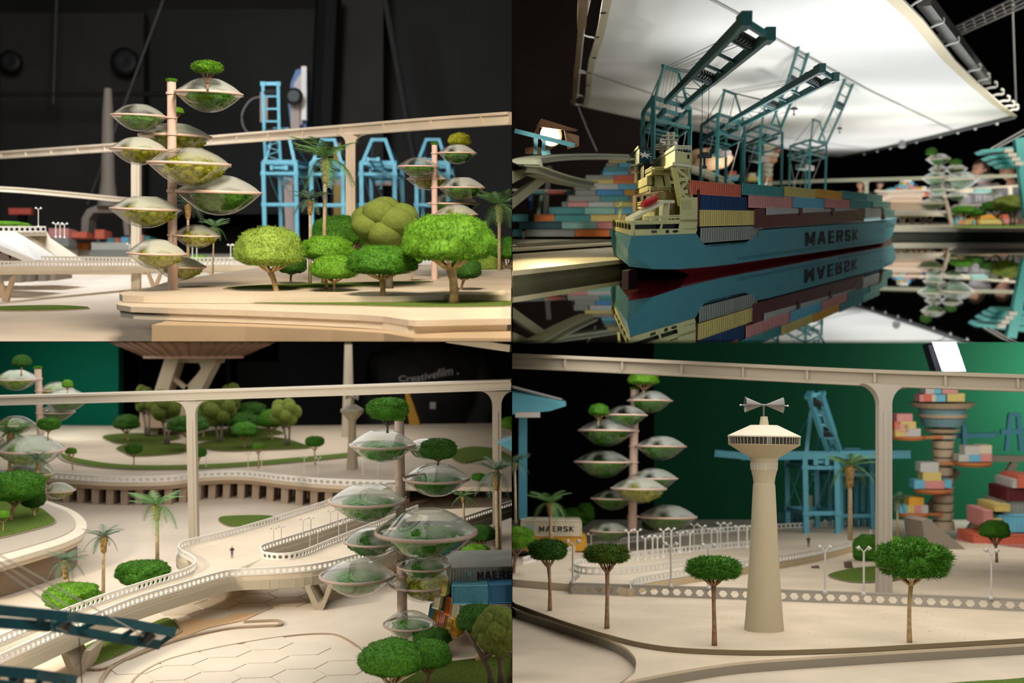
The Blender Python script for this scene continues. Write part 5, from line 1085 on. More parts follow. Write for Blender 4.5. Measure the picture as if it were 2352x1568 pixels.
# ---- people
def skin_mesh(name, pts, edges, m, parent, sub=2, root=0):
    """pts: (x,y,z,r); grows one continuous surface along the edges"""
    me = bpy.data.meshes.new(name); me.from_pydata([p[:3] for p in pts], edges, []); o = bpy.data.objects.new(name, me); COL.objects.link(o)
    sk = o.modifiers.new('skin', 'SKIN'); sk.use_smooth_shade = True
    lay = me.skin_vertices[0].data
    for i, p in enumerate(pts): lay[i].radius = (p[3], p[3]*(p[4] if len(p) > 4 else 1)); lay[i].use_root = (i == root)
    ss = o.modifiers.new('sub', 'SUBSURF'); ss.levels = sub; ss.render_levels = sub
    bpy.context.view_layer.update(); dg = bpy.context.evaluated_depsgraph_get(); m2 = bpy.data.meshes.new_from_object(o.evaluated_get(dg)); bpy.data.objects.remove(o, do_unlink=True)
    m2.materials.clear(); m2.materials.append(m); m2.polygons.foreach_set('use_smooth', [True]*len(m2.polygons)); m2.name = name
    return link(name, m2, parent)
SKIN = mat('skin', (.50,.26,.17), .55, sss=1)
def person(label, foot, R, Hh, top, bottom, hair, lean=0, pose='stand', cap=None, head_turn=0, group=None, shoe=None, extra=None):
    """figure of height Hh (m); body one skinned surface, clothes over it"""
    t = thing('person', label, 'person', foot, R, group); h = Hh/1.75; L = lean
    V = lambda x, y, z: (x*h, (y - L*max(0, z-.95))*h, (z - .35*L*L*max(0, z-.95))*h)
    hipz = .95; arms = {'stand': ((.24,.0,1.12),(.20,-.10,.90)), 'hips': ((.33,.06,1.16),(.17,-.10,1.02)), 'reach': ((.26,-.22,1.18),(.18,-.46,1.15))}[pose]
    body = [V(0,0,.95)+(.13*h,.8), V(0,0,1.15)+(.125*h,.75), V(0,0,1.36)+(.14*h,.75), V(0,.0,1.47)+(.055*h,), V(0,-.01,1.55)+(.055*h,)]
    ed = [(0,1),(1,2),(2,3),(3,4)]
    for s in (-1, 1):
        o = len(body); body += [V(s*.09,0,.88)+(.085*h,), V(s*.10,-.01,.50)+(.052*h,), V(s*.10,.02,.10)+(.036*h,), V(s*.11,-.10,.03)+(.034*h,)]; ed += [(0,o),(o,o+1),(o+1,o+2),(o+2,o+3)]
        e, w_ = arms; o = len(body); body += [V(s*.19,0,1.40)+(.058*h,), V(s*e[0],e[1],e[2])+(.042*h,), V(s*w_[0],w_[1],w_[2])+(.028*h,), V(s*w_[0],w_[1]-.06,w_[2]-.05)+(.026*h,)]; ed += [(2,o),(o,o+1),(o+1,o+2),(o+2,o+3)]
    skin_mesh('body', body, ed, SKIN, t)
    # clothes
    pts = [V(0,0,.90)+(.155*h,.8), V(0,0,1.12)+(.15*h,.8), V(0,0,1.38)+(.155*h,.75), V(0,0,1.46)+(.085*h,)]; ed = [(0,1),(1,2),(2,3)]
    for s in (-1, 1):
        e, w_ = arms; o = len(pts); pts += [V(s*.19,0,1.40)+(.075*h,), V(s*e[0],e[1],e[2])+(.058*h,), V(s*w_[0],w_[1],w_[2])+(.045*h,)]; ed += [(2,o),(o,o+1),(o+1,o+2)]
    skin_mesh('jacket', pts, ed, top, t)
    pts = [V(0,0,.96)+(.15*h,.8)]; ed = []
    for s in (-1, 1): o = len(pts); pts += [V(s*.09,0,.86)+(.10*h,), V(s*.10,-.01,.50)+(.068*h,), V(s*.10,.02,.10)+(.055*h,)]; ed += [(0,o),(o,o+1),(o+1,o+2)]
    skin_mesh('trousers', pts, ed, bottom, t)
    for s in (-1, 1):
        b = MB(); b.blob(V(s*.11,-.06,.035), (.05*h,.13*h,.045*h)); b.build('shoe', shoe or DARKMET, t, smooth=True)
    hd = bpy.data.objects.new('head', None); c = Vector(V(0,-.02,1.64))
    b = MB(); vs, fs = ico(3); out = []
    for v in vs:
        p = Vector((v.x*.078, v.y*.098, v.z*.118)); 
        if v.z < -.2: p.x *= 1-.25*(-v.z); p.y *= 1-.12*(-v.z)
        out.append(p)
    b.add(out, fs)
    for s in (-1, 1): b.blob((s*.079,.005,-.01), (.012,.022,.032), sub=1)
    b.blob((0,-.103,-.012), (.014,.022,.024), sub=1)
    head = b.build('head', SKIN, t, smooth=True); head.location = c; head.scale = (h,h,h); head.rotation_euler = (.5*L, 0, head_turn)
    f = MB()
    for s in (-1, 1): f.blob((s*.03,-.09,.012), (.012,.010,.007), sub=1)
    f.build('eyes', mat('eye_dark', (.02,.015,.01), .3), head, smooth=True)
    f = MB(); f.blob((0,-.092,-.052), (.026,.010,.007), sub=1); f.build('mouth', mat('lip', (.35,.10,.09), .5), head, smooth=True)
    f = MB(); out = [Vector((v.x*.088, v.y*.108+.008, v.z*.128+.006)) for v in vs]
    keep = [q for q in fs if all(out[i].y > -.035 or out[i].z > .060 for i in q) and all(out[i].z > -.07 for i in q)]
    f.add(out, keep); f.build('hair', hair, head, smooth=True)
    if extra == 'long': f = MB(); f.blob((0,.07,-.08), (.075,.045,.13)); f.build('long_hair', hair, head, smooth=True)
    if extra == 'hood': f = MB(); f.lathe([(.075,-.16),(.12,-.13),(.135,-.09),(.11,-.06),(.085,-.09)], (0,.035,0), 16); f.build('hood', top, head, smooth=True)
    if extra == 'cap': f = MB(); f.blob((0,.0,.06), (.092,.112,.085)); f.span(-.06,.06,-.20,-.08,.045,.055); f.build('cap', cap, head, smooth=True)
    return t
HOOD = mat('hoodie_grey', (.32,.30,.30), .85, var=.2, scale=5); JEAN = mat('jeans_navy', (.012,.02,.05), .8); HAIRB = mat('hair_brown', (.05,.028,.015), .7)
kp = 23/F
def behind(label, px, py_top, Y, Hpx, **kw):
    Hh = Hpx*Y/F; f = P(px, py_top+Hpx, Y); return person(label, f, Matrix.Rotation(kw.pop('yaw', 0), 3, 'Z'), Hh, HOOD, JEAN, HAIRB, **kw)
behind('person with brown hair in a grey hooded sweatshirt leaning behind the leaning pod tower', 2280, 368, 22, 330, lean=.22, pose='reach', extra='hood', yaw=-1.3)
behind('person in grey clothes bending down at the right edge behind the rails', 2348, 370, 22.6, 330, lean=.3, pose='reach', yaw=-1.2)
person('small distant person in a dark cap behind the ship bow', P(2010,560,24), Matrix.Rotation(.6, 3, 'Z'), 145*24/F, mat('coat_black', (.008,.008,.01), .8), JEAN, HAIRB, lean=.2, pose='reach', extra='cap', cap=mat('cap_black', (.01,.01,.014), .7))
person('small distant bare headed person behind the ship bow', P(1982,566,24), Matrix.Rotation(-.6, 3, 'Z'), 150*24/F, mat('shirt_tan', (.12,.10,.08), .8), JEAN, HAIRB, lean=.3, pose='reach')
ended('B', B4)
# ================================================================ STAGE C (lower left): plaza, curved footbridge, glass towers seen from above
B4 = set(o.name for o in bpy.data.objects)
S_ = Stage(680); UC = Vector((0, -S_.s, 1)).normalized(); HG, HP = 1.693, 1.497
def ground(name, st, h, yf, yb, x0, x1, m, th=.02):
    bb = MB(); z = lambda y: st.s*y-h; bb.prism([Vector((x0,yf,z(yf))), Vector((x1,yf,z(yf))), Vector((x1,yb,z(yb))), Vector((x0,yb,z(yb)))], (0,0,-th)); return struct(bb.build(name, m))
ground('floor_lower_left', S_, HG, 3.6, 12, -7, -.002, SLAB)
b = MB(); b.span(-14, -.001, 22, 22.2, -3, -.001); struct(b.build('wall_back_lower_left', mat('dark_drape_c', (.008,.010,.010), .9, var=.4, scale=.6)))
GREEN = mat('green_screen', (.0,.13,.075), .8, spec=.15)
b = MB(); a = P(-60,0,14.6); c = P(272,0,14.6); b.span(a.x-3, c.x, 14.6, 14.8, -3, -.001); struct(b.build('wall_green_left', GREEN))
# dark equipment frames between the screen and the drape
for i, (x0, x1, y0_, y1_, cc) in enumerate([(276,298,800,940,(.03,.028,.025)),(318,334,815,900,(.10,.10,.10)),(335,375,830,860,(.04,.035,.03)),(370,470,900,960,(.03,.028,.025)),(520,528,790,880,(.03,.06,.05)),(545,640,830,1000,(.018,.015,.012)),(640,700,786,980,(.010,.011,.012)),(700,1176,786,990,(.006,.007,.007))]):
    Y = 19-.2*i; a = P(x0,y1_,Y); c = P(x1,y0_,Y); b = MB(); b.span(a.x, c.x, Y, Y+.1, a.z-1, c.z); struct(b.build('trim_%d' % (30+i), mat('equip_%d' % i, cc, .7)))
# ---- back plateau with pillared edge
def CP(px, py, h=HP): return S_.G(px, py, h)
front = bez([CP(x, y) for x, y in [(-120,1085),(0,1092),(130,1100),(250,1107),(380,1106),(470,1096),(560,1094),(650,1104),(740,1112),(840,1116),(930,1118)]], 5)
plat = front + [CP(1050,1118), CP(1176,1120), Vector((-.003, 14.4, S_.s*14.4-HP)), Vector((-3.4, 14.0, S_.s*14.0-HP)), Vector((-9, 14.4, S_.s*14.4-HP))]
plat = [Vector((min(p.x, -.003), p.y, p.z)) for p in plat]
PLZ = mat('plaza_beige', (.60,.50,.38), .7, var=.12, scale=1.6)
t = thing('plaza_plateau', 'wide beige plaza plateau across the back of the lower left view', 'plaza', CP(500,1050)); bb = MB(); bb.prism(plat, -UC*.03); bb.build('top_board', PLZ, t, world=True)
bb = MB()
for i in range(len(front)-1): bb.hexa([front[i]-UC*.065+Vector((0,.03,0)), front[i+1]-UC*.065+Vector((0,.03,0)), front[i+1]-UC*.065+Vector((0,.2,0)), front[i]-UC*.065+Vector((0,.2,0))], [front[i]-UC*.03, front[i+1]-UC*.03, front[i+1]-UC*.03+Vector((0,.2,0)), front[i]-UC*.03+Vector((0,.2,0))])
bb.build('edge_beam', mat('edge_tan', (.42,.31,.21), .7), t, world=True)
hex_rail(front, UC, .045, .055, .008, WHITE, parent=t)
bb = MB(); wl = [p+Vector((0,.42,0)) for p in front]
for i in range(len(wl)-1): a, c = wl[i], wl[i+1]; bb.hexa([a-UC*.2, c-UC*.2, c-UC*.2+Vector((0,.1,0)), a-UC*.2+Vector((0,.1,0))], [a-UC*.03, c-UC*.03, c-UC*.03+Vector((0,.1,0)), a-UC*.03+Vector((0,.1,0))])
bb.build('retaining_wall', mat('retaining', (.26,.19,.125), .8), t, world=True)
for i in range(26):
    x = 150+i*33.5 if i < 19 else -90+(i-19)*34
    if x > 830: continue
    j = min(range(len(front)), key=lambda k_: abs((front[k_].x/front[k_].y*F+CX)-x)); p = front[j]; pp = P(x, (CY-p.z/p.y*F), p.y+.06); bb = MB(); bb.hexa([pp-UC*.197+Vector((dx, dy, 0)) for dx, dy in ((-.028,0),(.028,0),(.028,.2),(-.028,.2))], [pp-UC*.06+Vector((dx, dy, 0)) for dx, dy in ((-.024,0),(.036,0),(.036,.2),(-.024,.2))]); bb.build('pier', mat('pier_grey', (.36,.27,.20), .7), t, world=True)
# lawns on the plateau
for i, (lab, pts) in enumerate([('left lawn of the plateau under the round headed tree', [(238,1000),(300,994),(390,996),(412,1004),(380,1012),(290,1018),(258,1014)]),
 ('second lawn of the plateau beneath the lobed tree behind the pylon', [(270,1026),(320,1016),(420,1018),(425,1036),(380,1043),(310,1046),(285,1038)]),
 ('right lawn of the plateau with several trees', [(455,1018),(560,1000),(640,1004),(700,1020),(705,1028),(620,1032),(520,1035),(470,1028)]),
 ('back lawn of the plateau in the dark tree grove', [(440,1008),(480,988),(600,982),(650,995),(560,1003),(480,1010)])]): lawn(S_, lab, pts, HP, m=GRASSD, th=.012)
lawn(S_, 'long curved grass strip along the plateau promenade', [(140,1040),(180,1052),(260,1064),(360,1068),(520,1063),(680,1050),(790,1040),(860,1032),(862,1038),(790,1049),(680,1060),(520,1072),(360,1077),(240,1072),(160,1058)], HP, m=GRASS, th=.012)
lawn(S_, 'curved grass strip behind the pods at the right of the plateau', [(1035,1040),(1080,1025),(1140,1030),(1176,1050),(1176,1062),(1120,1052),(1060,1062)], HP, m=GRASS, th=.012)
lawn(S_, 'small rounded lawn island on the lower ground behind the footbridge', [(503,1190),(520,1184),(600,1182),(632,1186),(636,1193),(600,1203),(540,1207),(515,1201)], HG, m=GRASS, th=.012)
# ---- left near terrace
tp = bez([CP(x, y, 1.46) for x, y in [(60,1135),(110,1150),(165,1170),(192,1190),(199,1208),(190,1225),(150,1245),(90,1264),(0,1290),(-80,1310)]], 5) + [CP(-240,1290,1.46), CP(-200,1130,1.46)]
t = thing('curved_terrace', 'cream terrace with rounded corner and lawn at the left edge', 'terrace', tp[10]); bb = MB(); bb.prism(tp[::-1], -UC*.03); bb.build('top_board', IVORY, t, world=True)
c_ = CP(20,1190,1.46); bb = MB(); bb.prism([c_+(p-c_)*.965-UC*.03 for p in tp[::-1]], -UC*.035); bb.build('edge_board', CREAM, t, world=True); bb = MB(); bb.prism([c_+(p-c_)*.88-UC*.065 for p in tp[::-1]], -UC*.165); bb.build('base_board', mat('base_brown', (.25,.18,.12), .8), t, world=True)
bb = MB(); bb.prism([c_+(p-c_)*.86+UC*.006 for p in tp[::-1]], -UC*.006); bb.build('step', mat('step_grey', (.45,.40,.33), .7), t, world=True)
lawn(S_, 'lawn on the rounded terrace at the left edge', [(-90,1150),(0,1150),(80,1160),(118,1185),(124,1198),(90,1210),(0,1232),(-80,1245)], 1.452, m=GRASS, th=.01)
# ---- footbridge
Q = lambda L, n=5: bez([CP(x, y) for x, y in L], n)
farL = Q([(-120,1530),(0,1478),(200,1396),(330,1352),(425,1322),(449,1305),(440,1290),(416,1277),(411,1266),(430,1254),(520,1232),(640,1197),(760,1158),(830,1136),(925,1112)])
nearL = Q([(-120,1578),(0,1524),(150,1456),(300,1392),(420,1354),(490,1333),(540,1323),(640,1318),(735,1308),(830,1284),(920,1254),(1040,1208),(1176,1162)])
hup = Q([(604,1282),(598,1272),(612,1262),(700,1234),(800,1200),(930,1156)])
hlo = Q([(604,1282),(640,1286),(690,1280),(760,1252),(860,1212),(960,1172)])
DECK = mat('deck_planks', (.70,.60,.46), .6, var=.08, scale=3)
t = thing('footbridge', 'long curving cream footbridge with hexagon cut railings crossing the lower left view', 'bridge', CP(500,1300))
bb = MB()
# left arm and centre: strips between the two rails
def strip(bb, L, R_, n=40, th=.045, ex=0):
    def rs(A_):
        d = [0]
        for i in range(1, len(A_)): d.append(d[-1]+(A_[i]-A_[i-1]).length)
        out = []
        for k in range(n+1):
            s = d[-1]*k/n; i = 0
            while i < len(d)-2 and d[i+1] < s: i += 1
            out.append(A_[i].lerp(A_[i+1], (s-d[i])/max(1e-9, d[i+1]-d[i])))
        return out
    l, r = rs(L), rs(R_)
    for k in range(n): bb.hexa([l[k]-UC*th, r[k]-UC*th, r[k+1]-UC*th, l[k+1]-UC*th][::-1], [l[k], r[k], r[k+1], l[k+1]][::-1])
def cut(L, a, b): return [p for p in L if a <= p.x/p.y*F+CX <= b]
near1 = cut(nearL, -400, 604); i1 = [k for k, p in enumerate(farL)]
fx = lambda p: p.x/p.y*F+CX
left_far = farL[:5*10+1]; left_near = [p for p in nearL if fx(p) <= 560]
strip(bb, [p for p in farL[:26]], [p for p in nearL if fx(p) <= 450]); strip(bb, farL[25:], [nearL[[k for k, p in enumerate(nearL) if fx(p) <= 450][-1]]] + [CP(560,1310)] + hup)
strip(bb, [CP(560,1300)] + hlo, [p for p in nearL if fx(p) >= 450])
bb.prism([p-UC*.003 for p in (CP(449,1300), CP(455,1334), CP(560,1312), CP(604,1284), CP(600,1268), CP(520,1240))], -UC*.040)
bb.build('deck', DECK, t, world=True)
for L in (nearL, farL, hup):
    bb = MB()
    for i in range(len(L)-1): bb.beam(L[i]-UC*.05, L[i+1]-UC*.05, .03, .05, UC)
    bb.build('edge_beam', mat('bridge_edge', (.50,.45,.34), .6), t, world=True)
for L, c in ((nearL, .034), (farL, .034), (hup, .034), (hlo, .034)): hex_rail(L, UC, .036, c, .006, WHITE, parent=t)
# plank lines
bb = MB()
for f in [i/10 for i in range(1, 10)]:
    a_ = [farL[int(k*25/24)] for k in range(25)]; ncut = [p for p in nearL if fx(p) <= 450]; 
    for k in range(24):
        p0 = a_[k].lerp(ncut[int(k*(len(ncut)-1)/24)], f); p1 = a_[k+1].lerp(ncut[int((k+1)*(len(ncut)-1)/24)], f); bb.beam(p0, p1, .0022, .0016, UC)
bb.build('plank_line', mat('plank_line', (.34,.27,.18), .8), t, world=True)
for i, (x, yt, yb, W_) in enumerate([(738,1337,1390,62),(190,1478,1538,70)]):
    base = CP(x, yb, HG); k = base.y/F; b = MB(); H_ = (yb-yt)*k; w_ = W_*k*.5; d = .10
    b.prism([(-w_,-d,H_),(-w_*.30,-d,0),(w_*.35,-d,0),(w_,-d,H_),(w_*.62,-d,H_),(w_*.30,-d,H_*.42),(w_*.15,-d,H_*.30),(-w_*.02,-d,H_*.30),(-w_*.15,-d,H_*.42),(-w_*.62,-d,H_)][::-1], (0,2*d,0))
    o = tag(b.build('bridge_support', mat('support_grey', (.42,.36,.27), .7)), ['grey V support under the footbridge right of its centre', 'grey V support of the footbridge near the dark blue crane boom'][i], 'bridge support'); o.location = base; o.rotation_euler = S_.rot(x, .0).to_euler()
# ---- paving, kerbs and lawns on the lower ground
tile = mat('tile_pale', (.66,.59,.49), .65, var=.08, scale=2)
def hexfield(name, pts, a=.125, ang=.10, m=tile, h=HG, th=.004, gap=.04):
    """hexagon tiles inside the outline given in ground x, y"""
    W2 = [(p.x, p.y) for p in pts]; bb = MB()
    def inside(x, y):
        c = False; j = len(W2)-1
        for i in range(len(W2)):
            (xi, yi), (xj, yj) = W2[i], W2[j]
            if (yi > y) != (yj > y) and x < (xj-xi)*(y-yi)/(yj-yi)+xi: c = not c
            j = i
        return c
    x0 = min(p[0] for p in W2); x1 = max(p[0] for p in W2); y0 = min(p[1] for p in W2); y1 = max(p[1] for p in W2); ca, sa = math.cos(ang), math.sin(ang); mx, my = (x0+x1)/2, (y0+y1)/2
    dx, dy = a*1.5, a*math.sqrt(3)
    for i in range(-14, 15):
        for j in range(-14, 15):
            u, v = i*dx, j*dy+(i % 2)*dy/2; cx, cy = mx+u*ca-v*sa, my+u*sa+v*ca
            if not inside(cx, cy): continue
            r = a*(1-gap); q = []
            for k in range(6):
                th_ = math.pi/3*k; du, dv = r*math.cos(th_), r*math.sin(th_); x, y = cx+du*ca-dv*sa, cy+du*sa+dv*ca; q.append(Vector((x, y, S_.s*y-h)))
            bb.prism([p+UC*th for p in q], -UC*th)
    return struct(bb.build(name, m))
hexfield('floor_tiles_front', [CP(x, y, HG) for x, y in [(250,1560),(330,1510),(470,1480),(640,1466),(750,1460),(790,1470),(850,1520),(900,1600),(700,1640),(200,1640)]])
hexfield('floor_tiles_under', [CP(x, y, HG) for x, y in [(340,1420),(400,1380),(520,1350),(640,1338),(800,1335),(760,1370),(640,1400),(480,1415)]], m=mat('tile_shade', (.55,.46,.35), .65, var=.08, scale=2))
def kerb(label, pts, w_=.012, hh=.012, m=None, h=HG, st=S_, n=6, name='kerb'):
    L = bez([st.G(x, y, h) for x, y in pts], n); up = Vector((0,-st.s,1)).normalized(); bb = MB()
    for i in range(len(L)-1): bb.beam(L[i]+up*hh*.4, L[i+1]+up*hh*.4, w_, hh, up)
    return tag(bb.build(name, m or mat('kerb_line', (.36,.27,.18), .7)), label, 'kerb')
kerb('long curved kerb sweeping round the front paving', [(228,1590),(236,1560),(262,1532),(330,1500),(420,1468),(520,1446),(600,1440),(640,1438),(646,1432),(630,1427),(560,1430)], .02)
kerb('inner kerb line of the front paving under the bridge', [(300,1600),(310,1560),(380,1518),(500,1488),(640,1464),(740,1456),(790,1466),(850,1512),(900,1580)], .012, .006)
kerb('kerb round the near triangular lawn beneath the bridge', [(160,1530),(230,1540),(300,1510),(400,1462),(416,1448),(400,1425)], .014)
lawn(S_, 'triangular lawn in shade beneath the near end of the footbridge', [(160,1508),(230,1468),(330,1462),(300,1490),(200,1530),(165,1526)], HG, m=GRASS, th=.008)
lawn(S_, 'small lawn tip beyond the dark blue boom beneath the footbridge', [(335,1440),(380,1418),(404,1430),(408,1442),(380,1448)], HG, m=GRASS, th=.008)
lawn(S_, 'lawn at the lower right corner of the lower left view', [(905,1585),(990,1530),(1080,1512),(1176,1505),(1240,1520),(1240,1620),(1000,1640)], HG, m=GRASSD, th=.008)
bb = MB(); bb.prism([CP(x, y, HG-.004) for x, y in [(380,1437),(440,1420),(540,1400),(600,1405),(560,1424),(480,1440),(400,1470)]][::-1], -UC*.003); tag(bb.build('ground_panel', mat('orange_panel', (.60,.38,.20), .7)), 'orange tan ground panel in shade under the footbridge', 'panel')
# ---- monorail with two pylons
beam = bez([P(-90,910,8.5), P(0,908,8.4), P(430,896,8.29), P(800,884,8.1), P(1176,871,7.9)], 6)
monorail('long elevated rail beam with bright top crossing the whole lower left view', beam, UC, .10, .066, mat('rail_taupe', (.50,.45,.37), .5), rn=0)
RP = mat('pylon_taupe', (.42,.37,.30), .5)
pylon('slim taupe monorail pylon left of the centre of the lower left view', CP(446,1252,HG), P(440,921,8.29), UC, .060, .06, .22, RP); pylon('slim taupe monorail pylon at the right beside the pods', CP(1142,1278,HG), P(1141,898,7.95), UC, .058, .06, .22, RP)
# ---- glass towers
GP = GREYPOLE
tw, cs = terrarium_tower(S_, 'big taupe poled glass terrarium tower with ten pods, right side of the lower left view', 925, 1473, 962, 11.5, [
 (886,1012,73,.8,1,1,1.15),(974,1030,48,-.9,0,1,1.1),(1003,1094,75,.5,1,1,1.1),(849,1141,86,.6,1,1,1.1),(986,1200,112,.9,1,1,1.1),(860,1238,68,.2,0,2,1.1),(977,1287,60,.9,0,1,1.1),(820,1321,85,.9,1,1,1.1),(970,1347,80,-.5,0,0,1.1),(946,1415,59,.9,0,1,1.2)], h=HG, tx=917, polem=GP, mossm=(LEAFY, LEAFG, LEAFD), glassm=GLASSC)
terrarium_tower(S_, 'smaller pink poled glass terrarium tower at the left edge of the lower left view', 100, 1150, 845, 8, [
 (47,869,47,.5,1,2,1.1),(118,897,38,-.9,0,2,1.2),(152,915,52,.3,1,1,1.1),(118,948,40,-.8,0,1,1),(36,975,44,-.3,0,2,1.1),(101,1022,73,.9,1,2,1.1),(48,1079,30,-.7,0,0,1.1),(100,1080,40,.9,0,0,1.1),(137,1123,38,.3,0,0,1.1)], Y=9.2, tx=87, mossm=(LEAFY, LEAFG, LEAFP))
def bons(lab, *a, **k): return moss_tree(S_, lab, *a, group='bonsai in glass pods of the lower left scene', name='bonsai', **k)
bons('wide dense bonsai rising from the topmost pod of the big tower', 890, 992, 890, 915, 966, 92, Y=5.55, kind='bowl', m=LEAFG, bark=BARKD, tr=2.6, zb=14)
bons('dense rounded bonsai in the second right pod of the big tower', 1006, 1066, 1007, 1008, 1056, 80, Y=5.65, kind='bowl', m=LEAFD, bark=BARKD, tr=2.4, zb=6, var=2)
bons('small bonsai in the topmost pod of the left edge tower', 49, 862, 50, 815, 842, 41, Y=8.9, m=LEAFD, tr=2, var=1, zb=22)
bons('tiny bonsai at the rim of the second pod of the left edge tower', 155, 905, 155, 872, 890, 25, Y=8.9, m=LEAFB, tr=1.5, var=2)
bons('round green bonsai in the large pod of the left edge tower', 110, 1010, 113, 960, 988, 50, Y=8.7, kind='bowl', m=LEAFG, tr=2, var=3)
# ---- trees
tg = 'small trees on the back plateau'
for i, (lab, bx, by, cx, ty, cy, W_, kind, m_) in enumerate([
 ('dark round headed tree at the left end of the plateau', 294, 1014, 291, 953, 985, 58, 'umbrella', LEAFD), ('small bright tree on the promenade near the railing left of the pylon', 308, 1078, 307, 1020, 1042, 38, 'bowl', LEAFG), ('tiny pale tree beside the left edge tower on the grass strip', 167, 1078, 163, 1028, 1042, 26, 'umbrella', LEAFB),
 ('wide dark tree directly behind the left pylon', 428, 1036, 432, 955, 990, 92, 'umbrella', LEAFD), ('bright tree in the middle of the right lawn on the plateau', 562, 1030, 563, 970, 1000, 60, 'umbrella', LEAFG), ('solitary tree between the lobed tree and the saucer tower', 724, 1066, 723, 1002, 1026, 42, 'bowl', LEAFG),
 ('small tree right beside the left pylon', 455, 1076, 458, 1028, 1050, 32, 'bowl', LEAFG), ('tiny olive tree on the grass strip below the bright lawn tree', 594, 1074, 593, 1018, 1030, 26, 'umbrella', LEAFB), ('tall green tree left of the felted lobed tree', 626, 1012, 622, 942, 980, 62, 'umbrella', LEAFG),
 ('dark tree at the back of the grove', 560, 1004, 556, 948, 976, 84, 'umbrella', LEAFD), ('dark wide tree at the far back of the grove', 580, 996, 575, 924, 950, 72, 'umbrella', LEAFD), ('half hidden bright tree in the grove behind the pylon', 468, 1006, 466, 934, 966, 46, 'umbrella', LEAFG), ('low bright tree at the right behind the topmost bonsai', 1100, 1115, 1099, 1087, 1104, 32, 'bowl', LEAFG), ('bright tree cut by the right edge under the rail beam', 1176, 1000, 1172, 958, 985, 38, 'bowl', LEAFB)]):
    moss_tree(S_, lab, bx, by, cx, ty, cy, W_, h=HP, kind=kind, m=m_, tr=2.6 if W_ > 50 else 1.7, var=i, group=tg)
for i, (lab, bx, by, cx, ty, cy, W_, nl) in enumerate([('felted lobed tree behind the left pylon at the back', 338, 1004, 333, 884, 945, 56, 9), ('larger felted lobed tree left of the pylon', 383, 1022, 378, 895, 965, 78, 11), ('felted lobed tree right of the pylon with grey trunk', 504, 1018, 500, 905, 975, 84, 11), ('tall felted lobed tree under the bowl structure', 530, 1000, 527, 880, 945, 64, 9), ('clear cut felted lobed tree right of the grove', 660, 1024, 655, 916, 978, 70, 12)]):
    lobe_tree(S_, lab, bx, by, cx, ty, cy, W_, h=HP, seed=i+3, nl=nl, tr=4.5, m=FELTD if i < 4 else FELT, bark=mat('grey_bark', (.24,.19,.15), .8), legs=2, group='felted lobed trees on the plateau')
moss_tree(S_, 'large green tree at the left edge on the rounded terrace', 26, 1200, 34, 1085, 1150, 128, h=1.46, m=LEAFG, bark=BARKR, tr=5, var=1, kind='bowl')
moss_tree(S_, 'dark tree behind the large left edge tree', 80, 1190, 76, 1120, 1166, 54, h=1.46, m=LEAFD, tr=3, var=2, kind='bowl')
moss_tree(S_, 'tiny lime tree at the left edge of the rounded terrace', 7, 1226, 8, 1172, 1190, 30, h=1.46, m=LEAFB, tr=1.6, var=2)
moss_tree(S_, 'wide moss crown rising behind the near railing at the far left', 165, 1415, 166, 1342, 1398, 122, h=HG, m=LEAFB, tr=4, var=0, kind='bowl')
moss_tree(S_, 'wide moss crown behind the railing at the foot of the tallest palm', 315, 1366, 329, 1290, 1342, 118, h=HG, m=LEAFG, bark=BARKR, tr=4, var=3, kind='bowl')
moss_tree(S_, 'large moss tree at the bottom in front of the big glass tower', 900, 1600, 899, 1472, 1543, 146, h=HG, m=LEAFG, bark=BARK, tr=6, var=1, kind='umbrella', zb=26)
moss_tree(S_, 'second moss tree at the bottom with crooked stem', 984, 1586, 984, 1468, 1528, 104, h=HG, m=LEAFG, bark=BARKR, tr=4.5, var=2, kind='umbrella', zb=40)
moss_tree(S_, 'small moss crown right of the foot of the big glass tower', 992, 1505, 993, 1444, 1478, 86, h=HG, m=LEAFD, tr=3, var=3, kind='umbrella')
moss_tree(S_, 'dark moss tree in front of the coloured containers', 1098, 1520, 1098, 1390, 1448, 96, h=HG, m=LEAFD, tr=5, var=0, kind='umbrella')
moss_tree(S_, 'moss tree behind the lettered container', 1103, 1290, 1103, 1206, 1240, 72, h=HG, m=LEAFD, bark=BARKR, tr=4, var=1, kind='umbrella'); moss_tree(S_, 'bright moss tree right above the lettered container', 1092, 1312, 1093, 1250, 1286, 72, h=HG, m=LEAFB, bark=BARKR, tr=4, var=2, kind='umbrella')
lobe_tree(S_, 'big olive felted tree of round lobes at the lower right', 1150, 1585, 1146, 1393, 1500, 116, Y=5.2, seed=9, nl=16, tr=13, m=FELTD, bark=mat('stem_dark', (.13,.10,.07), .8), legs=3)
palm(S_, 'tallest palm of the lower left view beside the pylon', 362, 1352, 360, 1160, 56, h=HG, tr=9, fib=36, seed=1); palm(S_, 'middle palm with feathery dark fronds left of the tallest palm', 237, 1390, 238, 1232, 40, h=HG, tr=8, fib=38, m=PALMD, seed=3)
palm(S_, 'short palm in front of the left moss crown', 160, 1408, 151, 1288, 40, h=HG, tr=8, fib=42, m=PALMD, seed=5); palm(S_, 'palm at the left edge in front of the smaller glass tower', 22, 1085, 25, 995, 50, Y=9.0, tr=8, fib=50, seed=2)
palm(S_, 'small palm under the large pod of the smaller glass tower', 87, 1180, 87, 1056, 32, h=1.46, tr=5, fib=24, m=PALMD, seed=6); palm(S_, 'tall palm in front of the right pylon', 1144, 1300, 1140, 1082, 56, h=HG, tr=9, fib=44, m=PALMD, seed=4); palm(S_, 'small palm between the pods and the right pylon', 1066, 1215, 1064, 1140, 30, Y=7.4, tr=5, fib=14, seed=8)
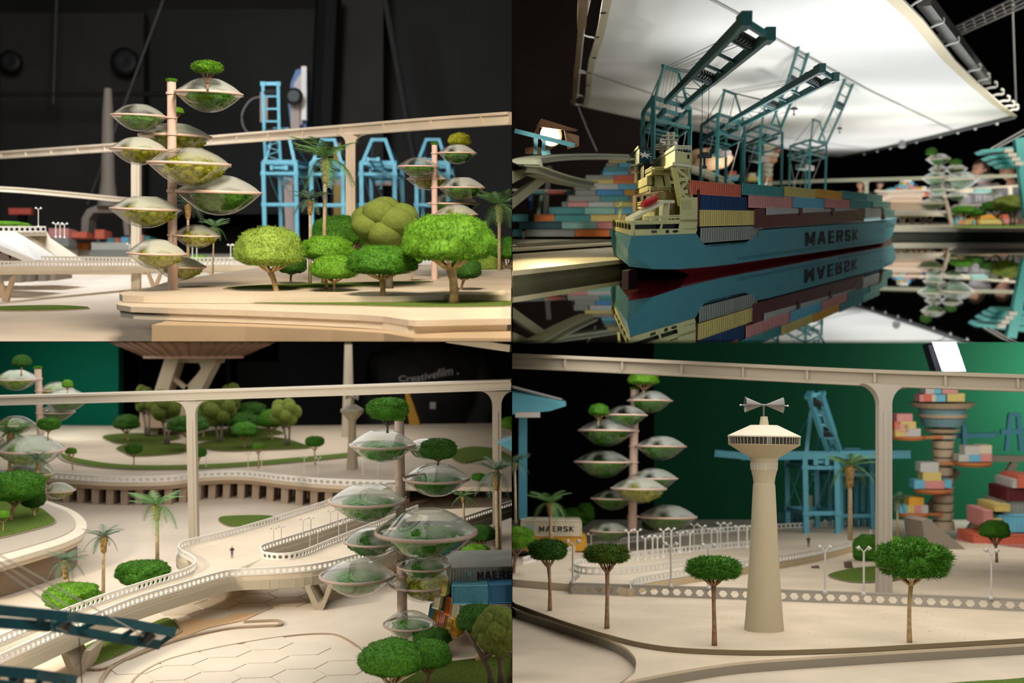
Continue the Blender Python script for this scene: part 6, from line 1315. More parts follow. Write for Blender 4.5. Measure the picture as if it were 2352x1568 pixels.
# ---- lamps and the little figure
lg = 'white twin headed lamps on the lower left footbridge'
for i, (x, yt, yb) in enumerate([(628,1210,1248),(646,1206,1243),(696,1189,1228),(714,1186,1224),(712,1222,1258),(730,1217,1253),(759,1171,1204),(776,1168,1200),(778,1201,1236),(796,1192,1228),(820,1150,1180),(836,1146,1176)]):
    street_lamp(S_, '%s twin headed lamp on the footbridge, %s pair from its centre' % ('left' if i % 2 == 0 else 'right', nth[i//2]), x, yb, yt, h=HP-.03, spread=8, pw=1.9, m=mat('lamp_silver', (.55,.52,.48), .35), group=lg)
for i, (x, yt, yb) in enumerate([(473,1034,1076),(570,1038,1078),(601,1040,1080),(699,1046,1086),(731,1048,1088),(833,1054,1090),(868,1056,1090)]):
    street_lamp(S_, 'white lamp on the plateau promenade, %s from the left' % nth[i], x, yb, yt, h=HP, spread=7, pw=1.6, group='lamps on the plateau promenade')
person('tiny figure in black jacket and blue jeans standing alone on the footbridge', CP(533,1281), Matrix.Rotation(.3, 3, 'Z'), 27*CP(533,1281).y/F, mat('coat_black', (.008,.008,.01), .8), mat('jeans_blue', (.02,.05,.13), .8), mat('hair_dark', (.01,.008,.006), .7), pose='hips', extra='long')
# ---- bowl structure, spire, saucer tower
t = thing('bowl_building', 'pinkish wooden bowl building on slanting cream legs at the top', 'building', P(430,1000,13.2)); YB = 13.2
WOOD = mat('bowl_wood', (.36,.20,.14), .6, var=.15, scale=1.5); k = YB/F
bb = MB(); c_ = P(445,0,YB); zz = lambda y: (CY-y)*k
bb.lathe([(112*k, 0), (112*k, .03), (185*k, (822-783)*k), (230*k,(822-740)*k)], Vector((c_.x, YB, zz(822))), 36, cap=True); bb.build('bowl', WOOD, t, world=True)
bb = MB()
for i in range(36):
    a = 2*math.pi*i/36; u_ = Vector((math.cos(a), math.sin(a), 0)); bb.beam(Vector((c_.x,YB,zz(822)+.03))+u_*112*k, Vector((c_.x,YB,zz(783)))+u_*186*k, .012, .02)
bb.build('rib', mat('bowl_rib', (.26,.14,.10), .6), t, world=True)
LEGM = mat('leg_cream', (.55,.44,.31), .6)
for pts in ([(378,824),(410,824),(385,900),(360,1000),(330,1000),(352,905)], [(452,824),(498,824),(458,902),(420,985),(398,985),(428,898),(462,845)]):
    bb = MB(); bb.prism([P(x, y, YB-.1) for x, y in pts], (0,.3,0)); bb.build('leg', LEGM, t, world=True)
bb = MB(); bb.prism([P(x, y, YB-.05) for x, y in [(378,824),(500,824),(498,834),(385,832)]], (0,.35,0)); bb.beam(P(396,866,YB), P(432,894,YB), .06, .05); bb.beam(P(460,860,YB), P(428,896,YB), .06, .05); bb.build('cross_brace', LEGM, t, world=True)
bb = MB(); bb.prism([P(x, y, YB-.2) for x, y in [(322,945),(340,940),(400,965),(402,982),(318,982)]], (0,.5,0)); bb.build('foot_block', mat('foot_pink', (.60,.42,.30), .7), t, world=True)
t = thing('model_spire', 'tall tapering cream spire standing behind the saucer tower', 'model tower', P(799,1010,13)); bb = MB(); k = 13/F
bb.lathe([(16*k,0),(14*k,60*k),(11*k,140*k),(8*k,240*k)], P(800,1014,13), 16); bb.build('shaft', mat('spire_cream', (.50,.43,.33), .6), t, world=True, smooth=True)
bb = MB(); bb.lathe([(20*k,0),(20*k,.05),(16*k,.06)], P(800,1016,13), 16, cap=True); bb.build('foot', mat('spire_cream', (.50,.43,.33), .6), t, world=True)
TWM = mat('tower_plaster', (.50,.43,.30), .8, bump=.3, bscale=300); TWR = mat('tower_roof', (.66,.60,.48), .8, bump=.3, bscale=300)
def saucer_tower(st, label, bx, by, k, Y, prof, scale=1, detail=True):
    """profile in pixels: (halfwidth, height above foot)"""
    base = P(bx, by, Y); t = thing('control_tower', label, 'control tower', base, st.rot(bx)); g = lambda L: [(r*k, z*k) for r, z in L]
    for nm, L, m in prof: b_ = MB(); b_.lathe(g(L), n=48); b_.build(nm, m, t, smooth=False)
    return t
k = CP(809,1075,HP).y/F
t = saucer_tower(S_, 'small cream saucer topped tower in front of the spire', 809, 1076, k, CP(809,1075,HP).y, [('shaft', [(13.5,0),(11.5,30),(9.5,60),(8.5,98),(8.5,108),(11,114)], TWM), ('saucer_base', [(11,113),(13,116),(27,131),(27,135)], TWM), ('roof', [(27,135),(26,137),(10,147),(0,148)], TWR), ('neck', [(4,147),(3,156),(0,156)], TWM)])
bb = MB()
for s in (-1, 1): bb.tube([Vector((s*2*k,0,165*k)), Vector((s*15*k,0,(165+s*-1)*k))], [1.5*k, 7*k], 12)
bb.build('horn', mat('horn_grey', (.40,.36,.32), .4), t); bb = MB(); bb.tube([(0,0,155*k), (0,0,165*k)], 1.5*k, 6); bb.build('horn_post', DARKMET, t)
# ---- person in a black jacket behind, with lettering on the back
JK = mat('jacket_black', (.010,.010,.011), .8, var=.4, scale=6, bump=.4, bscale=4)
t = thing('person', 'person seen from behind in a black jacket with grey lettering across the back', 'person', P(985,1400,16)); YJ = 15.4; k = YJ/F
V = lambda x, y, d=0, r=30: (P(x, y, YJ+d).x, YJ+d, P(x, y, YJ+d).z, r*k)
skin_mesh('body', [V(985,1000,0,60), V(985,900,0,70), V(985,800,0,50), V(985,760,0,30)] + [V(900,1160,0,45), V(1060,1160,0,45), V(900,1300,0,35), V(1060,1300,0,35)], [(0,1),(1,2),(2,3),(0,4),(0,5),(4,6),(5,7)], SKIN, None)
bd = bpy.data.objects[-1] if False else [o for o in bpy.data.objects if o.name.startswith('body') and o.parent is None][-1]; bd.parent = t; bd.matrix_parent_inverse = wm(t).inverted()
pts = [V(985,1060,0,105), V(990,960,-.05,115), V(990,860,-.1,112), V(985,800,0,80), V(885,850,0,55), V(860,930,-.15,45), V(900,1000,-.35,36), V(1100,850,0,55), V(1130,930,-.15,45), V(1085,1000,-.35,36)]
j_ = skin_mesh('jacket', pts, [(0,1),(1,2),(2,3),(2,4),(4,5),(5,6),(2,7),(7,8),(8,9)], JK, t); j_.matrix_parent_inverse = wm(t).inverted()
for o in [j_, bd]: pass
bb = MB(); bb.prism([P(x, y, YJ-.62) for x, y in [(1000,995),(1036,995),(1042,975),(1034,940),(1026,935),(1016,950),(1008,972)]], (0,.05,0)) if False else None
cu = bpy.data.curves.new('lettering', 'FONT'); cu.body = 'Creativefilm .'; cu.offset = .008; o = bpy.data.objects.new('tmp', cu); COL.objects.link(o); bpy.context.view_layer.update(); me = o.to_mesh(); vs = [v.co.copy() for v in me.vertices]; fs = [tuple(p.vertices) for p in me.polygons]; o.to_mesh_clear(); bpy.data.objects.remove(o, do_unlink=True)
x1 = max(v.x for v in vs); bb = MB(); YT = YJ-.80
def tp_(v): f = v.x/x1; px = 915+138*f; yb = 876-14*f+3*math.sin(f*5); s = 15+9*f; return P(px, yb-v.y*s*1.25, YT-.0)
bb.add([tp_(v) for v in vs], fs); bb.build('lettering', mat('print_grey', (.33,.33,.33), .6), t, world=True)
bb = MB(); bb.box(P(994,931,YT), (.07,.01,.08)); bb.build('badge', mat('badge_white', (.45,.45,.42), .6), t, world=True)
bb = MB(); bb.prism([P(x, y, 14.2) for x, y in [(930,900),(938,898),(950,930),(962,965),(968,1000),(945,1000),(936,950)]], (0,.2,0)); tag(bb.build('yellow_cloth', mat('cloth_yellow', (.42,.22,.02), .8)), 'yellow and blue cloth hanging beside the person in black', 'cloth')
# ---- containers at the right
bx = P(1058,1385,5.95); k = 5.95/F
rows = [('grey',1048,1230,1298,1341,5.95,'long grey lettered container on top of the stack'),('sky',1059,1140,1340,1384,5.85,'bright blue container under the lettered one'),('blue',1142,1230,1338,1382,5.85,'second blue container at the right edge under the lettered one'),('lightgrey',1070,1230,1384,1412,5.85,'grey container at the foot of the stack behind the dark moss tree')]
for i, (c, x0, x1_, yt, yb, Y, lab) in enumerate(rows):
    kk = Y/F; o = container(P(x0, yb, Y), Vector(((x1_-x0)*kk, -.03, .0)), Vector((-.10, .36, .36*S_.s)), UC*((yb-yt)*kk), c, lab, 'containers at the right of the big glass tower', 26)
    if i == 0: a_ = P(1097,1332,Y-.04); lettering('lettering', 'MAERSK', a_, P(1193,1328,Y-.05), P(1096,1313,Y-.04), mat('letter_black', (.006,.006,.008), .5), o); bb = MB(); c0 = P(1078,1320,Y-.04); bb.add([c0+Vector(((.018 if q_ % 2 == 0 else .007)*math.sin(q_*math.pi/7), 0, (.018 if q_ % 2 == 0 else .007)*math.cos(q_*math.pi/7))) for q_ in range(14)]+[c0], [(q_, (q_+1) % 14, 14) for q_ in range(14)]); bb.build('star', mat('star_sky', (.12,.35,.50), .5), o, world=True)
for i, (c, x0, x1_, yt, yb) in enumerate([('sky',1009,1021,1387,1424),('amber',1021,1032,1396,1438),('pink',1032,1043,1402,1444),('yellow',1043,1058,1410,1456),('teal',1032,1044,1366,1402),('orange',1044,1058,1370,1412),('cream',1020,1032,1352,1398),('yellow',1040,1050,1330,1368),('cream',1058,1072,1378,1420),('amber',1058,1072,1420,1462)]):
    Y = 6.05-.02*i; kk = Y/F; container(P(x0, yb, Y), Vector(((x1_-x0)*kk, -.02, -.012)), Vector((.03,.4,.02)), UC*((yb-yt)*kk), c, '%s container standing on end beside the lettered stack, %s of the row' % (CNAME[c], (nth+['ninth','tenth'])[i]), 'coloured containers left of the lettered stack', 6)
# ---- dark blue crane booms close to the camera
def boomobj(label, pts1, pts2, Y0, Y1, m, th=.014, hh=.030):
    t = thing('crane_boom', label, 'crane boom', P(*pts1[0], Y0)); L1 = [P(x, y, Y0+(Y1-Y0)*i/(len(pts1)-1)) for i, (x, y) in enumerate(pts1)]; L2 = [P(x, y, Y0+(Y1-Y0)*i/(len(pts2)-1)+.02) for i, (x, y) in enumerate(pts2)]
    for L in (L1, L2):
        b_ = MB()
        for i in range(len(L)-1): b_.beam(L[i], L[i+1], th, hh)
        b_.build('girder', m, t, world=True)
    n = 5
    for i in range(n+1):
        f = i/n*(len(L1)-1); j = min(int(f), len(L1)-2); a_ = L1[j].lerp(L1[j+1], f-j); c_ = L2[min(j, len(L2)-2)].lerp(L2[min(j, len(L2)-2)+1], f-j); b_ = MB(); b_.beam(a_, c_, th*.6, hh*.5); b_.build('cross_bar', m, t, world=True)
    for f in (.42, .88):
        a_ = L1[0].lerp(L1[-1], f); c_ = L2[0].lerp(L2[-1], f); b_ = MB(); m_ = a_.lerp(c_, .5); d = (c_-a_)*.35; b_.tube([m_-d, m_+d], .022, 10); b_.build('sheave_row', DARKMET, t, world=True)
    return t
BB = mat('boom_petrol', (.004,.075,.105), .45)
boomobj('dark petrol blue crane boom crossing the lower left corner', [(-60,1425),(110,1438),(120,1438),(250,1462),(365,1480)], [(-60,1395),(150,1415),(180,1418),(300,1432),(400,1452)], 3.3, 4.0, BB)
boomobj('second petrol blue crane boom at the very bottom left', [(-60,1565),(60,1580),(150,1592)], [(-60,1535),(80,1548),(172,1563)], 3.3, 3.6, BB)
for i, (x0,y0_,x1_,y1_) in enumerate([(-10,1270,330,1460),(-10,1285,200,1420),(-10,1300,150,1410)]): bb = MB(); bb.tube([P(x0,y0_,3.2), P(x1_,y1_,3.9)], .0022, 5); tag(bb.build('stay_cable', mat('cable_pale', (.45,.45,.43), .5)), 'thin blurred stay cable of the petrol blue boom, %s one' % nth[i], 'cable', 'stay cables of the petrol boom')
bb = MB(); bb.tube([P(182,1465,4.2), P(190,1600,4.2)], .0022, 5); tag(bb.build('hoist_cable', DARKMET), 'thin dark cable hanging from the petrol blue boom', 'cable')
t = thing('harbour_crane', 'blue crane corner with railing at the right edge under the pylon', 'crane', P(1165,1030,7)); bb = MB(); bb.prism([P(1144,1018,7), P(1176,1010,7), P(1176,1036,7), P(1168,1032,7)], (0,.3,0)); bb.build('deck', BLUE, t, world=True)
bb = MB(); 
for i in range(8): bb.beam(P(1146+i*4,1016-i,7), P(1146+i*4,1006-i,7), .003)
bb.beam(P(1146,1006,7), P(1176,999,7), .004); bb.build('railing', CABLE, t, world=True)
bb = MB(); bb.beam(P(1030,779,9), P(1176,800,8.6), .05, .05); tag(bb.build('rail_segment', IVORY), 'cream rail segment cut by the top edge at the right', 'elevated rail')
ended('C', B4)
# ================================================================ STAGE D (lower right): control tower on a plaza, everything else far behind
B4 = set(o.name for o in bpy.data.objects)
D_ = Stage(1020); UD = Vector((0, -D_.s, 1)).normalized(); H0, H1, H2 = .913, .935, .985
def DG(x, y, h=H0): return D_.G(x, y, h)
PLD = mat('plaza_sand', (.68,.57,.43), .75, var=.10, scale=3, bump=.12, bscale=160); KD = mat('kerb_brown', (.22,.17,.10), .8); KG = mat('kerb_grey', (.30,.27,.22), .8)
ground('floor_lower_right', D_, H2, 3.6, 16, .002, 9, mat('sand_floor', (.62,.53,.42), .75, var=.10, scale=3))
b = MB(); a = P(1500,0,16); b.span(.001, a.x, 15.9, 16.1, -5, -.001); struct(b.build('wall_black_lower_right', mat('drape_d', (.004,.004,.004), .95, spec=.1)))
b = MB(); b.span(a.x, 9, 15.9, 16.1, -5, -.001); struct(b.build('wall_green_right', mat('green_screen_d', (.006,.085,.038), .8, spec=.15)))
def flat(name, label, pts, h, th, m, cat='platform', nb=5, em=None):
    q = bez([DG(x, y, h) for x, y in pts[0]], nb) + [DG(x, y, h) if not isinstance(x, Vector) else x for x, y in pts[1]]
    q = [Vector((max(.003, p.x), p.y, p.z)) for p in q]; t = thing(name, label, cat, q[len(q)//3]); bb = MB(); bb.prism(q[::-1], -UD*th*.35); bb.build('top_board', m, t, world=True); bb = MB(); bb.prism([p-UD*th*.35 for p in q[::-1]], -UD*th*.65); bb.build('edge_board', em or KG, t, world=True); return t
0 and flat('low_platform', 'lower sand coloured platform with dark curved sides in front of the tower plaza', ([(1150,1388),(1250,1420),(1350,1450),(1420,1478),(1452,1502),(1462,1520),(1455,1545),(1420,1575),(1370,1640)], [(1395,1640)]), H1, .05, PLD) if False else None
ed = bez([DG(x, y, H1) for x, y in [(1120,1380),(1200,1404),(1300,1434),(1390,1464),(1436,1486),(1458,1508),(1461,1524)]], 6)
ed2 = bez([DG(x, y, H1) for x, y in [(1380,1585),(1450,1562),(1560,1540),(1680,1522),(1800,1512),(2000,1499),(2200,1487),(2420,1474)]], 6)
q = ed + [DG(1458,1545,H1), DG(1420,1575,H1), DG(1340,1640,H1), DG(1360,1650,H1)] + ed2 + [DG(2500,1380,H1), DG(1100,1300,H1)]
q = [Vector((max(.003, p.x), p.y, p.z)) for p in q]
t = thing('low_platform', 'lower sand coloured platform with dark curved sides in front of the tower plaza', 'platform', ed[10]); bb = MB(); bb.prism(q, -UD*.012); bb.build('top_board', PLD, t, world=True); bb = MB(); bb.prism([p-UD*.012 for p in q], -UD*.038); bb.build('edge_board', KG, t, world=True)
pe = bez([DG(x, y) for x, y in [(1120,1362),(1200,1392),(1300,1428),(1400,1458),(1480,1477),(1570,1488),(1700,1493),(1800,1493),(1950,1488),(2100,1480),(2420,1462)]], 6)
q = pe + [DG(2560,1290), DG(2200,1238), DG(1500,1238), DG(1100,1240)]; q = [Vector((max(.003, p.x), p.y, p.z)) for p in q]
t = thing('plaza', 'smooth sand coloured plaza carrying the control tower', 'plaza', pe[20]); bb = MB(); bb.prism(q, -UD*.020); bb.build('top_board', PLD, t, world=True)
bb = MB()
for i in range(len(pe)-1):
    if pe[i].x > .003: bb.beam(pe[i]-UD*.008, pe[i+1]-UD*.008, .010, .018, UD)
bb.build('edge_strip', KD, t, world=True)
lawn(D_, 'narrow blurred lawn at the bottom right corner', [(2130,1575),(2200,1566),(2300,1560),(2420,1554),(2420,1600),(2150,1600)], H2, m=GRASS, th=.006)
bb = MB(); rl = random.Random(8)
for i in range(60): p = DG(rl.uniform(1250,2300), rl.uniform(1385,1480)); s = .0025; bb.box(p+UD*.001, (s*rl.uniform(.5,2), s, s*.5), Matrix.Rotation(rl.uniform(0,3), 3, 'Z'))
tag(bb.build('crumbs', mat('crumb', (.16,.13,.05), .9)), 'loose moss crumbs scattered over the plaza', 'crumbs', kind='stuff')
# ---- railing with lamps
rp = [DG(1311,1363), DG(1714,1377), DG(2100,1392), DG(2430,1407)]
t = thing('plaza_railing', 'pale grey railing with hexagon holes running behind the control tower', 'railing', rp[0]); hex_rail(bez(rp, 4), UD, .060, .068, .012, mat('rail_grey', (.37,.345,.31), .5), parent=t, inset=.12)
hex_rail([DG(1311,1363), DG(1318,1352), DG(1330,1340)], UD, .060, .068, .012, mat('rail_grey', (.37,.345,.31), .5), parent=t, inset=.12, name='end_panel')
LS = mat('lamp_silver_d', (.50,.49,.48), .35)
for i, (x, yt, yb, Y) in enumerate([(1316,1237,1338,7.42),(1541,1243,1347,7.28),(1627,1246,1351,7.22),(1895,1250,1361,6.98),(1984,1252,1365,6.90),(2277,1257,1375,6.72)]):
    street_lamp(D_, 'twin headed lamp on the plaza railing, %s from the left' % nth[i], x, yb, yt, Y=Y, spread=17, pw=5, m=LS, group='twin headed lamps on the plaza railing')
# ---- the control tower
k = 6/F; GLW = mat('tower_glass', (.05,.045,.035), .15); t = saucer_tower(D_, 'tall cream control tower with saucer top and grey double horn', 1755, 1448, k, 6.0, [
 ('shaft', [(45.5,0),(43,25),(39,80),(35,140),(31,210),(28,280),(25.5,330),(24,338),(26,352),(30,368)], TWM), ('window_band', [(30.2,368),(31,384)], mat('band_glass', (.50,.46,.38), .3)), ('collar', [(31,384),(33,396),(34,397)], TWM), ('saucer_base', [(34,396),(82,425),(83,427)], TWM), ('gallery', [(80,427),(81,443)], GLW), ('roof', [(83.5,443),(84,446),(33,470),(31,471),(0,471)], TWR), ('neck', [(11,470),(8,491),(0,491)], TWM)])
bb = MB()
for i in range(56):
    a = 2*math.pi*i/56; u_ = Vector((math.cos(a), math.sin(a), 0)); bb.beam(u_*81.5*k+Vector((0,0,427*k)), u_*82.5*k+Vector((0,0,443*k)), .7*k)
bb.build('gallery_mullion', TWR, t); bb = MB()
for i in range(22):
    a = 2*math.pi*i/22; u_ = Vector((math.cos(a), math.sin(a), 0)); bb.beam(u_*30.6*k+Vector((0,0,368*k)), u_*31.4*k+Vector((0,0,384*k)), 1*k)
bb.build('band_mullion', TWR, t)
HG_ = mat('horn_metal', (.20,.19,.18), .35, metal=.6)
for s in (-1, 1):
    bb = MB(); R_ = Matrix.Rotation(s*math.pi/2, 3, 'Y'); bb.lathe([(2.2*k,5*k),(4*k,10*k),(17.5*k,43*k),(18.5*k,44*k),(17.2*k,44*k),(3*k,11*k)], (0,0,(1448-930)*k), 28, R_ @ Matrix.Rotation(0, 3, 'X')); bb.build('horn', HG_, t, smooth=True)
    bb = MB(); bb.tube([(s*6*k,0,(1448-930)*k), (s*55*k,0,(1448-931)*k)], 1*k, 6); bb.blob((s*55*k,0,(1448-931)*k), 2.4*k, sub=1); bb.build('horn_pin', WHITE, t)
    t.children[-2 if False else -1]
for o in [c for c in t.children if c.name.startswith('horn') and 'pin' not in c.name]: pass
bb = MB(); bb.tube([(-1*k,0,490*k), (-1*k,0,(1448-930)*k)], 2.2*k, 8); bb.tube([(-10*k,0,(1448-930)*k), (10*k,0,(1448-930)*k)], 2*k, 8); bb.build('horn_post', HG_, t)
# ---- trees on the plaza
tg = 'moss topped trees on the plaza'
moss_tree(D_, 'small moss tree at the left end of the plaza railing', 1263, 1402, 1258, 1243, 1288, 82, h=H0, kind='spiky', m=LEAFD, bark=BARKR, var=1, tr=4.2, group=tg, zb=100); moss_tree(D_, 'moss tree with ragged olive crown, second from the left on the plaza', 1394, 1443, 1393, 1255, 1296, 96, h=H0, kind='spiky', m=mat('moss_olive', (.07,.13,.015), .8, var=.5, scale=14, spec=.2), bark=BARKR, var=0, tr=5, group=tg, zb=128)
moss_tree(D_, 'moss tree with spiky bright crown left of the control tower', 1641, 1482, 1640, 1283, 1333, 114, h=H0, kind='spiky', m=LEAFG, bark=BARKR, var=2, tr=5.4, group=tg, zb=138); moss_tree(D_, 'largest moss tree on the plaza right of the control tower', 2089, 1475, 2097, 1250, 1330, 156, h=H0, kind='spiky', m=LEAFG, bark=BARK, var=3, tr=5.4, group=tg, zb=132)
moss_tree(D_, 'moss tree cut by the left edge of the lower right view', 1180, 1330, 1186, 1212, 1262, 80, Y=8.2, kind='bowl', m=LEAFB, bark=BARKR, var=0, tr=4, group=tg); moss_tree(D_, 'blurred moss tree in front of the pastel steps at the right', 2289, 1290, 2285, 1196, 1236, 66, Y=9.0, kind='umbrella', m=LEAFG, bark=BARKR, var=2, tr=3.5, group=tg)
# ---- blurred curving footbridge behind
HB = .868
nr = bez([DG(x, y, HB) for x, y in [(1448,1352),(1470,1342),(1560,1326),(1700,1304),(1850,1280),(1950,1256),(1996,1240),(2000,1228)]], 6); fr_ = bez([DG(x, y, HB) for x, y in [(1150,1330),(1200,1296),(1300,1272),(1440,1246),(1600,1226),(1760,1215),(1900,1209),(2040,1204)]], 6)
t = thing('footbridge', 'blurred cream footbridge curving behind the plaza railing', 'bridge', nr[10]); bb = MB(); q = nr + fr_[::-1]; q = [Vector((max(.004, p.x), p.y, p.z)) for p in q]; bb.prism(q, -UD*.044); bb.build('deck', DECK, t, world=True)
bb = MB()
for i in range(len(nr)-1): bb.beam(nr[i]-UD*.045, nr[i+1]-UD*.045, .03, .08, UD)
bb.build('edge_beam', mat('edge_sand', (.60,.47,.30), .6), t, world=True)
hex_rail(nr, UD, .045, .05, .008, WHITE, parent=t); hex_rail([p for p in fr_ if p.x > .05], UD, .045, .06, .008, WHITE, parent=t); lp = bez([DG(x, y, HB) for x, y in [(1330,1300),(1318,1308),(1345,1318),(1440,1318),(1560,1302),(1640,1290)]], 5); hex_rail(lp, UD, .045, .05, .008, WHITE, parent=t); lp2 = bez([DG(x, y, HB) for x, y in [(1330,1300),(1400,1288),(1500,1276),(1640,1262),(1760,1252)]], 5); hex_rail(lp2, UD, .045, .05, .008, WHITE, parent=t)
for i, (x, yt, yb) in enumerate([(1358,1224,1262),(1384,1224,1260),(1444,1214,1290),(1464,1212,1288),(1482,1230,1286),(1499,1228,1284),(1510,1228,1282),(1524,1212,1280),(1542,1210,1276),(1562,1220,1270),(1585,1218,1268),(1594,1200,1262),(1613,1204,1262),(1634,1212,1260),(1648,1212,1258),(1655,1198,1256),(1671,1198,1254),(1696,1205,1258),(1716,1205,1258)]):
    street_lamp(D_, 'blurred white lamp on the far footbridge, number %s from the left' % ('one two three four five six seven eight nine ten eleven twelve thirteen fourteen fifteen sixteen seventeen eighteen nineteen'.split()[i]), x, yb, yt, h=HB, spread=10, pw=3.5, group='blurred lamps on the far footbridge')
person('tiny blurred figure standing on the far footbridge right of the control tower', DG(1857,1256,HB), Matrix.Rotation(0, 3, 'Z'), 26*DG(1857,1256,HB).y/F, mat('coat_black', (.008,.008,.01), .8), JEAN, HAIRB)
for i, (x, y) in enumerate([(1880,1330),(1955,1320)]): bb = MB(); bb.beam(P(x,y+12,9), P(x-8,y-30,9), .05, .05); tag(bb.build('bridge_support', mat('shade_brown', (.14,.10,.07), .8)), 'dark slanting support, %s under the blurred footbridge' % nth[i], 'bridge support')
lawn(D_, 'blurred lawn behind the railing right of the control tower', [(1905,1318),(1960,1304),(2030,1300),(2090,1312),(2060,1330),(1980,1336),(1930,1330)], H0-.004, m=GRASS, th=.004)
shrub(D_, 'bright blurred shrub left of the flared pylon', 1990, 1288, 60, 60, Y=9.6, m=LEAFG, var=1); shrub(D_, 'yellow green blurred shrub right of the flared pylon', 2052, 1268, 60, 36, Y=9.9, m=LEAFB, var=2); shrub(D_, 'green blurred shrub beside the grey ramp', 2100, 1272, 66, 40, Y=10.2, m=LEAFG, var=3)
t = thing('ramp', 'blurred grey ramp sloping down behind the moss tree at right', 'ramp', P(2180,1280,10.6)); bb = MB(); bb.prism([P(x, y, 10.6) for x, y in [(2118,1196),(2132,1190),(2236,1276),(2128,1278)]], (0,.5,-.04)); bb.build('slope', mat('ramp_grey', (.30,.25,.20), .8), t, world=True)
# ---- monorail
bm_ = bez([P(1120,809,8.9), P(1176,812,8.8), P(1500,826,8.4), P(1752,838,8.1), P(2030,850,7.8), P(2420,863,7.5)], 6)
monorail('thick taupe rail beam crossing the top of the lower right view', bm_, UD, .13, .105, mat('rail_taupe_d', (.36,.31,.235), .5), rn=9)
pylon('tall taupe pylon with curved flared head right of the control tower', DG(2030,1362), P(2030,886,7.75), UD, .082, .08, .30, mat('pylon_d', (.36,.32,.27), .5))
# ---- blurred tower of pods
tw, cs = terrarium_tower(D_, 'blurred pink poled glass terrarium tower left of the control tower', 1452, 1222, 893, 10, [
 (1490,921,52,.4,1,1,1.1),(1432,955,50,.8,0,1,1.1),(1392,990,66,.4,1,1,1),(1516,1025,58,.5,0,1,1),(1384,1062,66,.3,0,1,1),(1498,1098,56,.4,0,1,1),(1460,1120,62,.9,0,0,1),(1408,1146,50,-.4,0,1,1),(1534,1186,66,.4,0,1,1),(1400,1218,46,.5,0,1,1)], Y=10, tx=1458)
moss_tree(D_, 'blurred bonsai at the top of the blurred pod tower', 1478, 918, 1478, 855, 884, 70, Y=9.9, kind='umbrella', m=LEAFB, bark=BARKR, tr=3, group='blurred bonsai', name='bonsai'); moss_tree(D_, 'blurred bonsai in the left upper pod of the blurred tower', 1374, 978, 1376, 928, 955, 46, Y=9.8, kind='umbrella', m=LEAFG, tr=2, group='blurred bonsai', name='bonsai')
palm(D_, 'blurred palm in front of the yellow container', 1266, 1262, 1264, 1155, 46, Y=9.6, tr=8, fib=30, seed=1); palm(D_, 'blurred palm with yellow trunk among the blue cranes', 1953, 1240, 1952, 1072, 52, Y=10.2, tr=10, fib=50, m=PALMG, seed=2); palm(D_, 'blurred small palm right of the flared pylon', 2062, 1232, 2060, 1150, 32, Y=11, tr=5, fib=20, m=PALMD, seed=3); palm(D_, 'blurred dark palm at the left edge by the teal post', 1184, 1200, 1182, 1062, 36, Y=9.4, tr=6, fib=20, m=PALMD, seed=5)
o = container(P(1206,1265,9.8), Vector((141*9.8/F,0,0)), Vector((0,.4,-.03)), UD*(34*9.8/F), 'amber', 'blurred amber container with the lettered one on top', None, 20); o = container(P(1196,1231,9.8), Vector((140*9.8/F,0,0)), Vector((0,.4,-.03)), UD*(36*9.8/F), 'cream', 'blurred cream container with dark lettering at the left', None, 20)
lettering('lettering', 'MAERSK', P(1238,1221,9.76), P(1318,1221,9.76), P(1238,1208,9.76), mat('letter_dim', (.05,.04,.035), .6), o); bb = MB(); bb.box(P(1218,1214,9.77), (.06,.005,.06)); bb.build('star', mat('star_dim', (.30,.42,.48), .6), o, world=True)
for i, (x, y, W_) in enumerate([(1315,1208,70),(1500,1215,50),(1345,1196,40)]): shrub(D_, 'dark blurred shrub, %s from the left behind the pods' % nth[i], x, y, W_, 40, Y=11, m=LEAFG if i != 1 else LEAFD, var=i, group='blurred shrubs behind the pods')
# ---- blue cranes, blurred
CB = mat('crane_cyan', (.09,.36,.46), .5)
t = thing('gantry_crane', 'blurred teal crane head and post at the left edge of the lower right view', 'crane', P(1200,1250,10)); bb = MB(); bb.prism([P(x, y, 10) for x, y in [(1170,900),(1200,905),(1300,922),(1300,932),(1262,944),(1170,952)]], (0,.4,0)); bb.build('head', CB, t, world=True)
bb = MB(); bb.beam(P(1201,1230,10.1), P(1201,950,10.1), .07); bb.build('post', mat('crane_cyan_d', (.05,.24,.33), .5), t, world=True); bb = MB(); bb.box(P(1212,952,9.9), (.20,.1,.04)); bb.build('cab', mat('cab_grey', (.45,.42,.38), .6), t, world=True); bb = MB(); bb.tube([P(1176,888,9.9), P(1290,918,9.9)], .012, 5); bb.build('stay_cable', CABLE, t, world=True)
kk = 12/F
crane('blurred blue container crane with slanting boom behind the control tower', P(1882,1238,12)+Vector((0,.3,0)), Vector((72*kk,0,0)), Vector((0,.8,-.06)), UD*(185*kk), CB, boom=[(.7,-.3,.92),(.15,-.7,1.25),(-.45,-1.0,1.75)], leg=.16, brace=.3, aframe=.55, boomw=.36, boomth=.13, name='gantry_crane', house=False)
crane('blurred blue container crane beside the flared pylon', P(1962,1238,12.6)+Vector((0,.3,0)), Vector((76*kk,0,0)), Vector((0,.8,-.06)), UD*(175*kk), CB, boom=[(.2,-.3,1.0),(.3,-.5,1.02),(.5,-.8,1.03)], leg=.14, brace=.3, aframe=.2, boomw=.4, boomth=.08, house=False)
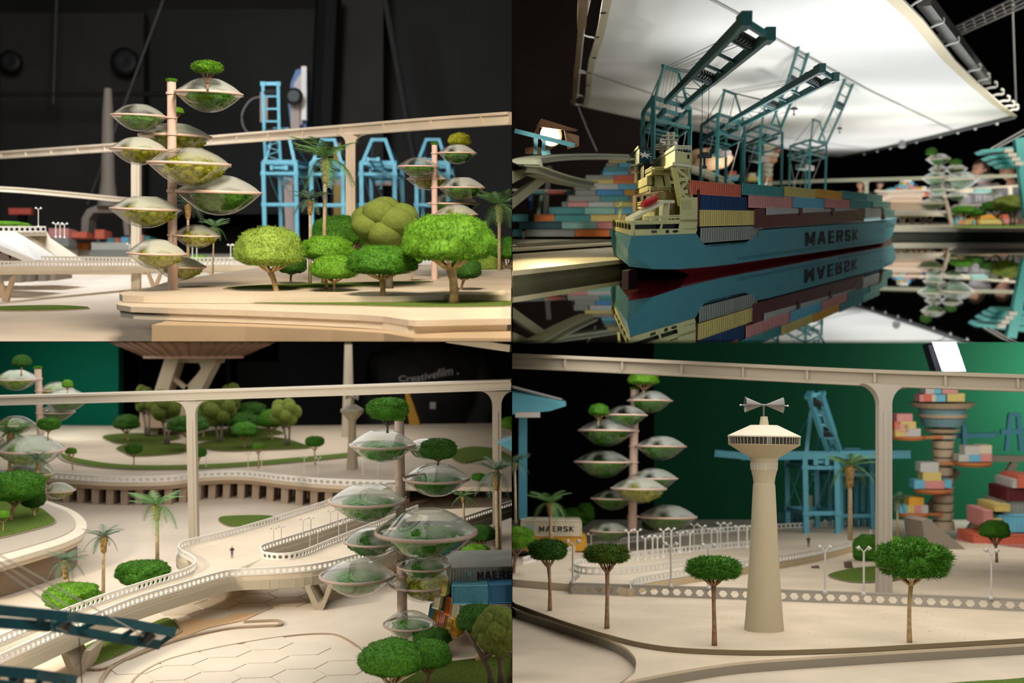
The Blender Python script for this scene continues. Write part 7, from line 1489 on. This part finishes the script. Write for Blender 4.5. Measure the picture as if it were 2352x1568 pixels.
for i, (x0, y0_, x1_, y1_, Y, w_) in enumerate([(1640,1040,1728,1048,11.8,.08),(1700,1046,2088,1042,12,.10),(2185,1002,2290,998,12.5,.06)]): bb = MB(); bb.beam(P(x0,y0_,Y), P(x1_,y1_,Y), w_, w_*.8); tag(bb.build('loading_crane', CB), ['short blurred blue arm reaching out left of the control tower','long horizontal blurred blue arm behind the tower and pylon','thin blurred blue arm right of the striped tower'][i], 'crane')
for i in range(7): x = 1905+i*15; bb = MB(); bb.beam(P(x,1238,12.9), P(x,1060+(i%3)*14,12.9), .045); tag(bb.build('crane_post', mat('crane_cyan_d', (.05,.24,.33), .5)), 'blurred blue post, %s in the row left of the pylon' % nth[i], 'post', 'blurred blue posts')
t = thing('gantry_crane', 'blurred light blue crane frame at the right edge', 'crane', P(2325,1040,12.4))
for (x0,y0_,x1_,y1_) in ((2215,1040,2214,975),(2312,1035,2320,950),(2345,1035,2338,950)): bb = MB(); bb.beam(P(x0,y0_,12.4), P(x1_,y1_,12.4), .045); bb.build('leg', CB, t, world=True)
bb = MB(); bb.beam(P(2298,992,12.4), P(2360,990,12.4), .05); bb.beam(P(2318,952,12.4), P(2340,952,12.4), .04); bb.build('frame', CB, t, world=True)
# ---- striped funnel tower with trays of containers
t = thing('striped_tower', 'blurred striped tower widening into a funnel with orange trays', 'model tower', P(2165,1215,12)); k = 12/F; SC = mat('stripe_cream', (.48,.38,.26), .7); SB = mat('stripe_blue', (.16,.30,.33), .7); SO = mat('tray_orange', (.50,.17,.05), .7)
prof = [(1215,1196,26,24),(1192,1176,22,24),(1172,1156,22,24),(1152,1136,22,24),(1132,1116,22,24),(1112,1096,22,24),(1090,1072,22,24),(1068,1052,21,24),(1048,1032,22,25),(1028,1012,23,26),(1006,998,28,30),(992,984,34,40),(978,968,42,48),(958,950,52,56),(946,938,50,54),(936,924,62,74)]
for i, (y0_, y1_, r0, r1) in enumerate(prof): bb = MB(); c_ = P(2166-(0 if y0_ > 1000 else 2), y0_, 12); bb.lathe([(r0*k,0),(r1*k,(y0_-y1_)*k)], c_, 24, cap=True); bb.build('ring', SB if i in (12,14) else SC, t, world=True)
for (y0_, y1_, r0, r1, m_) in ((1215,924,17,17,mat('core_brown', (.20,.16,.12), .8)),(968,960,46,50,SB),(950,946,50,50,SB)): bb = MB(); bb.lathe([(r0*k,0),(r1*k,(y0_-y1_)*k)], P(2165,y0_,12), 20, cap=True); bb.build('core', m_, t, world=True)
for (x, y, r_) in ((2085,1004,38),(2234,1064,42),(2142,1126,42),(2096,1180,34)):
    bb = MB(); bb.lathe([(0,-5*k),(r_*k*.9,-5*k),(r_*k,0),(r_*k,3*k),(0,3*k)], P(x, y, 11.8), 20); bb.beam(P(x, y, 11.8), P(2162, y, 11.9), .05, 6*k); bb.build('tray', SO, t, world=True)
cl = [('pink',2058,2086,974,992,950),('lightgrey',2079,2115,984,1002,0),('yellow',2056,2080,986,1003,0),('yellow',2068,2104,968,986,0),('coral',2054,2066,968,986,0),('pink',2060,2096,950,968,0),
 ('yellow',2176,2216,903,922,0),('pink',2112,2122,906,922,0),('coral',2122,2140,904,922,0),('sky',2150,2172,906,922,0),('cream',2140,2150,906,922,0),('lightgrey',2126,2146,886,904,0),('sky',2146,2162,886,904,0),('pink',2164,2200,886,904,0),
 ('lightgrey',2202,2226,1044,1060,0),('lightgrey',2216,2250,1024,1044,0),('sky',2226,2252,1044,1060,0),('pink',2252,2278,1040,1060,0),('cream',2250,2278,1022,1042,0),('lightgrey',2114,2156,1062,1084,0),('yellow',2120,2162,1084,1104,0),('sky',2100,2124,1102,1122,0),('pink',2124,2170,1104,1122,0),('sky',2168,2186,1102,1120,0),('amber',2088,2122,1142,1160,0),('sky',2066,2084,1160,1178,0),('yellow',2084,2100,1160,1178,0),('pink',2100,2116,1160,1178,0),('lightgrey',2116,2132,1160,1178,0)]
for i, (c, x0, x1_, yt, yb, _) in enumerate(cl):
    Y = 11.75; kk = Y/F; wh = 'funnel top' if yb < 925 and x0 > 2100 else ('upper left tray' if x1_ < 2120 and yb < 1010 else ('right tray' if x0 > 2195 else ('middle tray' if yb < 1125 else 'lowest tray')))
    container(P(x0, yb, Y), Vector(((x1_-x0)*kk,0,0)), Vector((0,.15,0)), Vector((0,0,(yb-yt)*kk)), c, 'blurred %s container on the %s of the striped tower' % (CNAME[c], wh), 'blurred containers on the striped tower', 6)
for i, (c, x0, x1_, yt, yb) in enumerate([('grey',2300,2400,1150,1180),('maroon',2310,2400,1120,1150),('lightgrey',2325,2345,1100,1120),('coral',2338,2380,1092,1120),('sky',2290,2400,1182,1222),('yellow',2276,2300,1190,1230),('yellow',2284,2320,1158,1174),('pink',2258,2280,1172,1210),('coral',2236,2400,1228,1250),('pink',2234,2400,1250,1272),('lightgrey',2240,2400,1272,1282)]):
    Y = 11.4-.02*i; kk = Y/F; container(P(x0, yb, Y), Vector(((x1_-x0)*kk,0,0)), Vector((0,.4,0)), Vector((0,0,(yb-yt)*kk)), c, 'blurred %s block of the pastel steps at the right edge, %s from the top' % (CNAME[c], (nth+['ninth','tenth','eleventh'])[i]), 'pastel steps at the right edge', 10)
for i, (x0,y0_,x1_,y1_) in enumerate([(2205,1250,2330,1062),(2130,1170,2200,1080),(2270,1052,2400,1054)]): bb = MB(); bb.beam(P(x0,y0_,12.2), P(x1_,y1_,12.2), .07, .06); tag(bb.build('slanting_beam', mat('beam_dim', (.30,.26,.20), .7)), ['long slanting taupe beam right of the striped tower','short slanting beam behind the striped tower','level beam carrying the crane frame at the right edge'][i], 'beam')
for i, (c, x0, x1_, yt, yb) in enumerate([('navy',1786,1830,1190,1212),('amber',1790,1812,1200,1216),('teal',1786,1850,1168,1190),('cream',1850,1866,1130,1180),('sky',1815,1850,1178,1212)]):
    Y = 13; kk = Y/F; container(P(x0, yb+8, Y), Vector(((x1_-x0)*kk,0,0)), Vector((0,.2,0)), Vector((0,0,(yb-yt)*kk)), c, 'blurred %s container in the dark beside the control tower' % CNAME[c], 'blurred containers beside the control tower', 6)
# ---- strip light
t = thing('strip_light', 'glaring white strip light at the top right of the lower right view', 'strip light', P(2180,820,9)); bb = MB(); A_ = P(2166,770,9); Z_ = P(2194,852,9); w_ = .078
bb.hexa([A_+Vector((-w_,0,0)), A_+Vector((w_,0,0)), A_+Vector((w_,.05,0)), A_+Vector((-w_,.05,0))], [Z_+Vector((-w_,0,0)), Z_+Vector((w_,0,0)), Z_+Vector((w_,.05,0)), Z_+Vector((-w_,.05,0))]); bb.build('tube', mat('strip_glow', (1,1,1), .5, emit=((1,1,1), 9)), t, world=True)
bb = MB(); bb.beam(P(2132,790,9.4), P(2150,850,9.4), .14, .05); bb.build('holder', mat('holder_navy', (.01,.012,.03), .6), t, world=True)
ended('D', B4)
# ================================================================ partitions added to keep the four stages and their light apart (seen exactly edge on)
import bmesh
dv = mat('partition_black', (.004,.004,.004), 1, spec=0)
b = MB(); b.span(-.0003, .0003, 5.7, 34, -6, 12); b.add([(-.0003,1.2,.42),(-.0003,5.7,1.72),(-.0003,5.7,12),(-.0003,1.2,12),(.0003,1.2,.42),(.0003,5.7,1.72),(.0003,5.7,12),(.0003,1.2,12)], [(0,1,2,3),(7,6,5,4),(0,4,5,1),(2,6,7,3),(0,3,7,4)]); struct(b.build('wall_added_divider', dv))  # front wedge above the view is an added flag against stray light
b = MB(); b.span(-16, -.0004, 4.3, 34, -.0006, -.0001); b.span(.0004, 16, 5.7, 34, -.0006, -.0001); struct(b.build('ceiling_lower', dv))  # added panel that stops light passing between upper and lower stages
def trim_stage(objs, planes):
    """the models end at the partitions: cut whatever reaches across"""
    for o in objs:
        if o.type != 'MESH': continue
        M = wm(o)
        if not o.data.vertices: continue
        bb = [M @ Vector(c) for c in o.bound_box]
        for co, no in planes:
            co = Vector(co); no = Vector(no); d = [(p-co).dot(no) for p in bb]
            if max(d) <= 1e-4: continue
            if min(d) >= 0: bpy.data.objects.remove(o, do_unlink=True); break
            if o.data.users > 1: o.data = o.data.copy()
            Mi = M.inverted(); lc = Mi @ co; ln = (M.to_3x3().transposed() @ no).normalized()
            bm = bmesh.new(); bm.from_mesh(o.data)
            bmesh.ops.bisect_plane(bm, geom=bm.verts[:]+bm.edges[:]+bm.faces[:], plane_co=lc, plane_no=ln, clear_outer=True)
            bm.to_mesh(o.data); bm.free()
            if not o.data.polygons: bpy.data.objects.remove(o, do_unlink=True); break
XL = ((-.001,0,0),(1,0,0)); XR = ((.001,0,0),(-1,0,0)); ZT = ((0,0,.0005),(0,0,-1)); ZB = ((0,0,-.001),(0,0,1))
for k, pl in (('A', (XL, ZT)), ('B', (XR, ZT)), ('C', (XL, ZB)), ('D', (XR, ZB))):
    if k in STG: trim_stage(STG[k], pl)
for o in [o for o in bpy.data.objects if o.type == 'EMPTY' and not o.children]: bpy.data.objects.remove(o, do_unlink=True)
# look-alikes get told apart by where they stand
lab = {}
for o in bpy.data.objects:
    if o.get('category') and o.get('label'): lab.setdefault(o['label'], []).append(o)
for L, os_ in lab.items():
    if len(os_) < 2: continue
    px = lambda o: (lambda M: (sum((M @ Vector(c)).x/(M @ Vector(c)).y for c in o.bound_box)/8) if o.type == 'MESH' else M.translation.x/M.translation.y)(wm(o))
    os_.sort(key=px); n = len(os_)
    for i, o in enumerate(os_):
        w_ = (['left','right'] if n == 2 else ['left','middle','right'])[i] if n < 4 else None
        if w_: o['label'] = '%s of the %s: %s' % ({'left': 'left one', 'middle': 'middle one', 'right': 'right one'}[w_], 'two' if n == 2 else 'three', L) if len(L.split()) < 12 else w_+' '+L
        else: o['label'] = L+', %s from left' % ('first second third fourth fifth sixth seventh eighth ninth tenth eleventh twelfth thirteenth fourteenth fifteenth sixteenth'.split()[i])
